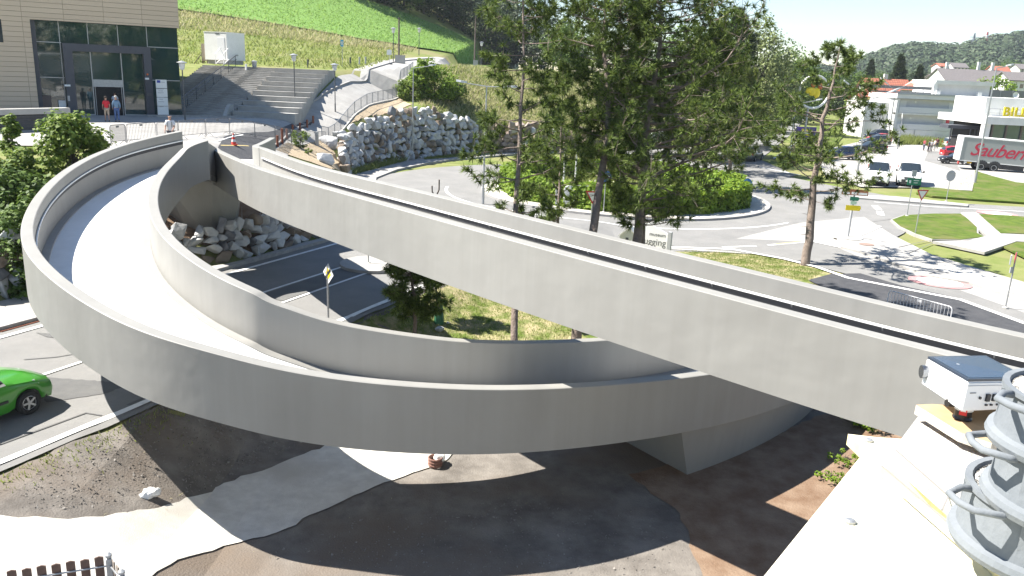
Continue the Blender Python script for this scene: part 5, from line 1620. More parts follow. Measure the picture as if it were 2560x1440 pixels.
# side profile of each kind: stations (x, roof/bonnet height, cabin?, half width at shoulder)
KINDS_ = {
    'hatch': dict(L=4.0, W=1.66, sh=0.92, rocker=0.24, wheels=(0.78, 3.24), wr=0.30,
                  st=[(0, .60, .60), (.10, .74, .70), (.5, .88, .80), (1.05, .97, .83), (1.30, 1.02, .83), (1.95, 1.44, .83), (2.5, 1.50, .83), (3.2, 1.47, .83), (3.72, 1.30, .80), (3.92, .98, .76), (4.0, .62, .66)], cab=(4, 8)),
    'estate': dict(L=4.7, W=1.82, sh=0.98, rocker=0.25, wheels=(0.92, 3.72), wr=0.33,
                   st=[(0, .60, .66), (.12, .76, .78), (.6, .94, .88), (1.15, 1.05, .91), (1.4, 1.10, .91), (2.2, 1.60, .91), (2.9, 1.70, .91), (3.9, 1.68, .91), (4.45, 1.5, .88), (4.62, 1.02, .86), (4.7, .6, .8)], cab=(4, 8)),
    'suv': dict(L=4.5, W=1.85, sh=1.02, rocker=0.30, wheels=(0.88, 3.52), wr=0.36,
                st=[(0, .66, .68), (.12, .84, .80), (.6, 1.0, .90), (1.2, 1.10, .92), (1.42, 1.14, .92), (2.05, 1.58, .92), (2.7, 1.66, .92), (3.5, 1.62, .92), (4.2, 1.42, .88), (4.42, 1.05, .86), (4.5, .66, .8)], cab=(4, 8)),
    'van': dict(L=5.0, W=1.95, sh=1.12, rocker=0.28, wheels=(0.95, 3.95), wr=0.34,
                st=[(0, .62, .80), (.08, .86, .90), (.35, 1.02, .96), (.85, 1.14, .97), (1.02, 1.2, .97), (1.75, 1.88, .97), (2.3, 1.98, .97), (4.2, 1.98, .97), (4.86, 1.94, .96), (4.97, 1.1, .95), (5.0, .62, .92)], cab=(4, 8)),
}

def make_car(label, kind, pm, base, rz, cat='car', name='parked_car', group=None, grille=None, dark_bumper=False):
    K = KINDS_[kind]
    t = thing(name, label, cat, base, rz, group)
    if kind == 'van': t.scale = (1.13, 1.13, 1.13)
    L, sh_ = K['L'], K['sh']
    st_ = K['st']
    c0, c1 = K['cab']
    # refine the stations so that wheel arches can be cut
    xs = sorted(set([s[0] for s in st_] + [w_ + dx * K['wr'] * 1.22 for w_ in K['wheels'] for dx in (-1, -.82, -.5, 0, .5, .82, 1)]))
    X0 = [s[0] for s in st_]
    topz = lambda x: float(np.interp(x, X0, [s[1] for s in st_]))
    hw = lambda x: float(np.interp(x, X0, [s[2] for s in st_]))
    cab0, cab1 = st_[c0][0], st_[c1][0]
    def incab(x): return cab0 - 1e-6 <= x <= st_[c1 + 1][0] + 1e-6
    def section(x):
        h, w_ = topz(x), hw(x)
        zl = K['rocker'] + (0.10 if x < 0.05 or x > L - 0.05 else 0)
        for wx in K['wheels']:
            d = abs(x - wx) / (K['wr'] * 1.22)
            if d <= 1.0001: zl = max(zl, K['wr'] + K['wr'] * 1.2 * math.sqrt(max(0, 1 - d * d)))
        s_ = min(sh_, h - 0.03) if incab(x) else h - 0.09
        top_w = w_ * (0.76 if incab(x) and h > sh_ + 0.15 else 0.86)
        zl = min(zl, s_ - 0.12)
        return [(w_ * 0.94, zl), (w_ * 0.985, zl + (s_ - zl) * 0.3), (w_, zl + (s_ - zl) * 0.62), (w_ * 0.985, s_ - 0.03), (w_ * 0.955, s_ + 0.012),
                (top_w, h - 0.05 if h > s_ + .08 else h - 0.02), (top_w * 0.86, h), (0, h + 0.02)]
    S_ = [section(x) for x in xs]
    np_ = 8
    vs, body, glass, wind = [], [], [], []
    for i, x in enumerate(xs):
        for sgn in (1, -1):
            for y, z in S_[i]:
                vs.append((x, sgn * y, z))
    idx = lambda i, s, k: i * 2 * np_ + (0 if s > 0 else np_) + k
    for i in range(len(xs) - 1):
        xm = (xs[i] + xs[i + 1]) / 2
        for s in (1, -1):
            for k in range(np_ - 1):
                q = (idx(i, s, k), idx(i + 1, s, k), idx(i + 1, s, k + 1), idx(i, s, k + 1))
                if s > 0: q = q[::-1]
                side = k == 4 and cab0 + 0.30 < xm < cab1 + (0.1 if kind != 'van' else -2.0)
                ws = k >= 5 and st_[c0][0] < xm < st_[c0 + 1][0]
                rw = k >= 5 and st_[c1][0] < xm < st_[c1 + 1][0]
                if side: glass.append(q)
                elif ws or rw: wind.append((q, ws))
                else: body.append(q)
    for i, e in ((0, 1), (len(xs) - 1, -1)):
        q = [idx(i, 1, k) for k in range(np_)] + [idx(i, -1, k) for k in range(np_ - 1, -1, -1)]
        body.append(tuple(q if e > 0 else q[::-1]))
    off_ = Vector((-L / 2, 0, 0))
    vs = [Vector(v) + off_ for v in vs]
    o = MB().add(vs, body + []).build('body', pm, t, smooth=True)
    md = o.modifiers.new('edges', 'EDGE_SPLIT'); md.split_angle = R_(38)
    if glass: MB().add(vs, glass).build('side_windows', M_carglass, t)
    w1 = [q for q, a in wind if a]; w2 = [q for q, a in wind if not a]
    if w1: MB().add(vs, w1).build('windscreen', M_carglass, t)
    if w2: MB().add(vs, w2).build('rear_window', M_carglass if kind != 'van' else pm, t)
    # pillars over the side glass
    pl = MB()
    for x in (cab0 + (cab1 - cab0) * 0.48, cab0 + (cab1 - cab0) * 0.80):
        if kind == 'van' and x > cab1 - 2.2: continue
        a = section(x)
        for s in (1, -1):
            pl.bar(Vector((x, s * a[4][0] * 1.004, a[4][1])) + off_, Vector((x + 0.05, s * a[5][0] * 1.006, a[5][1])) + off_, 0.03, 0.075)
    if pl.v: pl.build('pillar', M_trim, t)
    und = MB().box((0, 0, K['rocker'] + 0.18), (L - 0.5, hw(L / 2) * 1.72, 0.34)); und.build('underbody', M_trim, t)
    for wx in K['wheels']:
        for s in (1, -1):
            c = Vector((wx, s * (hw(wx) - 0.10), K['wr'])) + off_
            Mr = Matrix.Rotation(-s * PI / 2, 3, 'X')
            r_ = K['wr']
            wh = MB().lathe(c, [(r_ * .62, -.1), (r_ * .94, -.1), (r_, -.06), (r_, .06), (r_ * .94, .105), (r_ * .66, .11), (r_ * .62, .08)], 20, M=Mr)
            wt = wh.build('wheel', M_tyre, t, smooth=False)
            rm = MB().lathe(c, [(r_ * .63, .02), (r_ * .63, .075), (r_ * .55, .085), (r_ * .50, .06), (r_ * .15, .07), (r_ * .12, .09), (0.001, .09)], 20, M=Mr)
            for k in range(5):
                a = 2 * PI * k / 5
                d1 = Vector((math.cos(a), math.sin(a), 0))
                p0, p1 = Mr @ (d1 * r_ * .1 + Vector((0, 0, .085))), Mr @ (d1 * r_ * .58 + Vector((0, 0, .095)))
                rm.bar(c + p0, c + p1, r_ * 0.16, 0.02, up=Mr @ Vector((0, 0, 1)))
            rm.build('rim', M_rim, wt)
            hb = MB().lathe(c, [(0.001, .066), (r_ * .5, .064), (0.001, .0655)], 16, M=Mr); hb.build('rim_gap', M_trim, wt)
    # lights, mirrors, handles, plates
    wf, hf = hw(0.12), topz(0.15)
    for s in (1, -1):
        hl = MB()
        a, b, c_, d_ = (0.10, wf * .60, hf - .10), (0.50, hw(.5) * .985, topz(.5) - .16), (0.62, hw(.62) * .93, topz(.62) - .055), (0.16, wf * .58, hf + .005)
        P = [Vector((q[0] - 0.02, s * (q[1] + 0.012), q[2])) + off_ for q in (a, b, c_, d_)]
        Q = [p + Vector((0.10, -s * 0.08, -0.03)) for p in P]
        hl.add(P + Q, [(0, 1, 2, 3), (4, 7, 6, 5), (0, 4, 5, 1), (1, 5, 6, 2), (2, 6, 7, 3), (3, 7, 4, 0)])
        hl.build('headlight', M_lens, t)
        MB().box(Vector((L - 0.10, s * hw(L - .2) * .86, sh_ - .05)) + off_, (0.16, 0.22, 0.26 if kind != 'van' else 0.6)).build('tail_light', M_red, t)
        mx_ = cab0 + 0.42
        mr = MB().lathe(Vector((mx_, s * (hw(mx_) + 0.10), sh_ + 0.12)) + off_, [(0.01, -.10), (.07, -.07), (.085, 0), (.06, .07), (.01, .09)], 10)
        mr.bar(Vector((mx_, s * (hw(mx_) - 0.06), sh_ + 0.06)) + off_, Vector((mx_, s * (hw(mx_) + 0.08), sh_ + 0.09)) + off_, 0.05)
        mr.build('wing_mirror', M_trim if dark_bumper else pm, t, smooth=True)
        for f in (0.42, 0.72):
            x = cab0 + (cab1 - cab0) * f + 0.2
            MB().box(Vector((x, s * (hw(x) * 0.985 + 0.012), sh_ - 0.12)) + off_, (0.2, 0.03, 0.035)).build('door_handle', pm if kind != 'van' else M_trim, t)
        sm_ = MB().box(Vector((L * .52, s * (hw(L / 2) + 0.008), K['rocker'] + 0.30)) + off_, (L * .38, 0.03, 0.06)); sm_.build('side_moulding', M_trim, t)
    gr = MB().box(Vector((0.02, 0, hf - 0.14)) + off_, (0.10, wf * 0.9, 0.12)); gr.build('grille', M_trim, t)
    MB().box(Vector((0.015, 0, 0.42)) + off_, (0.12, wf * 1.3, 0.14 if not dark_bumper else 0.42)).build('bumper_intake', M_trim, t)
    MB().box(Vector((-0.055, 0, 0.50)) + off_, (0.02, 0.5, 0.11)).build('front_plate', M_plate, t)
    MB().box(Vector((L + 0.012, 0, 0.62)) + off_, (0.02, 0.5, 0.11)).build('rear_plate', M_plate, t)
    return t
# the nose of a car points along its local -x
def dirto(a, b): return math.atan2(b.y - a.y, b.x - a.x)
RDA = math.atan2(RD.y, RD.x)
g = GT(75, 1042)
fw = Vector((RD.x, RD.y, 0))
ctr = g + fw * (0.80 - 2.0) - RN * 0.78
ctr.z = float(T(ctr.x, ctr.y)) + 0.055
gc = make_car('bright green hatchback driving into the picture at the left edge', 'hatch', paint('green_car_paint', (0.035, 0.22, 0.015)), ctr, RDA + PI, name='green_car')
g = GT(2100, 402)
make_car('dark blue estate car parked side on behind the lone pine', 'estate', paint('dark_blue_paint', (0.012, 0.022, 0.07)), g + Vector((0.4, 0.9, 0.13)), 0.02)
for (px, py, kind, nm, c, lbl, rz) in ((2172, 384, 'suv', 'black_paint', (0.012, 0.013, 0.016), 'black car with bright wheels parked right behind the dark blue estate', 0.05), (2185, 366, 'estate', 'slate_paint', (0.03, 0.04, 0.05), 'slate grey car parked between the black car and the red one', 0.05), (2195, 357, 'hatch', 'red_paint', (0.42, 0.012, 0.02), 'bright red hatchback at the back of the row behind the lone pine', 0.05), (2190, 348, 'estate', 'dark_blue_paint', (0.012, 0.022, 0.07), 'blue car at the far end of the row behind the red hatchback', 0.05)):
    make_car(lbl, kind, paint(nm, c), GT(px, py) + Vector((0, 0, 0.13)), rz, group='cars parked in the row behind the lone pine')
make_car('red crossover parked tail outwards behind the lorry', 'suv', paint('red_paint', (0.42, 0.012, 0.02)), GT(2374, 398) + Vector((1.4, 0.6, 0.14)), PI - 0.12)
make_car('black hatchback parked nose outwards beside the lorry', 'hatch', paint('black_paint', (0.012, 0.013, 0.016)), GT(2370, 412) + Vector((1.0, 0.3, 0.14)), -0.1)
make_car('silver car behind the red crossover', 'estate', paint('silver_paint', (0.40, 0.41, 0.42)), GT(2385, 372) + Vector((0.6, 0, 0.14)), PI)
make_car('white delivery van with dark bumper facing the road, right of the pair', 'van', paint('white_car_paint', (0.72, 0.72, 0.70)), GT(2270, 470) + Vector((1.0, 2.3, 0.13)), PI / 2 - 0.42, 'van', 'parked_van', dark_bumper=True, group='white vans at the edge of the car park')
make_car('white van half hidden by pine branches, left of the pair', 'van', paint('white_car_paint', (0.72, 0.72, 0.70)), GT(2190, 468) + Vector((1.0, 2.3, 0.13)), PI / 2 - 0.42, 'van', 'parked_van', group='white vans at the edge of the car park')
make_car('dark car seen from behind on the road to the town', 'estate', paint('slate_paint', (0.03, 0.04, 0.05)), GT(1878, 402) + Vector((0, 0, 0.06)), R_(58) + PI, name='driving_car')
make_car('white car on the roundabout seen between the pine stems', 'estate', paint('white_car_paint', (0.72, 0.72, 0.70)), Vector((10.2, 83.5, 0.06)), R_(12), name='driving_car')
# the lorry
M_lbox = mat('lorry_grey_side', (0.27, 0.285, 0.27), 0.5, (0.30, 0.315, 0.30), 0.4)
M_lred = mat('lorry_red_script', (0.42, 0.02, 0.05), 0.5)
la, lb = GT(2392, 425), GT(2475, 452)
ang = R_(-14)
lorry = thing('lorry', 'grey box lorry with red script lettering parked on the verge', 'lorry', (la.x, la.y, 0.16), ang)
LL, LH0, LH1, LW_ = 14.5, 1.0, 3.85, 2.6
lorry.rotation_euler.y = R_(2.0)
MB().box((LL / 2, LW_ / 2, (LH0 + LH1) / 2), (LL, LW_, LH1 - LH0)).build('box_body', M_lbox, lorry)
MB().box((LL / 2, LW_ / 2, LH1 + 0.03), (LL + 0.04, LW_ + 0.06, 0.06)).build('box_roof', M_white, lorry)
q = MB(); q.box((LL / 2, -0.02, LH0 + 0.03), (LL, 0.04, 0.07)); q.box((LL / 2, -0.02, LH1 - 0.02), (LL, 0.04, 0.06)); q.box((0.02, -0.02, (LH0 + LH1) / 2), (0.07, 0.05, LH1 - LH0 - .1))
q.build('edge_rails', M_white, lorry)
q = MB(); q.box((-0.03, LW_ / 2, (LH0 + LH1) / 2), (0.05, LW_ - .05, LH1 - LH0 - .02)); q.build('rear_door', M_white, lorry)
q = MB(); q.box((LL / 2, LW_ / 2, 0.93), (LL, 0.9, 0.24)); q.box((5.9, 0.45, 0.72), (2.6, 0.6, 0.62)); q.box((9.2, 0.5, 0.75), (2.2, 0.6, 0.5)); q.build('chassis', M_trim, lorry)
q = MB(); q.box((7.7, 0.2, 0.72), (0.5, 0.1, 0.42)); q.box((8.4, 0.2, 0.72), (0.5, 0.1, 0.42)); q.build('equipment_box', M_steel, lorry)
MB().box((0.05, 0.3, 0.75), (0.12, 0.45, 0.3)).build('tail_light', M_red, lorry)
MB().box((1.2, 0.1, 0.85), (0.5, 0.05, 0.2)).build('side_reflector', mat('amber_lens', (0.5, 0.3, 0.02), 0.4), lorry)
MB().box((0.75, 0.08, 0.85), (0.3, 0.04, 0.16)).build('side_lamp', M_white, lorry)
for x in (2.55, 3.95):
    for y in (0.18, LW_ - 0.18):
        s = -1 if y < 1 else 1
        Mr = Matrix.Rotation(-s * PI / 2, 3, 'X')
        wh = MB().lathe((x, y, 0.5), [(.3, -.16), (.46, -.16), (.5, -.1), (.5, .1), (.46, .16), (.3, .16)], 22, M=Mr).build('wheel', M_tyre, lorry)
        MB().lathe((x, y, 0.5), [(.31, .05), (.31, .17), (.27, .17), (.2, .06), (.12, .05), (.1, .12), (0.001, .12)], 18, M=Mr).build('rim', M_rim, wh)
q = MB()
for x in (2.55, 3.95):
    pts = [(x + 0.62 * math.cos(R_(a)), -0.02, 0.5 + 0.62 * math.sin(R_(a))) for a in range(0, 181, 20)]
    for a, b in zip(pts[:-1], pts[1:]): q.bar(a, b, 0.35, 0.05, up=(0, 1, 0))
q.build('mudguard', M_trim, lorry)
cabm = MB().box((LL + 1.2, LW_ / 2, 1.75), (2.0, 2.4, 2.5)); cabm.build('cab', M_lbox, lorry)
MB().box((LL + 1.35, 0.02, 2.2), (1.2, 0.06, 0.9)).build('cab_window', M_carglass, lorry)
Mt = frame(Vector((1, 0, 0)), Vector((0, 0, 1)), Vector((0, -1, 0)), (0.95, -0.012, 2.42))
text_obj('script_lettering', 'Saubermacher', 2.15, M_lred, lorry, Mt, 0.004, shear=0.40, bold=0.02, align='LEFT', space=0.92)
# ================================================================ street furniture
M_lantern = mat('lantern_glass', (0.62, 0.63, 0.63), 0.3)
M_lamphead = mat('lamp_head_grey', (0.60, 0.61, 0.61), 0.4)
M_corten = mat('rusty_steel', (0.17, 0.055, 0.03), 0.85, (0.24, 0.085, 0.045), 8.0)
M_ye = mat('sign_yellow', (0.80, 0.62, 0.01), 0.5)
M_sblue = mat('sign_blue', (0.01, 0.14, 0.50), 0.4)
M_sred = mat('sign_red', (0.45, 0.015, 0.03), 0.4)
M_sgreen = mat('sign_green', (0.01, 0.17, 0.09), 0.5)
M_swhite = mat('sign_white', (0.74, 0.74, 0.73), 0.45)
M_sblack = mat('sign_black', (0.02, 0.02, 0.02), 0.5)
M_sback = mat('sign_back_grey', (0.36, 0.37, 0.38), 0.5)
# plaza lanterns
def lantern(label, p, h=4.5):
    t = thing('plaza_lantern', label, 'street lamp', p, 0, 'lantern posts around the plaza')
    MB().tube([(0, 0, -0.1), (0, 0, 0.8)], 0.065, 8).tube([(0, 0, 0.8), (0, 0, h - 0.75)], 0.045, 8).build('post', M_dsteel, t)
    hd_ = MB().lathe((0, 0, h - 0.75), [(.07, 0), (.16, .06), (.24, .5), (.23, .5), (.1, .5)], 12); hd_.build('lantern_glass', M_lantern, t)
    MB().lathe((0, 0, h - 0.25), [(.10, 0), (.38, .03), (.38, .06), (.12, .16), (.02, .2)], 14).build('lamp_shade', M_steel, t)
lantern('slim lantern post in front of the right end of the entrance glazing', on(*V2(D(463, 298, 63))), 4.6)
lantern('lantern post in front of the sitting tiers, left one on the ramp', on(*V2(D(737, 238, 75))), 4.5)
lantern('lantern post rising behind the start of the grey railing', on(*V2(D(838, 268, 76))), 4.5)
lantern('lantern post at the top of the ramp beside the wooden pole', on(*V2(D(983, 178, 104))), 4.4)
lantern('farther lantern post right of the wooden pole on the ramp', on(*V2(D(1047, 165, 122))), 4.0)
lantern('distant lantern post seen left of the first tall pine', on(*V2(D(1203, 150, 128))), 4.0)
# tall street lamps
def street_lamp(label, p, h, arms, group='street lamps on tall grey poles', r=0.075, head=0.75):
    t = thing('street_lamp', label, 'street lamp', p, 0, group)
    MB().tube([(0, 0, -0.2), (0, 0, 1.2)], r * 1.35, 8).tube([(0, 0, 1.2), (0, 0, h)], [r, r * 0.6], 8).build('pole', M_steel, t)
    for (dx, dy, dz) in arms:
        e = Vector((dx, dy, h + dz))
        MB().tube([(0, 0, h), e], r * 0.5, 6).build('arm', M_steel, t)
        d = Vector((dx, dy, dz)).normalized()
        f = e + d * head
        s = Vector((-d.y, d.x, 0)).normalized() * 0.15
        hd_ = MB().add([e - s * .4, e + s * .4, e.lerp(f, .55) + s, f + s * .5, f - s * .5, e.lerp(f, .55) - s] + [q + Vector((0, 0, .14)) for q in (e - s * .3, e + s * .3, e.lerp(f, .55) + s * .8, f + s * .4, f - s * .4, e.lerp(f, .55) - s * .8)],
                       [(5, 4, 3, 2, 1, 0), (6, 7, 8, 9, 10, 11)] + [(i, (i + 1) % 6, 6 + (i + 1) % 6, 6 + i) for i in range(6)])
        hd_.build('lamp_head', M_lamphead, t)
    return t
def lamp_px(label, px, py, ptop, arms, **k):
    g = GT(px, py)
    d = g.y * _cp - (g.z - CAMZ) * _sp
    h = D(px, ptop, d).z - g.z
    return street_lamp(label, g, h, arms, **k)
lamp_px('single armed street lamp in front of the boulder wall', 1031, 402, 170, [(1.5, 0.1, 0.25)])
lamp_px('double armed street lamp at the left of the first tall pine', 1207, 512, 214, [(-1.35, 0, 0.15), (1.35, 0, 0.0)])
lamp_px('street lamp with its arm reaching over the far road among the pines', 1745, 415, 190, [(1.6, 0.2, 0.2)])
lamp_px('street lamp with a pale head above the far road', 1868, 355, 188, [(1.6, 0.2, 0.15)], r=0.09)
lamp_px('street lamp in the grass left of the ring sign', 1972, 400, 258, [(2.4, 0, 0.5)], r=0.09)
lamp_px('twin headed car park lamp with large white heads', 2142, 440, 250, [(-1.5, 0, 1.0), (1.6, 0, 0.7)], r=0.09, head=1.6)
lamp_px('twin headed car park lamp behind the vans', 2215, 378, 226, [(-1.2, 0, 0.8), (1.3, 0, 0.8)], r=0.09, head=1.6)
lamp_px('round headed lamp post in front of the gallery flats', 2243, 375, 302, [(-0.05, 0, 0.4)], r=0.09, head=0.7)
lamp_px('tall lamp post on the verge in front of the lorry', 2436, 461, 170, [(0.9, 0, 0.2)], r=0.10)
# power poles
def pole_thing(label, px, py, ptop, d, r, m, lean=0.0, name='power_pole', box=False):
    p = on(*V2(D(px, py, d)))
    h = D(px, ptop, d).z - p.z
    t = thing(name, label, 'pole', p)
    MB().tube([(0, 0, -0.3), (lean, 0, h)], [r, r * 0.75], 8).build('shaft', m, t)
    MB().box((lean, -0.1, h - 0.15), (0.5, 0.08, 0.08)).build('crossarm', M_dsteel, t)
M_wood = mat('dark_pole_wood', (0.10, 0.08, 0.065), 0.95, (0.15, 0.12, 0.10), 4)
pole_thing('dark wooden power pole standing by the concrete box on the ramp', 997, 158, 45, 106, 0.13, M_wood)
pole_thing('wooden power pole beside the first tall pine at the top of the ramp', 1186, 160, 42, 128, 0.13, M_wood)
def box_thing(name, label, cat, px, py, d, size, m, rz=0.0, dz=0.0):
    p = on(*V2(D(px, py, d)), dz)
    t = thing(name, label, cat, p, rz)
    MB().box((0, 0, size[2] / 2 - 0.1), (size[0], size[1], size[2] + 0.2)).build('body', m, t)
    MB().box((0, 0, size[2] + 0.03), (size[0] + 0.08, size[1] + 0.08, 0.06)).build('lid', m, t)
    return t
box_thing('utility_box', 'pale concrete utility box at the foot of the wooden pole', 'utility box', 1000, 176, 104, (1.2, 0.7, 1.0), M_concrete)
box_thing('utility_box', 'small grey box by the road edge at the top of the ramp', 'utility box', 1188, 182, 124, (0.7, 0.5, 1.0), M_sback)
def bollard(label, p, h, r, m, mt_=None, name='bollard', group=None, cat='bollard'):
    t = thing(name, label, cat, p, 0, group)
    MB().tube([(0, 0, -0.15), (0, 0, h * 0.8)], r, 12).build('shaft', m, t)
    MB().tube([(0, 0, h * 0.8), (0, 0, h * 0.84)], r * 0.88, 12).tube([(0, 0, h * 0.84), (0, 0, h)], r * 1.03, 12).build('head', mt_ or m, t)
bollard('stout grey steel bollard light where the brown posts end', on(*V2(D(791, 318, 66))), 1.15, 0.17, M_railing, M_sback)
gb2 = 'short bollards along the top of the ramp'
for k, (px, py, d) in enumerate([(770, 170, 92), (876, 184, 97), (899, 185, 98), (914, 184, 99)]):
    bollard(['dark short bollard behind the sitting tiers', 'slim dark bollard, left of the group of three on the ramp', 'grey bollard, middle of the group of three on the ramp', 'grey bollard, right of the group of three on the ramp'][k], on(*V2(D(px, py, d))), 0.9, 0.10, M_dsteel if k < 2 else M_sback, group=gb2)
bollard('white post beside the cabin steps', on(*V2(D(615, 166, 82))), 0.95, 0.10, M_white, name='post', cat='post')
tb_ = thing('waste_bin', 'grey litter bin on the terrace right of the white cabin', 'bin', on(*V2(D(636, 163, 83))))
MB().lathe((0, 0, 0.15), [(.2, 0), (.26, .75), (.27, .75), (.2, .7)], 12).build('container', M_sback, tb_)
MB().box((0, 0, 0.1), (0.35, 0.3, 0.24)).build('foot', M_dsteel, tb_)
MB().lathe((0, 0, 0.9), [(.3, 0), (.3, .05), (.1, .12)], 12).build('lid', M_steel, tb_)
# rusty posts with a white kerb beside the asphalt path
gp = 'rust brown posts along the asphalt path'
pl_ = [(694, 369), (706, 361), (718, 350), (732, 337), (750, 331), (768, 321), (783, 310)]
lb_ = ['nearest rust brown post by the bridge wall', 'tallest rust brown post, second from the bridge', 'third rust brown post from the bridge', 'rust brown post in the middle of the row', 'rust brown post above the feathery shrub', 'second last rust brown post before the grey bollard', 'last rust brown post next to the grey bollard']
for k, (px, py) in enumerate(pl_):
    p = GT(px, py)
    t = thing('rusty_post', lb_[k], 'post', p, 0, gp)
    h = [0.85, 1.15, .85, .8, .8, .75, .7][k]
    MB().tube([(0, 0, -0.15), (0, 0, h - 0.02)], 0.09, 12).build('tube', M_corten, t)
    MB().tube([(0, 0, h - 0.02), (0, 0, h)], 0.093, 12).build('cap', M_corten, t)
kerb('path_kerb', P2([(680, 372), (700, 358), (716, 343), (734, 331), (754, 318), (772, 308), (786, 303)]), 0.14, 0.16, M_pave)
# crowd barriers
def make_barrier(label, a, b, group, h=1.08, nb=19, plate=True):
    L = (b - a).length
    t = thing('crowd_barrier', label, 'barrier', a, math.atan2(b.y - a.y, b.x - a.x), group)
    dz = b.z - a.z
    sl_ = dz / L
    P = lambda x, z: (x, 0, z + sl_ * x)
    c = 0.12
    MB().tube([P(0.03, 0.05), P(0.03, h - c), P(0.03 + c * .3, h - c * .3), P(0.03 + c, h), P(L - .03 - c, h), P(L - .03 - c * .3, h - c * .3), P(L - .03, h - c), P(L - .03, 0.05)], 0.021, 6).tube([P(0.03, 0.2), P(L - .03, 0.2)], 0.016, 5).build('frame', M_barrier, t)
    br = MB()
    for k in range(1, nb): br.tube([P(0.03 + (L - .06) * k / nb, 0.2), P(0.03 + (L - .06) * k / nb, h - (0.0))], 0.014, 4, cap=False)
    br.build('bars', M_barrier, t)
    for f in (0.15, 0.85):
        ft = MB().tube([(L * f, -0.3, 0.0 + sl_ * L * f), (L * f, 0, 0.2 + sl_ * L * f), (L * f, 0.3, 0.0 + sl_ * L * f)], 0.016, 5); ft.build('foot', M_barrier, t)
    if plate: MB().box(P(L * 0.5, h - 0.1), (0.2, 0.02, 0.10)).build('name_plate', M_barrier, t)
    hk = MB().tube([P(-0.05, 0.6), P(0.03, 0.6)], 0.012, 5); hk.build('hook', M_barrier, t)
    return t
M_barrier = mat('barrier_zinc', (0.17, 0.17, 0.175), 0.5, (0.14, 0.14, 0.145), 6)
bx = [(278, 378), (318, 366), (393, 349), (447, 340), (515, 336), (575, 333), (637, 321), (687, 309), (727, 301), (755, 296), (815, 292)]
bl = ['crowd barrier at the left end of the row, half hidden by the loop wall', 'second crowd barrier from the left, behind the loop wall', 'crowd barrier just left of the man in white', 'crowd barrier with tape scraps behind the wall end of the loop', 'crowd barrier behind the fork of the bridge', 'crowd barrier behind the traffic cone', 'crowd barrier right of the traffic cone', 'crowd barrier with a skewed foot in the right half of the row', 'slanting crowd barrier third from the right end', 'large crowd barrier next to the grey railing']
for k in range(len(bx) - 1):
    (xa, ya), (xb, yb) = bx[k], bx[k + 1]
    da = np.interp(xa, [278, 440, 575, 735, 815], [44, 48.5, 53.5, 62, 68]); db = np.interp(xb, [278, 440, 575, 735, 815], [44, 48.5, 53.5, 62, 68])
    a, b = on(*V2(D(xa, ya, da)), 0.05), on(*V2(D(xb, yb, db)), 0.05)
    make_barrier(bl[k], a, a.lerp(b, 0.985), 'crowd barriers across the plaza', nb=20)
a, b = GT(2212, 782), GT(2372, 829)
M_barrier = mat('white_barrier', (0.62, 0.62, 0.63), 0.5)
make_barrier('single white crowd barrier on the dark asphalt behind the straight arm', a, b, None, h=1.0)
# grey railing along the ramp
rt = thing('ramp_railing', 'grey steel railing with mesh panels climbing beside the ramp', 'railing')
RL = [(-17.0, 71.0), (-16.2, 75.0), (-15.4, 80.5), (-14.7, 86), (-14.1, 92), (-13.7, 98), (-13.3, 103)]
rs = []
for (a, b) in zip(RL[:-1], RL[1:]):
    for k in range(3): rs.append(on(a[0] + (b[0] - a[0]) * k / 3, a[1] + (b[1] - a[1]) * k / 3))
rs.append(on(*RL[-1]))
for p in rs: MB().box((p.x, p.y, p.z + 0.5), (0.06, 0.06, 1.2)).build('post', M_railing, rt)
rr_ = MB(); rr_.tube([p + Vector((0, 0, 1.1)) for p in rs], 0.03, 6); rr_.tube([p + Vector((0, 0, 0.15)) for p in rs], 0.02, 5)
rr_.build('rails', M_railing, rt)
pn_ = MB()
for a, b in zip(rs[:-1], rs[1:]):
    for k in range(14):
        q = a.lerp(b, (k + .5) / 14); pn_.tube([q + Vector((0, 0, .15)), q + Vector((0, 0, 1.08))], 0.008, 3, cap=False)
pn_.build('mesh_panel', M_railing, rt)
kerb('ramp_edge_wall', [(p.x + 0.15, p.y) for p in rs], 0.2, 0.12, M_concrete)
# traffic cone
p = on(*V2(D(583, 331, 50.5)), 0.06)
cn_ = thing('traffic_cone', 'red and white traffic cone in front of the barriers', 'cone', p)
MB().box((0, 0, 0.03), (0.4, 0.4, 0.06)).build('base', mat('cone_red', (0.62, 0.06, 0.04), 0.6), cn_)
MB().lathe((0, 0, 0.06), [(.16, 0), (.03, .68)], 12).build('body', MATS['cone_red'], cn_)
MB().lathe((0, 0, 0.06), [(.135, .15), (.105, .30), (.10, .30)], 12).build('white_band', M_swhite, cn_)
MB().lathe((0, 0, 0.06), [(.080, .45), (.055, .56), (.05, .56)], 12).build('white_band', M_swhite, cn_)
# ---- road signs
def sign_post(t, h, r=0.032, foot=True):
    MB().tube([(0, 0, -0.2), (0, 0, h)], r, 8).build('post', M_steel, t)
    if foot: MB().lathe((0, 0, 0), [(.13, 0), (.12, .05), (.05, .08)], 10).build('foot', M_concrete, t)
FACE = lambda a, z, dy=-0.05: frame(Vector((math.cos(a), math.sin(a), 0)), Vector((0, 0, 1)), Vector((math.sin(a), -math.cos(a), 0)), (-math.sin(a) * dy * -1, math.cos(a) * dy, z))
def disc(mb, r, z0=0.0, th=0.01, n=28, M=None):
    return mb.prism([(r * math.cos(2 * PI * k / n), r * math.sin(2 * PI * k / n)) for k in range(n)], z0, z0 + th, M=M)
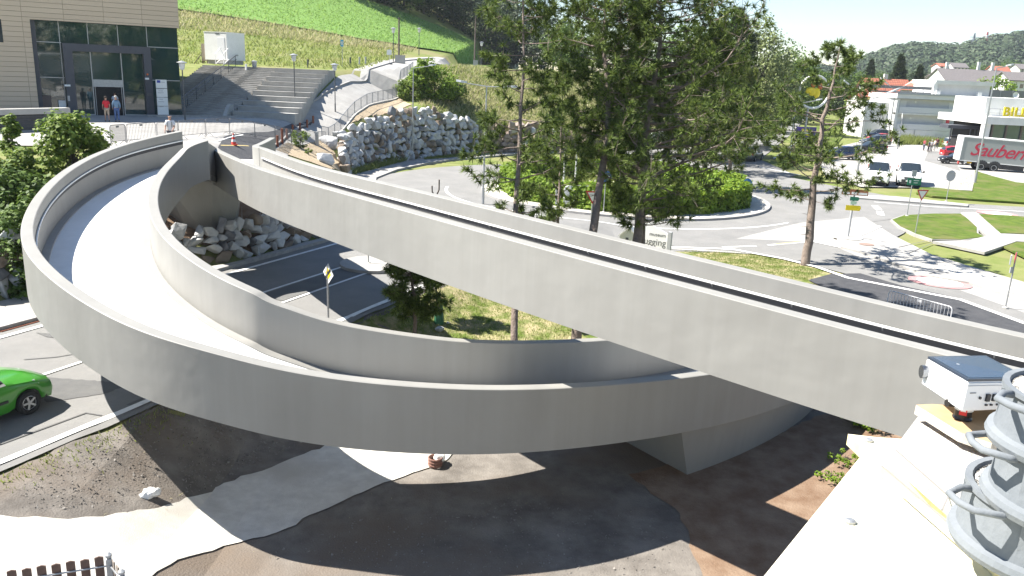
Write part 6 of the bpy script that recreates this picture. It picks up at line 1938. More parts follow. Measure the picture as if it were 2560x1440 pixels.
# priority road ends (diamond)
sg = thing('road_sign', 'diamond end of priority road sign inside the loop', 'sign', GT(822, 870))
sign_post(sg, 2.75)
M = FACE(-0.85, 2.5, -0.05) @ Matrix.Rotation(PI / 4, 4, 'Z')
sq = lambda s: [(-s, -s), (s, -s), (s, s), (-s, s)]
MB().prism(sq(.235), 0, .012, M=M).build('white_board', M_swhite, sg)
MB().prism(sq(.13), .0125, .018, M=M).build('yellow_square', M_ye, sg)
MB().prism([(-.233, -.045), (.233, -.045), (.233, .045), (-.233, .045)], .0185, .022, M=M).build('black_stripe', M_sblack, sg)
# small post on the splitter island
sg = thing('marker_post', 'thin post on the small white island inside the loop', 'post', GT(921, 668) + Vector((0, 0, .15)))
sign_post(sg, 2.2, 0.03)
MB().prism(sq(.28), 0, .012, M=FACE(0.3, 2.0)).build('sign_board', M_sblue, sg)
def arrow(mb, s, z, M):
    return mb.prism([(-s, -s * .22), (s * .1, -s * .22), (s * .1, -s * .62), (s, 0), (s * .1, s * .62), (s * .1, s * .22), (-s, s * .22)], z, z + .004, M=M)
for (px, py, lbl, dz) in ((1508, 538, 'round blue arrow sign half behind the leaning pine stem', 2.45), (1862, 516, 'round blue arrow sign at the right end of the ring hedge', 1.55)):
    sg = thing('road_sign', lbl, 'sign', GT(px, py) + Vector((0, 0, .2)), 0, 'blue roundabout arrow signs')
    sign_post(sg, dz + .2)
    M = FACE(0.22, dz, -0.05)
    disc(MB(), .40, 0, .012, M=M).build('blue_disc', M_sblue, sg)
    arrow(MB(), .28, .0125, M).build('white_arrow', M_swhite, sg)
def give_way(lbl, base, h, a, s=.48, face=True):
    sg = thing('road_sign', lbl, 'sign', base, 0, 'give way signs')
    sign_post(sg, h + .1)
    M = FACE(a, h - s * .4, -0.05)
    tri = lambda k: [(0, -k), (k * .866, k * .5), (-k * .866, k * .5)]
    MB().prism(tri(s), 0, .012, M=M).build('red_triangle', M_sred, sg)
    MB().prism(tri(s * .70), .0125, .017, M=M).build('white_triangle', M_swhite, sg)
    return sg
give_way('give way sign on a tall post in the grass island', GT(2287, 590), 3.0, 0.15)
g_ = D(1474, 600, 46); give_way('give way sign peeping out beside the leaning pine stem', on(g_.x, g_.y), 2.9, -0.1)
sg = thing('road_sign', 'green direction plate on a thin post at the tip of the grass island', 'sign', GT(2266, 547) + Vector((0, 0, .2)))
sign_post(sg, 3.3)
MB().box((0.1, -0.05, 2.55), (1.0, 0.03, 0.5)).build('green_board', M_sgreen, sg)
q = MB(); q.box((-.22, -.067, 2.55), (.14, .004, .22)); q.build('white_emblem', M_swhite, sg)
q = MB(); q.box((.22, -.067, 2.65), (.4, .004, .05)); q.box((.2, -.067, 2.48), (.3, .004, .05)); q.build('text_lines', M_swhite, sg)
MB().box((0, -0.04, 3.15), (0.35, 0.03, 0.45)).build('grey_board', M_sback, sg)
sg = thing('road_sign', 'back of a round sign on the long splitter island', 'sign', GT(2364, 510) + Vector((0, 0, .2)))
sign_post(sg, 2.5)
disc(MB(), .46, 0, .012, M=FACE(0.25, 2.2)).build('round_board', M_sback, sg)
MB().bar((-.35, -.07, 2.45), (.35, -.16, 2.45), .05).build('clamp', M_steel, sg)
sg = thing('road_sign', 'round pale sign back beside the far road', 'sign', GT(1846, 372) + Vector((0, 0, .1)))
sign_post(sg, 2.5)
disc(MB(), .5, 0, .012, M=FACE(0.2, 2.3)).build('round_board', M_swhite, sg)
disc(MB(), .42, .0125, .004, M=FACE(0.2, 2.3)).build('grey_disc', M_sback, sg)
# direction sign on the pavement tip
sg = thing('direction_sign', 'stack of direction plates with a yellow one on a post at the pavement tip', 'sign', GT(2118, 602) + Vector((0, 0, .1)), R_(-4))
MB().tube([(0, 0, -.2), (0, 0, 2.85)], 0.07, 10).build('post', M_sback, sg)
MB().lathe((0, 0, .08), [(.9, 0), (.9, .06), (.5, .1)], 16).build('foot', M_concrete, sg)
M = FACE(R_(-9), 2.95, -.08)
MB().prism([(-.75, -.18), (.75, -.18), (.75, .18), (-.75, .18)], 0, .02, M=M).build('long_board', mat('sign_brown', (0.30, 0.10, 0.04), .5), sg)
q = MB(); q.prism([(-.70, -.13), (-.30, -.13), (-.30, .0), (-.70, .0)], .0205, .024, M=M); q.prism([(-.2, -.13), (.12, -.13), (.12, .02), (-.2, .02)], .0205, .024, M=M); q.prism([(.2, -.13), (.7, -.13), (.7, .0), (.2, .0)], .0205, .024, M=M); q.build('white_fields', M_swhite, sg)
MB().prism([(-.24, -.12), (.24, -.12), (.3, 0), (.24, .12), (-.24, .12)], 0, .02, M=FACE(-.1, 2.55, -.08)).build('green_plate', M_sgreen, sg)
MB().prism([(-.18, -.1), (.18, -.1), (.18, .1), (-.18, .1)], 0, .02, M=FACE(-.1, 2.3, -.08)).build('pale_plate', mat('pale_green_plate', (.45, .62, .45), .5), sg)
MB().prism([(-.42, -.16), (.42, -.16), (.48, 0), (.42, .16), (-.42, .16)], 0, .02, M=FACE(-.08, 1.98, -.08)).build('yellow_plate', M_ye, sg)
# no stopping sign
sg = thing('road_sign', 'round blue and red no stopping sign at the right edge', 'sign', GT(2512, 776) + Vector((0, 0, .1)))
sign_post(sg, 2.55, .035)
M = FACE(R_(62), 2.3, -.05)
disc(MB(), .26, 0, .012, M=M).build('red_disc', M_sred, sg)
disc(MB(), .205, .0125, .004, M=M).build('blue_disc', M_sblue, sg)
q = MB()
for a in (PI / 4, -PI / 4): q.prism([(-.2, -.025), (.2, -.025), (.2, .025), (-.2, .025)], .017 + (0.001 if a > 0 else 0), .020 + (0.001 if a > 0 else 0), M=M @ Matrix.Rotation(a, 4, 'Z'))
q.build('red_cross', M_sred, sg)
MB().box((-.2, 0, 2.2), (.28, .05, .42), R_(62)).build('grey_board', M_sback, sg)
MB().box((-.1, -.03, 1.75), (.22, .04, .26), R_(30)).build('lower_board', M_sback, sg)
# blue sign behind the tiers
sg = thing('road_sign', 'small light blue pedestrian sign on the grass above the tiers', 'sign', on(*V2(D(856, 182, 95))))
sign_post(sg, 2.9)
MB().box((0, -.05, 2.6), (.34, .02, .75)).build('blue_board', mat('sign_light_blue', (.05, .35, .6), .5), sg)
MB().box((0, -.064, 2.6), (.16, .004, .4)).build('white_symbol', M_swhite, sg)
sg = thing('notice_board', 'white notice board on a foot beside the wooden pole', 'sign', on(*V2(D(973, 184, 101))))
sign_post(sg, 1.9)
MB().box((0, -.05, 1.5), (.6, .03, .6)).build('board', M_swhite, sg)
MB().box((0, 0, .08), (.7, .5, .16)).build('base_block', M_dsteel, sg)
# museum sign
gl_, gr_ = D(1560, 640, 40.5), D(1664, 652, 40.0)
ms = thing('museum_sign', 'white museum gugging hoarding with a sloping top edge and grey end post', 'sign', (0, 0, 0))
ms.location = (gr_.x, gr_.y, 0)
ang = math.atan2(gr_.y - gl_.y, gr_.x - gl_.x) - R_(14)
ms.rotation_euler.z = ang
zt1, zt2 = D(1655, 578, 40).z, D(1612, 560, 40.3).z
wd = (gr_ - gl_).length
MB().add([(-wd * .62, 0, 0.05), (0, 0, 0.05), (0, 0, zt1 - .05), (-wd * .45, 0, zt2 + .05), (-wd * .62, 0, zt2 + .2), (-wd * .62, .06, .05), (0, .06, .05), (0, .06, zt1 - .05), (-wd * .45, .06, zt2 + .05), (-wd * .62, .06, zt2 + .2)],
         [(0, 1, 2, 3, 4), (9, 8, 7, 6, 5), (0, 5, 6, 1), (1, 6, 7, 2), (2, 7, 8, 3), (3, 8, 9, 4), (4, 9, 5, 0)]).build('board', M_swhite, ms)
MB().box((.10, .03, zt1 / 2), (.18, .2, zt1 + .1)).build('end_post', M_sback, ms)
Mt = lambda z, x: frame(Vector((1, 0, 0)), Vector((0, 0, 1)), Vector((0, -1, 0)), (x, -.004, z))
M_print = mat('dark_print', (.10, .10, .11), .6)
text_obj('lettering', 'museum', .25, M_print, ms, Mt(zt1 - .17, -.10), .003, align='RIGHT')
text_obj('lettering', 'gugging', .46, M_print, ms, Mt(zt1 - .55, -.06), .003, align='RIGHT')
# little white gabled display case left of it
g_ = D(1572, 600, 40)
hs_ = thing('display_case', 'small white gabled display case left of the museum sign', 'display case', (g_.x, g_.y, 0), R_(-18))
ht = D(1572, 582, 40).z
MB().prism([(-.42, 0), (.42, 0), (.42, ht - .12), (0, ht + .3), (-.42, ht - .12)], -.25, .25, M=Matrix(((1, 0, 0, 0), (0, 0, 1, 0), (0, 1, 0, 0), (0, 0, 0, 1)))).build('body', M_swhite, hs_)
q = MB(); q.bar((-.5, 0, ht - .16), (0, 0, ht + .36), .62, .05, up=(0, 0, 1)); q.build('roof_left', M_swhite, hs_)
q = MB(); q.bar((0, 0, ht + .36), (.5, 0, ht - .16), .62, .05, up=(0, 0, 1)); q.build('roof_right', M_swhite, hs_)
MB().box((-.05, -.256, ht - .25), (.14, .01, .14)).build('emblem', M_print, hs_)
# white letters in front of the hedge
lt = thing('letter_row', 'large white standing letters in front of the ring hedge', 'letters', (0, 0, 0))
for ch, px in (('I', 1392), ('S', 1421), ('T', 1450)):
    g_ = GT(px, 527)
    Mx = frame(Vector((1, 0, 0)), Vector((0, 0, 1)), Vector((0, -1, 0)), (g_.x, g_.y + .3, 1.05))
    text_obj('letter', ch, 1.75, M_swhite, lt, Mx, .12, bold=.05)
for px in (1408, 1437):
    g_ = D(px, 470, 66)
    t = thing('white_pole', ['slim white pole in the ring hedge, left of two', 'slim white pole in the ring hedge, right of two'][px > 1420], 'pole', (g_.x, g_.y, .2), 0, 'white poles in the hedge')
    MB().tube([(0, 0, 0), (0, 0, 3.0)], .07, 8).build('shaft', M_white, t)
    MB().lathe((0, 0, 3.0), [(.08, 0), (.05, .06)], 8).build('cap', M_white, t)
# ring sign
c_ = D(2035, 230, 118)
z0 = float(T(c_.x, c_.y))
rg = thing('ring_sign', 'white steel ring holding a yellow and red figure above the treetops', 'sign', (c_.x, c_.y, z0), R_(8))
hc, Rr = c_.z - z0, 2.3
q = MB(); q.tube([(Rr * math.cos(2 * PI * k / 40), 0, hc + Rr * math.sin(2 * PI * k / 40)) for k in range(41)], .17, 8); q.build('ring', M_white, rg)
q = MB(); q.tube([(-.6, 0, -.2), (-.6, 0, hc - Rr)], .16, 8); q.build('mast', M_steel, rg)
q = MB()
for (x, z, sx, sz, a) in ((-.95, .2, .75, .5, -.4), (-.25, -.25, .7, .45, -.3), (.55, -.35, .62, .75, .1), (.45, .25, .6, .4, 0), (-.3, .25, .6, .42, .2)):
    q.lathe((x * .8, -.05, hc + z * .8), [(.02, -sz * .8), (sx * .6, -sz * .5), (sx * .8, 0), (sx * .75, sz * .6), (.02, sz)], 10, M=Matrix.Rotation(a, 3, 'Y') @ Matrix.Scale(.45, 3, Vector((0, 1, 0))))
q.build('yellow_shape', M_ye, rg)
q = MB()
for (x, z, s) in ((-.15, 1.1, .5), (.65, 1.25, .45), (.9, .75, .4)):
    q.lathe((x, 0, hc + z), [(.02, -s), (s * .7, -s * .6), (s, 0), (s * .6, s * .7), (.02, s)], 10, M=Matrix.Scale(.5, 3, Vector((0, 1, 0))))
q.build('red_shape', mat('signal_orange_red', (.55, .12, .04), .5), rg)
q = MB(); q.bar((.5, 0, hc + 1.3), (.55, 0, hc + 2.0), .12); q.build('white_stem', M_white, rg)
# purple and yellow banner
p = GT(2012, 352)
bn = thing('advertising_banner', 'purple banner with yellow patches on a frame by the car park', 'banner', p, R_(4))
MB().box((0, 0, 1.3), (3.4, .06, 2.0)).build('cloth', mat('banner_purple', (.10, .05, .35), .7), bn)
q = MB(); q.box((-.2, -.034, 1.7), (1.2, .006, .5)); q.box((.5, -.034, 1.0), (1.5, .006, .3)); q.box((-1.1, -.034, .7), (.5, .006, .5)); q.build('yellow_patches', M_ye, bn)
q = MB(); q.box((-.1, -.034, 1.25), (1.0, .006, .3)); q.build('white_patch', M_swhite, bn)
q = MB(); q.box((-1.72, .05, .9), (.08, .08, 2.8)); q.box((1.72, .05, .9), (.08, .08, 2.8)); q.build('posts', M_steel, bn)
# drain grates, covers
for (px, py, lbl, w_, l_) in ((46, 815, 'rusty rectangular drain grate in the gutter of the main road', .55, 1.5),):
    p = GT(px, py)
    t = thing('drain_grate', lbl, 'drain', (p.x, p.y, p.z + .065), RDA)
    q = MB(); q.box((0, w_ / 2, .0), (l_, .05, .03)); q.box((0, -w_ / 2, .0), (l_, .05, .03)); q.box((l_ / 2, 0, 0), (.05, w_ + .05, .032)); q.box((-l_ / 2, 0, 0), (.05, w_ + .05, .032)); q.build('frame', M_corten, t)
    q = MB()
    for k in range(18): q.box((-l_ / 2 + .06 + k * (l_ - .1) / 17, 0, -.002), (.035, w_ - .04, .028))
    q.build('bars', M_corten, t)
    MB().box((0, 0, -.02), (l_ - .05, w_ - .05, .01)).build('pit', M_sblack, t)
p = GT(2165, 620)
t = thing('manhole_cover', 'round rusty manhole cover on the pavement tip', 'manhole cover', (p.x, p.y, p.z + .215))
disc(MB(), .42, 0, .012).build('lid', mat('cover_brown', (.24, .17, .14), .8), t)
# wooden bin enclosure in the near left corner
en = thing('bin_enclosure', 'bin enclosure of brown boards and grey ball topped posts in the near left corner', 'enclosure', (0, 0, 0))
p1, p2, p3 = D(270, 1382, 13.2), D(303, 1424, 12.8), D(150, 1428, 13.0)
zg = float(T(p1.x, p1.y))
for p in (p1, p2):
    q = MB(); q.box((p.x, p.y, (zg + p.z - .1) / 2), (.09, .09, p.z - .1 - zg), .5); q.lathe((p.x, p.y, p.z - .1), [(.02, 0), (.055, .04), (.055, .07), (.01, .11)], 10); q.build('corner_post', M_sback, en)
dirl = Vector((p3.x - p1.x, p3.y - p1.y, 0)).normalized()
zr2 = p1.z - .22
for k in range(7):
    c = Vector((p1.x, p1.y, 0)) + dirl * (.14 + k * .205)
    tp = p1.z - .04 - .01 * (k % 2)
    Mr = Matrix.Rotation(math.atan2(dirl.y, dirl.x), 3, 'Z')
    bd = MB(); bd.prism([(-.065, zg + .1), (.065, zg + .1), (.065, tp - .02), (0, tp), (-.065, tp - .02)], -.012, .012, M=Mr @ Matrix(((1, 0, 0), (0, 0, -1), (0, 1, 0))))
    o = bd.build('board', mat('brown_fence_board', (.085, .055, .045), .9, (.13, .085, .07), 6), en); o.location = (c.x, c.y, 0)
a = Vector((p1.x, p1.y, zr2)); b = a + dirl * 1.6
off2 = Vector((-dirl.y, dirl.x, 0)) * -.03
off2 = off2 if off2.y < 0 else -off2
MB().tube([a + off2, b + off2], .014, 6).build('rail', M_steel, en)
dir2 = Vector((p2.x - p1.x, p2.y - p1.y, 0))
L2 = dir2.length; dir2.normalize()
for k in range(3):
    c = Vector((p1.x, p1.y, 0)) + dir2 * L2 * (k + .5) / 3 + Vector((.04, 0, 0))
    MB().box((c.x, c.y, (zg + p1.z) / 2 - .05), (.10, .02, p1.z - zg - .1), math.atan2(dir2.y, dir2.x)).build('board', mat('grey_fence_board', (.20, .17, .14), .9, (.26, .22, .19), 6), en)
MB().tube([(p1.x, p1.y, zr2), (p2.x, p2.y, zr2)], .014, 6).build('rail', M_steel, en)
bc = Vector((p1.x, p1.y, 0)) + dirl * .55 + Vector((-dirl.y, dirl.x, 0)) * (.32 if -dirl.y * 0 + dirl.x < 0 else -.32)
bn2 = thing('wheelie_bin', 'grey lidded bin inside the board enclosure', 'bin', (bc.x, bc.y, zg), math.atan2(dirl.y, dirl.x))
MB().box((0, 0, .5), (.72, .42, .9)).build('body', mat('bin_grey', (.16, .16, .165), .6), bn2)
MB().box((0, 0, .98), (.80, .50, .07)).box((0, 0, 1.02), (.66, .38, .03)).build('lid', MATS['bin_grey'], bn2)
# white sack and corrugated hose on the soil
def lump(name, label, cat, p, s, m, seed):
    r = random.Random(seed)
    t = thing(name, label, cat, p, r.uniform(0, 3))
    bm = bmesh.new()
    bmesh.ops.create_icosphere(bm, subdivisions=4, radius=1)
    for v in bm.verts:
        n_ = noise.noise(v.co * 1.7 + Vector((seed, 0, 0))) * .35 + noise.noise(v.co * 5 + Vector((seed, 3, 0))) * .16
        v.co *= 1 + n_
        v.co = Vector((v.co.x * s[0], v.co.y * s[1], max(-.02, v.co.z * s[2] + s[2] * .6)))
    me = bpy.data.meshes.new('cloth'); bm.to_mesh(me); bm.free()
    me.materials.append(m)
    me.polygons.foreach_set('use_smooth', [True] * len(me.polygons))
    o = bpy.data.objects.new('cloth', me); COL.objects.link(o); o.parent = t
    return t
sk = lump('white_sack', 'crumpled white sack lying on the grey soil', 'sack', GT(376, 1248) + Vector((0, 0, .03)), (.21, .12, .12), M_white, 4)
p = GT(1088, 1168) + Vector((0, 0, .04))
hz_ = thing('hose_coil', 'coil of reddish corrugated hose on the edge of the pale path', 'hose', p)
q = MB()
for k in range(6):
    q.tube([((.17 + .012 * (k % 2)) * math.cos(R_(a)), (.17 + .012 * (k % 2)) * math.sin(R_(a)), .03 + k * .042) for a in range(0, 361, 24)], .022, 6, cap=False)
q.build('hose', mat('hose_red_brown', (.20, .10, .075), .7), hz_)
sk2 = lump('white_sack', 'white plastic bag torn open beside the hose coil', 'sack', p + Vector((.10, .12, .10)), (.20, .14, .15), M_white, 9)
# green watering bag
p = GT(1097, 812)
wb_ = thing('watering_bag', 'dark green watering bag wrapped round the slim young pine', 'bag', p)
MB().lathe((0, 0, .02), [(.19, 0), (.185, .25), (.15, .6), (.11, .85), (.12, .95), (.06, .97)], 9).build('cloth', mat('bag_green', (.015, .10, .05), .6), wb_)
MB().lathe((0, 0, .86), [(.115, 0), (.12, .05), (.11, .06)], 9).build('strap', M_sblack, wb_)
def rock_thing(label, p, s, seed):
    r = random.Random(seed)
    mb = MB(); boulder(mb, Vector((0, 0, s * .35)), (s, s * .8, s * .5), r, 0)
    o = mb.build('stone', M_rock); o.location = p
    tag(o, label, 'stone')
rock_thing('white stone on the grass right of the small pine', GT(1099, 830), .26, 3)
rock_thing('small pale stone by the watering bag', GT(1121, 812), .14, 4)
for k, (px, py, s) in enumerate([(830, 372, 1.4), (815, 410, 1.0), (850, 345, 0.9)]):
    p = GT(px, py); rock_thing(['broad pale rock slab on the chip bank by the tall wall', 'pale rock slab below the broad one on the chip bank', 'pale rock at the corner of the tall boulder wall'][k], p, s, 20 + k)
# low wire fence and footpath wall left of the loop
wf_ = thing('wire_fence', 'thin dark mesh fence on the bank left of the loop', 'fence')
q = MB()
a, b = D(55, 468, 37), D(140, 440, 40)
for k in range(8):
    c = a.lerp(b, k / 7); q.tube([c - Vector((0, 0, 1.2)), c], .02, 5)
q.build('posts', M_dsteel, wf_)
q = MB(); q.tube([a, b], .02, 5); q.tube([a - Vector((0, 0, .5)), b - Vector((0, 0, .5))], .015, 5); q.build('rails', M_dsteel, wf_)
# stump under the straight arm
p = GT(1446, 846)
bx2 = thing('twin_trunk_fork', '', '') if False else None
# upright forked twigs seen over the far parapet
p = D(1090, 486, 33.5)
tw = thing('bare_sapling', 'bare forked sapling top sticking up behind the straight arm', 'sapling', on(p.x, p.y))
h = p.z - float(T(p.x, p.y))
q = MB(); q.tube([(0, 0, -.1), (0, 0, h - .1)], .035, 6); q.tube([(0, 0, h - .1), (-.16, 0, h + .1), (-.17, 0, h + .35)], .03, 5); q.tube([(0, 0, h - .1), (.12, 0, h + .2), (.12, 0, h + .62)], .032, 5)
q.build('stem', M_bark, tw)
# ================================================================ people
M_skin = mat('skin', (0.42, 0.24, 0.17), 0.6)
def cloth(name, c): return mat(name, c, 0.9)

def skin_mesh(name, verts, edges, radii, m, parent, root=0, sub=2):
    me = bpy.data.meshes.new(name)
    me.from_pydata([tuple(v) for v in verts], edges, [])
    o = bpy.data.objects.new(name, me)
    COL.objects.link(o)
    o.modifiers.new('skin', 'SKIN')
    for i, sv in enumerate(me.skin_vertices[0].data):
        r = radii[i]
        sv.radius = r if hasattr(r, '__len__') else (r, r)
        sv.use_root = i == root
    s = o.modifiers.new('sub', 'SUBSURF'); s.levels = sub; s.render_levels = sub
    dg = bpy.context.evaluated_depsgraph_get(); dg.update()
    m2 = bpy.data.meshes.new_from_object(o.evaluated_get(dg))
    m2.materials.clear(); m2.materials.append(m)
    m2.polygons.foreach_set('use_smooth', [True] * len(m2.polygons))
    bpy.data.objects.remove(o)
    q = bpy.data.objects.new(name, m2)
    COL.objects.link(q)
    q.parent = parent
    return q

def person(label, base, rz, shirt, trousers, hair, H=1.76, stride=.22, arms=(.15, -.15), bend=(0.1, 0.1), group=None, shorts=False, bag=None, bald=False, hat=None, lean=.03, sleeves=True):
    """faces local -y; one continuous body, clothes and hair as children"""
    t = thing('person', label, 'person', base, rz, group)
    k = H / 1.76
    V = lambda x, y, z: Vector((x * k, y * k, z * k))
    f = stride
    joints = {
        'pelvis': V(0, 0, .95), 'waist': V(0, -lean * .4, 1.10), 'chest': V(0, -lean, 1.33), 'neck0': V(0, -lean, 1.48), 'neck': V(0, -lean - .01, 1.55), 'head0': V(0, -lean - .025, 1.62), 'head': V(0, -lean - .02, 1.70),
        'shL': V(.17, -lean, 1.43), 'elL': V(.22, -lean - arms[0] * .5, 1.15), 'wrL': V(.21, -lean - arms[0] - bend[0], 0.92 + bend[0] * .6), 'haL': V(.205, -lean - arms[0] - bend[0] - .03, .82 + bend[0] * .8),
        'shR': V(-.17, -lean, 1.43), 'elR': V(-.22, -lean - arms[1] * .5, 1.15), 'wrR': V(-.21, -lean - arms[1] - bend[1], .92 + bend[1] * .6), 'haR': V(-.205, -lean - arms[1] - bend[1] - .03, .82 + bend[1] * .8),
        'hipL': V(.09, 0, .90), 'knL': V(.095, -f * .55, .50), 'anL': V(.095, -f * .75, .09), 'toL': V(.10, -f * .75 - .16, .04),
        'hipR': V(-.09, 0, .90), 'knR': V(-.095, f * .25 - .02, .50), 'anR': V(-.095, f * .85, .12), 'toR': V(-.10, f * .85 - .15, .04)}
    R = {'pelvis': (.155, .115), 'waist': (.135, .10), 'chest': (.165, .11), 'neck0': (.09, .075), 'neck': .055, 'head0': (.072, .085), 'head': (.078, .098), 'shL': .062, 'elL': .042, 'wrL': .028, 'haL': (.036, .022), 'shR': .062, 'elR': .042, 'wrR': .028, 'haR': (.036, .022),
         'hipL': .088, 'knL': .056, 'anL': .038, 'toL': (.04, .03), 'hipR': .088, 'knR': .056, 'anR': .038, 'toR': (.04, .03)}
    E_ = [('pelvis', 'waist'), ('waist', 'chest'), ('chest', 'neck0'), ('neck0', 'neck'), ('neck', 'head0'), ('head0', 'head'), ('chest', 'shL'), ('shL', 'elL'), ('elL', 'wrL'), ('wrL', 'haL'), ('chest', 'shR'), ('shR', 'elR'), ('elR', 'wrR'), ('wrR', 'haR'),
          ('pelvis', 'hipL'), ('hipL', 'knL'), ('knL', 'anL'), ('anL', 'toL'), ('pelvis', 'hipR'), ('hipR', 'knR'), ('knR', 'anR'), ('anR', 'toR')]
    vs = [joints[n] for n in joints]
    names = list(joints)
    ix = {n: i for i, n in enumerate(names)}
    rad = [tuple(k * q for q in R[n]) if hasattr(R[n], '__len__') else k * R[n] for n in names]
    ed = [(ix[a], ix[b]) for a, b in E_]
    # fingers: five unequal chains rooted in each palm
    for side, sx in (('L', 1), ('R', -1)):
        h = joints['ha' + side]; w = joints['wr' + side]
        d = (h - w).normalized()
        for q, (oy, ln) in enumerate(((-.03, .055), (-.014, .075), (0.002, .082), (.018, .074), (.032, .058))):
            i0 = len(vs)
            b0 = h + Vector((0, oy * k, 0))
            if q == 0: b0 = w.lerp(h, .6) + Vector((0, -.03 * k, 0))
            vs += [b0 + d * .03 * k, b0 + d * (.03 + ln * .5) * k + Vector((-sx * .006, 0, 0)), b0 + d * (.02 + ln) * k + Vector((-sx * .02, 0, 0))]
            rad += [.010 * k, .009 * k, .007 * k]
            ed += [(ix['ha' + side], i0), (i0, i0 + 1), (i0 + 1, i0 + 2)]
    skin_mesh('body', vs, ed, rad, M_skin, t, ix['pelvis'])
    # face
    hc = joints['head']
    MB().add([hc + V(-.014, -.088, -.03), hc + V(.014, -.088, -.03), hc + V(0, -.118, -.028), hc + V(0, -.088, .012)], [(0, 1, 2), (1, 3, 2), (0, 2, 3), (0, 3, 1)]).build('nose', M_skin, t)
    for sx in (-1, 1):
        MB().lathe(hc + V(sx * .03, -.086, .006), [(.001, -.008 * k), (.010 * k, 0), (.001, .008 * k)], 8).build('eye', M_sblack, t)
        MB().lathe(hc + V(sx * .080, .005, -.01), [(.001, -.03 * k), (.014 * k, -.01 * k), (.016 * k, .015 * k), (.001, .03 * k)], 8).build('ear', M_skin, t)
    MB().box(hc + V(0, -.088, -.058), (.045 * k, .008, .01)).build('mouth', mat('lips', (.30, .11, .10), .6), t)
    # hair or hat
    if not bald:
        hm_ = MB()
        r_ = random.Random(len(label))
        hm_.lathe(hc + V(0, .012, .02), [(.105 * k, -.035 * k), (.106 * k, .02 * k), (.088 * k, .07 * k), (.05 * k, .098 * k), (.002, .105 * k)], 14)
        hm_.build('hair', cloth('hair_' + hair[0], hair[1]), t, smooth=True)
    # clothes
    J, rr = joints, R
    def sub(keys, edges, grow, nm, m, extra=None):
        rads = []
        for q in keys:
            r0 = R[q] if not extra or q not in extra else extra[q]
            rads.append(tuple((a + grow) * k for a in r0) if hasattr(r0, '__len__') else (r0 + grow) * k)
        jj = [J[q] if q not in cut else cut[q] for q in keys]
        i2 = {q: i for i, q in enumerate(keys)}
        return skin_mesh(nm, jj, [(i2[a], i2[b]) for a, b in edges], rads, m, t, 0)
    cut = {'elL': J['shL'].lerp(J['elL'], .75), 'elR': J['shR'].lerp(J['elR'], .75), 'neck0': J['neck0'] + V(0, 0, -.01), 'pelvis': J['pelvis'] + V(0, 0, -.02)}
    if sleeves == 'long':
        cut['elL'] = J['elL']; cut['elR'] = J['elR']
        sub(['pelvis', 'waist', 'chest', 'neck0', 'shL', 'elL', 'wrL', 'shR', 'elR', 'wrR'], [('pelvis', 'waist'), ('waist', 'chest'), ('chest', 'neck0'), ('chest', 'shL'), ('shL', 'elL'), ('elL', 'wrL'), ('chest', 'shR'), ('shR', 'elR'), ('elR', 'wrR')], .018, 'shirt', shirt)
    else:
        sub(['pelvis', 'waist', 'chest', 'neck0', 'shL', 'elL', 'shR', 'elR'], [('pelvis', 'waist'), ('waist', 'chest'), ('chest', 'neck0'), ('chest', 'shL'), ('shL', 'elL'), ('chest', 'shR'), ('shR', 'elR')], .020, 'shirt', shirt)
    cut = {'anL': J['knL'].lerp(J['anL'], .05), 'anR': J['knR'].lerp(J['anR'], .05)} if shorts else {}
    cut['pelvis'] = J['pelvis'] + V(0, 0, .01)
    sub(['pelvis', 'hipL', 'knL', 'anL', 'hipR', 'knR', 'anR'], [('pelvis', 'hipL'), ('hipL', 'knL'), ('knL', 'anL'), ('pelvis', 'hipR'), ('hipR', 'knR'), ('knR', 'anR')], .014, 'shorts' if shorts else 'trousers', trousers, {'anL': .055, 'anR': .055})
    for s in 'LR':
        a, b = J['an' + s], J['to' + s]
        skin_mesh('shoe', [a + V(0, .05, -.04), a + V(0, -.03, -.04), b + V(0, -.03, 0.005)], [(0, 1), (1, 2)], [(.042 * k, .04 * k), (.045 * k, .05 * k), (.045 * k, .03 * k)], cloth('dark_shoe', (.04, .035, .035)), t)
    if bag:
        b2 = MB()
        for sx in (-.10, .10): b2.bar(J['chest'] + V(sx, -.135, .12), J['waist'] + V(sx, -.13, .05), .035, .012)
        b2.build('backpack_straps', cloth('bag_black', (.02, .02, .025)), t)
        MB().box(J['chest'] + V(0, .17, -.05), (.28 * k, .12 * k, .38 * k)).build('backpack', cloth('bag_black', (.02, .02, .025)), t)
    return t
dk_hair, gr_hair, br_hair = ('dark', (.03, .022, .018)), ('grey', (.38, .37, .35)), ('brown', (.10, .06, .035))
fd = math.atan2(FB.y, FB.x) + PI / 2           # faces the building
b1, b2_ = D(269, 303, 59), D(294, 303, 59)
person('person in a red shirt and beige shorts walking to the entrance', on(b1.x, b1.y, .05), fd + PI + PI, cloth('red_shirt', (.55, .02, .035)), cloth('beige_shorts', (.42, .34, .26)), dk_hair, shorts=True, stride=.25)
person('person in blue shirt and jeans walking to the entrance', on(b2_.x, b2_.y, .05), fd, cloth('denim_shirt', (.13, .22, .33), ), cloth('blue_jeans', (.05, .10, .24)), gr_hair, stride=.15, sleeves='long', H=1.82)
b3 = FO + FU * (FP(293, 290)[0]) + FB * .42
person('person in a pale shirt standing inside the dark doorway', (b3.x, b3.y, float(T(b3.x, b3.y)) + .07), fd, cloth('pale_blue_shirt', (.42, .45, .52)), cloth('dark_trousers', (.03, .03, .035)), dk_hair, stride=.05)
b4 = D(430, 376, 43.5)
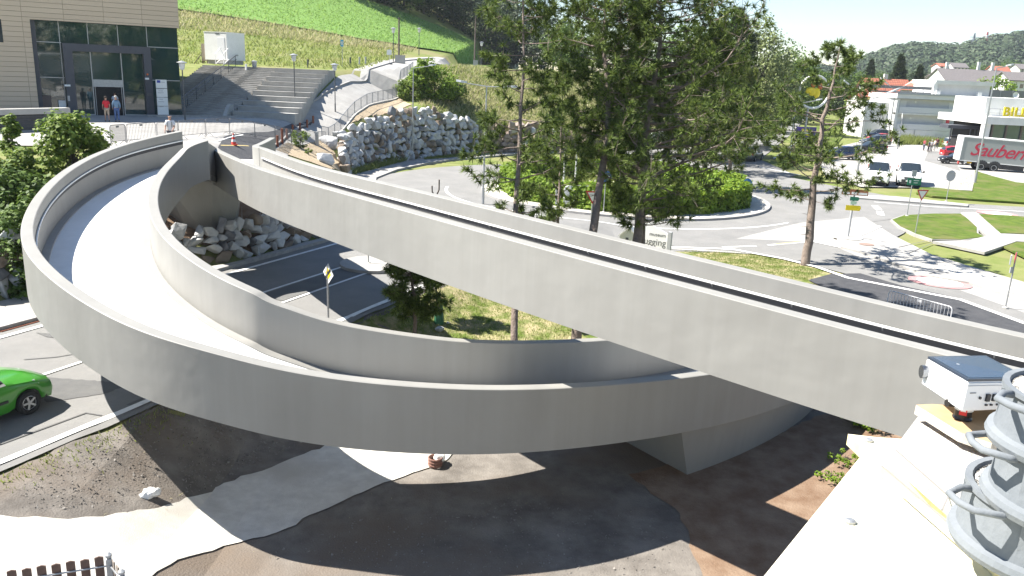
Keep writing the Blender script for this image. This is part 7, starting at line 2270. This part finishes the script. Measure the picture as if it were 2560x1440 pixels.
person('bald person in a white polo shirt with a backpack behind the barriers', on(b4.x, b4.y, .05), R_(8), cloth('white_polo', (.70, .70, .72)), cloth('grey_trousers', (.10, .10, .11)), gr_hair, bald=True, bag=True, arms=(.22, .1), bend=(.22, .12), stride=.12, H=1.85)
gpp = 'people standing in the car park'
for k, (px, py, sc, tc, hr_, lb, rz) in enumerate([
        (2308, 378, (.30, .06, .07), (.10, .11, .15), br_hair, 'person in a dark red top standing apart on the left of the car park group', 2.2),
        (2319, 382, (.07, .08, .10), (.03, .03, .04), dk_hair, 'person in a dark jacket at the left of the tight group by the red crossover', .8),
        (2326, 382, (.36, .36, .37), (.10, .10, .11), gr_hair, 'person in a grey top in the middle of the tight group', -.6),
        (2334, 378, (.50, .42, .38), (.20, .20, .22), br_hair, 'person in a pale pink top in the group by the red crossover', 1.7),
        (2341, 374, (.13, .04, .05), (.05, .05, .06), dk_hair, 'person in a dark maroon top at the right of the group', 3.0),
        (2222, 352, (.06, .06, .07), (.02, .02, .03), dk_hair, 'person in dark clothes with a companion at the back of the car park', .5),
        (2228, 353, (.55, .55, .55), (.30, .30, .32), gr_hair, 'person in light clothes beside the dark clothed one at the back', -.5),
        (2372, 370, (.60, .60, .58), (.1, .1, .1), br_hair, 'person in white by the silver car behind the red crossover', .2)]):
    p = GT(px, py)
    person(lb, p + Vector((0, 0, .13)), rz, cloth('shirt_tone_%d' % k, sc), cloth('trouser_tone_%d' % k, tc), hr_, stride=.1, group=gpp, H=1.72 + .03 * (k % 3))
# ================================================================ things on the timber platform next to the camera
M_ply = mat('pale_formwork_ply', (.66, .62, .46), .7, (.72, .69, .55), 3.0, .1, 40)
M_plye = mat('yellow_ply_edge', (.58, .50, .25), .75, (.62, .55, .33), 6)
M_conc2 = mat('pale_concrete_block', (.50, .49, .46), .95, (.62, .61, .58), 5, .6, 25, c3=(.38, .37, .35), scale3=6)
M_plank = mat('raw_timber_plank', (.30, .20, .105), .8, (.42, .30, .17), 3.0)
M_bucket = mat('grey_rubber_tub', (.15, .165, .18), .85, (.19, .205, .22), 5, .1, 40, spec=.2)
M_instr = mat('instrument_white', (.76, .76, .75), .4)
M_solar = mat('solar_blue', (.012, .035, .085), .25, (.018, .048, .11), 60)

def slab(name, pix, th, m, label=None, cat=None, parent=None, edge_m=None, edge=None):
    """a board whose top corners are measured as (px, py, depth)"""
    P = [D(*p) for p in pix]
    n = len(P)
    nn = (P[1] - P[0]).cross(P[2] - P[0]).normalized()
    if nn.z < 0: nn = -nn
    Q = [p - nn * th for p in P]
    mb = MB()
    mb.add(P, [tuple(range(n))], 0)
    mb.add(Q, [tuple(range(n - 1, -1, -1))], 0)
    for i in range(n):
        j = (i + 1) % n
        mb.add([P[i], P[j], Q[j], Q[i]], [(3, 2, 1, 0)], 1 if edge is None or i in edge else 0)
    o = mb.build(name, [m, edge_m or m], parent)
    bm = bmesh.new(); bm.from_mesh(o.data); bmesh.ops.remove_doubles(bm, verts=bm.verts[:], dist=1e-5); bmesh.ops.recalc_face_normals(bm, faces=bm.faces[:]); bm.to_mesh(o.data); bm.free()
    if label: tag(o, label, cat)
    return o
ZP = 7.95                                   # level of the platform top
pf_ = lambda px, py, z: G(px, py, z)
def flat(name, pix, z, th, m, parent=None, edge_m=None, label=None, cat=None):
    P = [G(px, py, z) for px, py in pix]
    mb = MB()
    n = len(P)
    mb.add(P, [tuple(range(n))], 0)
    Q = [p - Vector((0, 0, th)) for p in P]
    for i in range(n):
        j = (i + 1) % n
        mb.add([P[i], P[j], Q[j], Q[i]], [(0, 1, 2, 3)], 1)
    mb.add(Q, [tuple(range(n))], 0)
    o = mb.build(name, [m, edge_m or m], parent)
    bm = bmesh.new(); bm.from_mesh(o.data); bmesh.ops.remove_doubles(bm, verts=bm.verts[:], dist=1e-5); bmesh.ops.recalc_face_normals(bm, faces=bm.faces[:]); bm.to_mesh(o.data); bm.free()
    if label: tag(o, label, cat)
    return o
# supporting tower under the platform
tw_ = thing('timber_platform', 'pale formwork boards forming a high timber platform in the near right corner', 'platform', (0, 0, 0))
flat('top_board', [(2120, 1085), (2200, 1094), (2345, 1103), (2640, 1180), (2900, 1500), (2760, 1700), (2330, 1232), (2205, 1165)], ZP, .05, M_ply, tw_, M_plye)
flat('lower_board', [(2162, 1128), (2207, 1168), (2330, 1236), (2600, 1500), (2740, 1720), (1700, 1720), (1910, 1440)], ZP - .052, .05, M_ply, tw_, M_plye)
for (px, py) in ((2170, 1102), (2125, 1305)):
    q = MB()
    c = G(px, py, ZP + (.001 if py < 1200 else -.050)); q.lathe(c, [(.020, 0), (.020, .008), (.012, .012), (.004, .012)], 12)
    q.build('bolt', M_steel, tw_)
leg = MB()
for (px, py) in ((2290, 1290), (2560, 1380), (2300, 1600), (2640, 1640)):
    c = G(px, py, ZP - .2); z0 = float(T(c.x, c.y))
    leg = MB().box((c.x, c.y, (ZP - .11 + z0) / 2), (.10, .10, ZP - .11 - z0)); leg.build('leg', M_plye, tw_)
# concrete block and plank
cbk = flat('concrete_block', [(2235, 1122), (2300, 1035), (2420, 1070), (2600, 1120), (2700, 1300), (2640, 1420), (2480, 1335)], ZP + .07, .07, M_conc2, None, None, 'pale crumbling concrete slab lying on the platform under the grey tubs', 'concrete slab')
grv = MB()
for (pa, pb) in (((2240, 1125), (2440, 1300)), ((2355, 1275), (2372, 1238)), ((2205, 1165), (2478, 1400))):
    grv.bar(G(*pa, ZP + .0705), G(*pb, ZP + .0705), .006, .004)
grv.build('joint', mat('joint_grey', (.22, .21, .20), .9), cbk)
pk = flat('timber_plank', [(2290, 1012), (2330, 1010), (2560, 1024), (2680, 1110), (2480, 1108), (2400, 1080)], ZP + .145, .042, M_plank, None, mat('cut_timber_edge', (.40, .36, .30), .9, (.55, .50, .42), 30), 'raw timber plank under the ball head on the concrete slab', 'plank')
# instrument with solar panel on a ball head
d0 = 3.42
A, B, C_, E0 = D(2317, 896, d0 * 1.06), D(2464, 893, d0 * 1.16), D(2574, 952, d0 * .97), D(2419, 955, d0 * .92)
ins = thing('measuring_instrument', 'white instrument box with a blue solar panel top and steel lens on a ball head', 'instrument', (0, 0, 0))
top = [A, B, C_, E0]
up_ = (B - A).cross(E0 - A).normalized()
if up_.z < 0: up_ = -up_
hgt = .119
bot = [p - up_ * hgt for p in top]
mb = MB()
mb.add(top + bot, [(0, 1, 2, 3), (7, 6, 5, 4)] + [(i, 4 + i, 4 + (i + 1) % 4, (i + 1) % 4) for i in range(4)])
o = mb.build('housing', M_instr, ins)
bm = bmesh.new(); bm.from_mesh(o.data); bmesh.ops.recalc_face_normals(bm, faces=bm.faces[:]); bmesh.ops.bevel(bm, geom=bm.edges[:], offset=.006, segments=2, affect='EDGES'); bm.to_mesh(o.data); bm.free()
ctr_ = sum(top, Vector()) / 4
def inset(f, h): return [ctr_ + (p - ctr_) * f + up_ * h for p in top]
mb = MB(); a, b = inset(.985, .001), inset(.985, .010)
mb.add(b + a, [(0, 1, 2, 3)] + [(i, 4 + i, 4 + (i + 1) % 4, (i + 1) % 4) for i in range(4)]); mb.build('panel_frame', mat('panel_frame_dark', (.02, .03, .05), .4), ins)
mb = MB(); mb.add(inset(.90, .0115), [(0, 1, 2, 3)]); mb.build('solar_panel', M_solar, ins)
fx, fy = (B - A).normalized(), up_.cross((B - A).normalized())
for (px, py, r_) in ((2395, 910, .007), (2477, 921, .006)):
    r = ray(px, py); t_ = (ctr_ + up_ * .0125 - Vector((0, 0, CAMZ))).dot(up_) / r.dot(up_)
    c = r * t_ + Vector((0, 0, CAMZ))
    MB().add([c + (fx * math.cos(2 * PI * k / 14) + fy * math.sin(2 * PI * k / 14)) * r_ for k in range(14)], [tuple(range(14))]).build('white_dot', M_instr, ins)
# lens on the left face, pointing left
ld = Vector((-1, .12, 0)).normalized()
lc_ = A - up_ * hgt * .48 + (E0 - A).normalized() * .05 + Vector((.01, .012, 0))
MB().tube([lc_ - ld * .03, lc_ + ld * .032], .029, 20).build('lens', mat('lens_steel', (.25, .26, .28), .25, metal=.9), ins)
# sockets on the right front face
sf = (C_ - E0).normalized()
nf = up_.cross(sf).normalized()
if nf.y > 0: nf = -nf
def fpt(u, v): return E0 + sf * u - up_ * v + nf * .001
L3 = (C_ - E0).length
for (u, wdt, hh) in ((.36, .022, .030), (.50, .050, .028)):
    c = fpt(L3 * u, hgt * .55)
    mb = MB(); Mx = Matrix((sf, nf, up_)).transposed()
    mb.box(c, (wdt, .014, hh), M=Mx); mb.build('socket', M_trim, ins)
for u in (.36, .44, .54):
    c = fpt(L3 * u, hgt * .80); MB().box(c, (.010, .012, .007), M=Matrix((sf, nf, up_)).transposed()).build('socket_tab', M_trim, ins)
for u in (.24, .62):
    c = fpt(L3 * u, hgt * .55); MB().tube([c, c + nf * .005], .006, 12).build('screw', M_trim, ins)
MB().box(fpt(L3 * .12, hgt * .38), (.035, .002, .003), M=Matrix((sf, nf, up_)).transposed()).build('label_line', M_print, ins)
MB().box(fpt(L3 * .5, .016), (L3 * .97, .002, .0015), M=Matrix((sf, nf, up_)).transposed()).build('lid_joint', M_sback, ins)
# ball head
bh = G(2405, 1046, ZP + .146); bh = Vector((bh.x, bh.y, ZP + .235))
zb_ = ZP + .146
bx_, by_ = bh.x, bh.y
MB().tube([(bx_, by_, zb_), (bx_, by_, zb_ + .006), (bx_, by_, zb_ + .014), (bx_, by_, zb_ + .05), (bx_, by_, bh.z - .012)], [.036, .038, .033, .031, .030], 20).build('ball_head', mat('head_black', (.02, .018, .018), .35), ins)
MB().tube([(bx_, by_, bh.z), (bx_, by_, (bot[0] + bot[2]).z / 2 + .004)], [.026, .036], 16).build('neck', M_instr, ins)
kd = Vector((-1, -.15, .1)).normalized()
kc = Vector((bx_, by_, zb_ + .062))
MB().tube([kc + kd * .025, kc + kd * .05, kc + kd * .0505, kc + kd * .082], [.006, .006, .015, .016], 12).build('knob', MATS['head_black'], ins)
toC = Vector((-bx_, -by_, 0)).normalized()
sx = Vector((-toC.y, toC.x, 0))
MB().box(Vector((bx_, by_, zb_ + .038)) + toC * .0315, (.028, .004, .026), math.atan2(sx.y, sx.x)).build('red_badge', mat('badge_red', (.6, .02, .03), .4), ins)
# three grey rubber tubs used as weights
def tub(label, px, py, d, r0, h, aj):
    c = G(px, py, d)
    t = thing('weight_tub', label, 'tub', (c.x, c.y, c.z - h), aj, 'grey weight tubs on the platform')
    MB().lathe((0, 0, 0), [(r0 * 1.12, 0), (r0 * 1.16, .02), (r0 * 1.14, h * .2), (r0 * 1.06, h * .24), (r0 * 1.0, h * .9), (r0 * 1.05, h * .92), (r0 * 1.05, h), (r0 * .96, h), (r0 * .94, h - .012), (.001, h - .012)], 40).build('body', M_bucket, t, smooth=False)
    MB().lathe((0, 0, h - .0118), [(r0 * .935, 0), (r0 * .6, .012), (.001, .016)], 32).build('filling', M_conc2, t, smooth=True)
    for s in (0, 1):
        a = s * PI
        Mr = Matrix.Rotation(a, 3, 'Z')
        pts = [(-r0 * 1.0, -.075, h * .93), (-r0 * 1.12, -.085, h * .95), (-r0 * 1.42, -.05, h * .97), (-r0 * 1.46, 0, h * .97), (-r0 * 1.42, .05, h * .97), (-r0 * 1.12, .085, h * .95), (-r0 * 0.98, .075, h * .93)]
        MB().tube([Mr @ Vector(p) for p in pts], .011, 10).build('handle', M_bucket, t, smooth=True)
    for k in range(4):
        a = k * PI / 2 + 2.2
        x, y = math.cos(a) * r0 * 1.0, math.sin(a) * r0 * 1.0
        MB().box((x, y, h * .55), (.014, .075, h * .62), a).build('rib', M_bucket, t)
    return t
tub('large grey rubber tub with a loop handle, lowest and nearest of the weights', 2640, 1232, ZP + .07 + .20, .235, .20, R_(12))
tub('grey rubber tub with a pale top, second of the weights at the right edge', 2712, 1128, ZP + .26 + .19, .21, .19, R_(-8))
tub('upper grey tub beside the instrument at the right edge', 2722, 985, ZP + .44 + .18, .205, .18, R_(20))
# ================================================================ air: far things fade towards pale blue
hz = bpy.data.meshes.new('haze')
X0_, X1_, Y0_, Y1_, Z0_, Z1_ = -320, 760, -120, 1500, -4, 140
vv = [(x, y, z) for z in (Z0_, Z1_) for x, y in ((X0_, Y0_), (X1_, Y0_), (X1_, Y1_), (X0_, Y1_))]
hz.from_pydata(vv, [], [(3, 2, 1, 0), (4, 5, 6, 7), (0, 1, 5, 4), (1, 2, 6, 5), (2, 3, 7, 6), (3, 0, 4, 7)])
hm2 = bpy.data.materials.new('haze_air')
hm2.use_nodes = True
nt = hm2.node_tree
for n in list(nt.nodes):
    if n.type != 'OUTPUT_MATERIAL': nt.nodes.remove(n)
pv = nt.nodes.new('ShaderNodeVolumePrincipled')
pv.inputs['Color'].default_value = (0.82, 0.90, 1.0, 1)
pv.inputs['Density'].default_value = 0.00013
pv.inputs['Anisotropy'].default_value = 0.2
nt.links.new(pv.outputs[0], [n for n in nt.nodes if n.type == 'OUTPUT_MATERIAL'][0].inputs['Volume'])
hz.materials.append(hm2)
ho2 = bpy.data.objects.new('haze', hz)
COL.objects.link(ho2)
tag(ho2, kind='stuff')
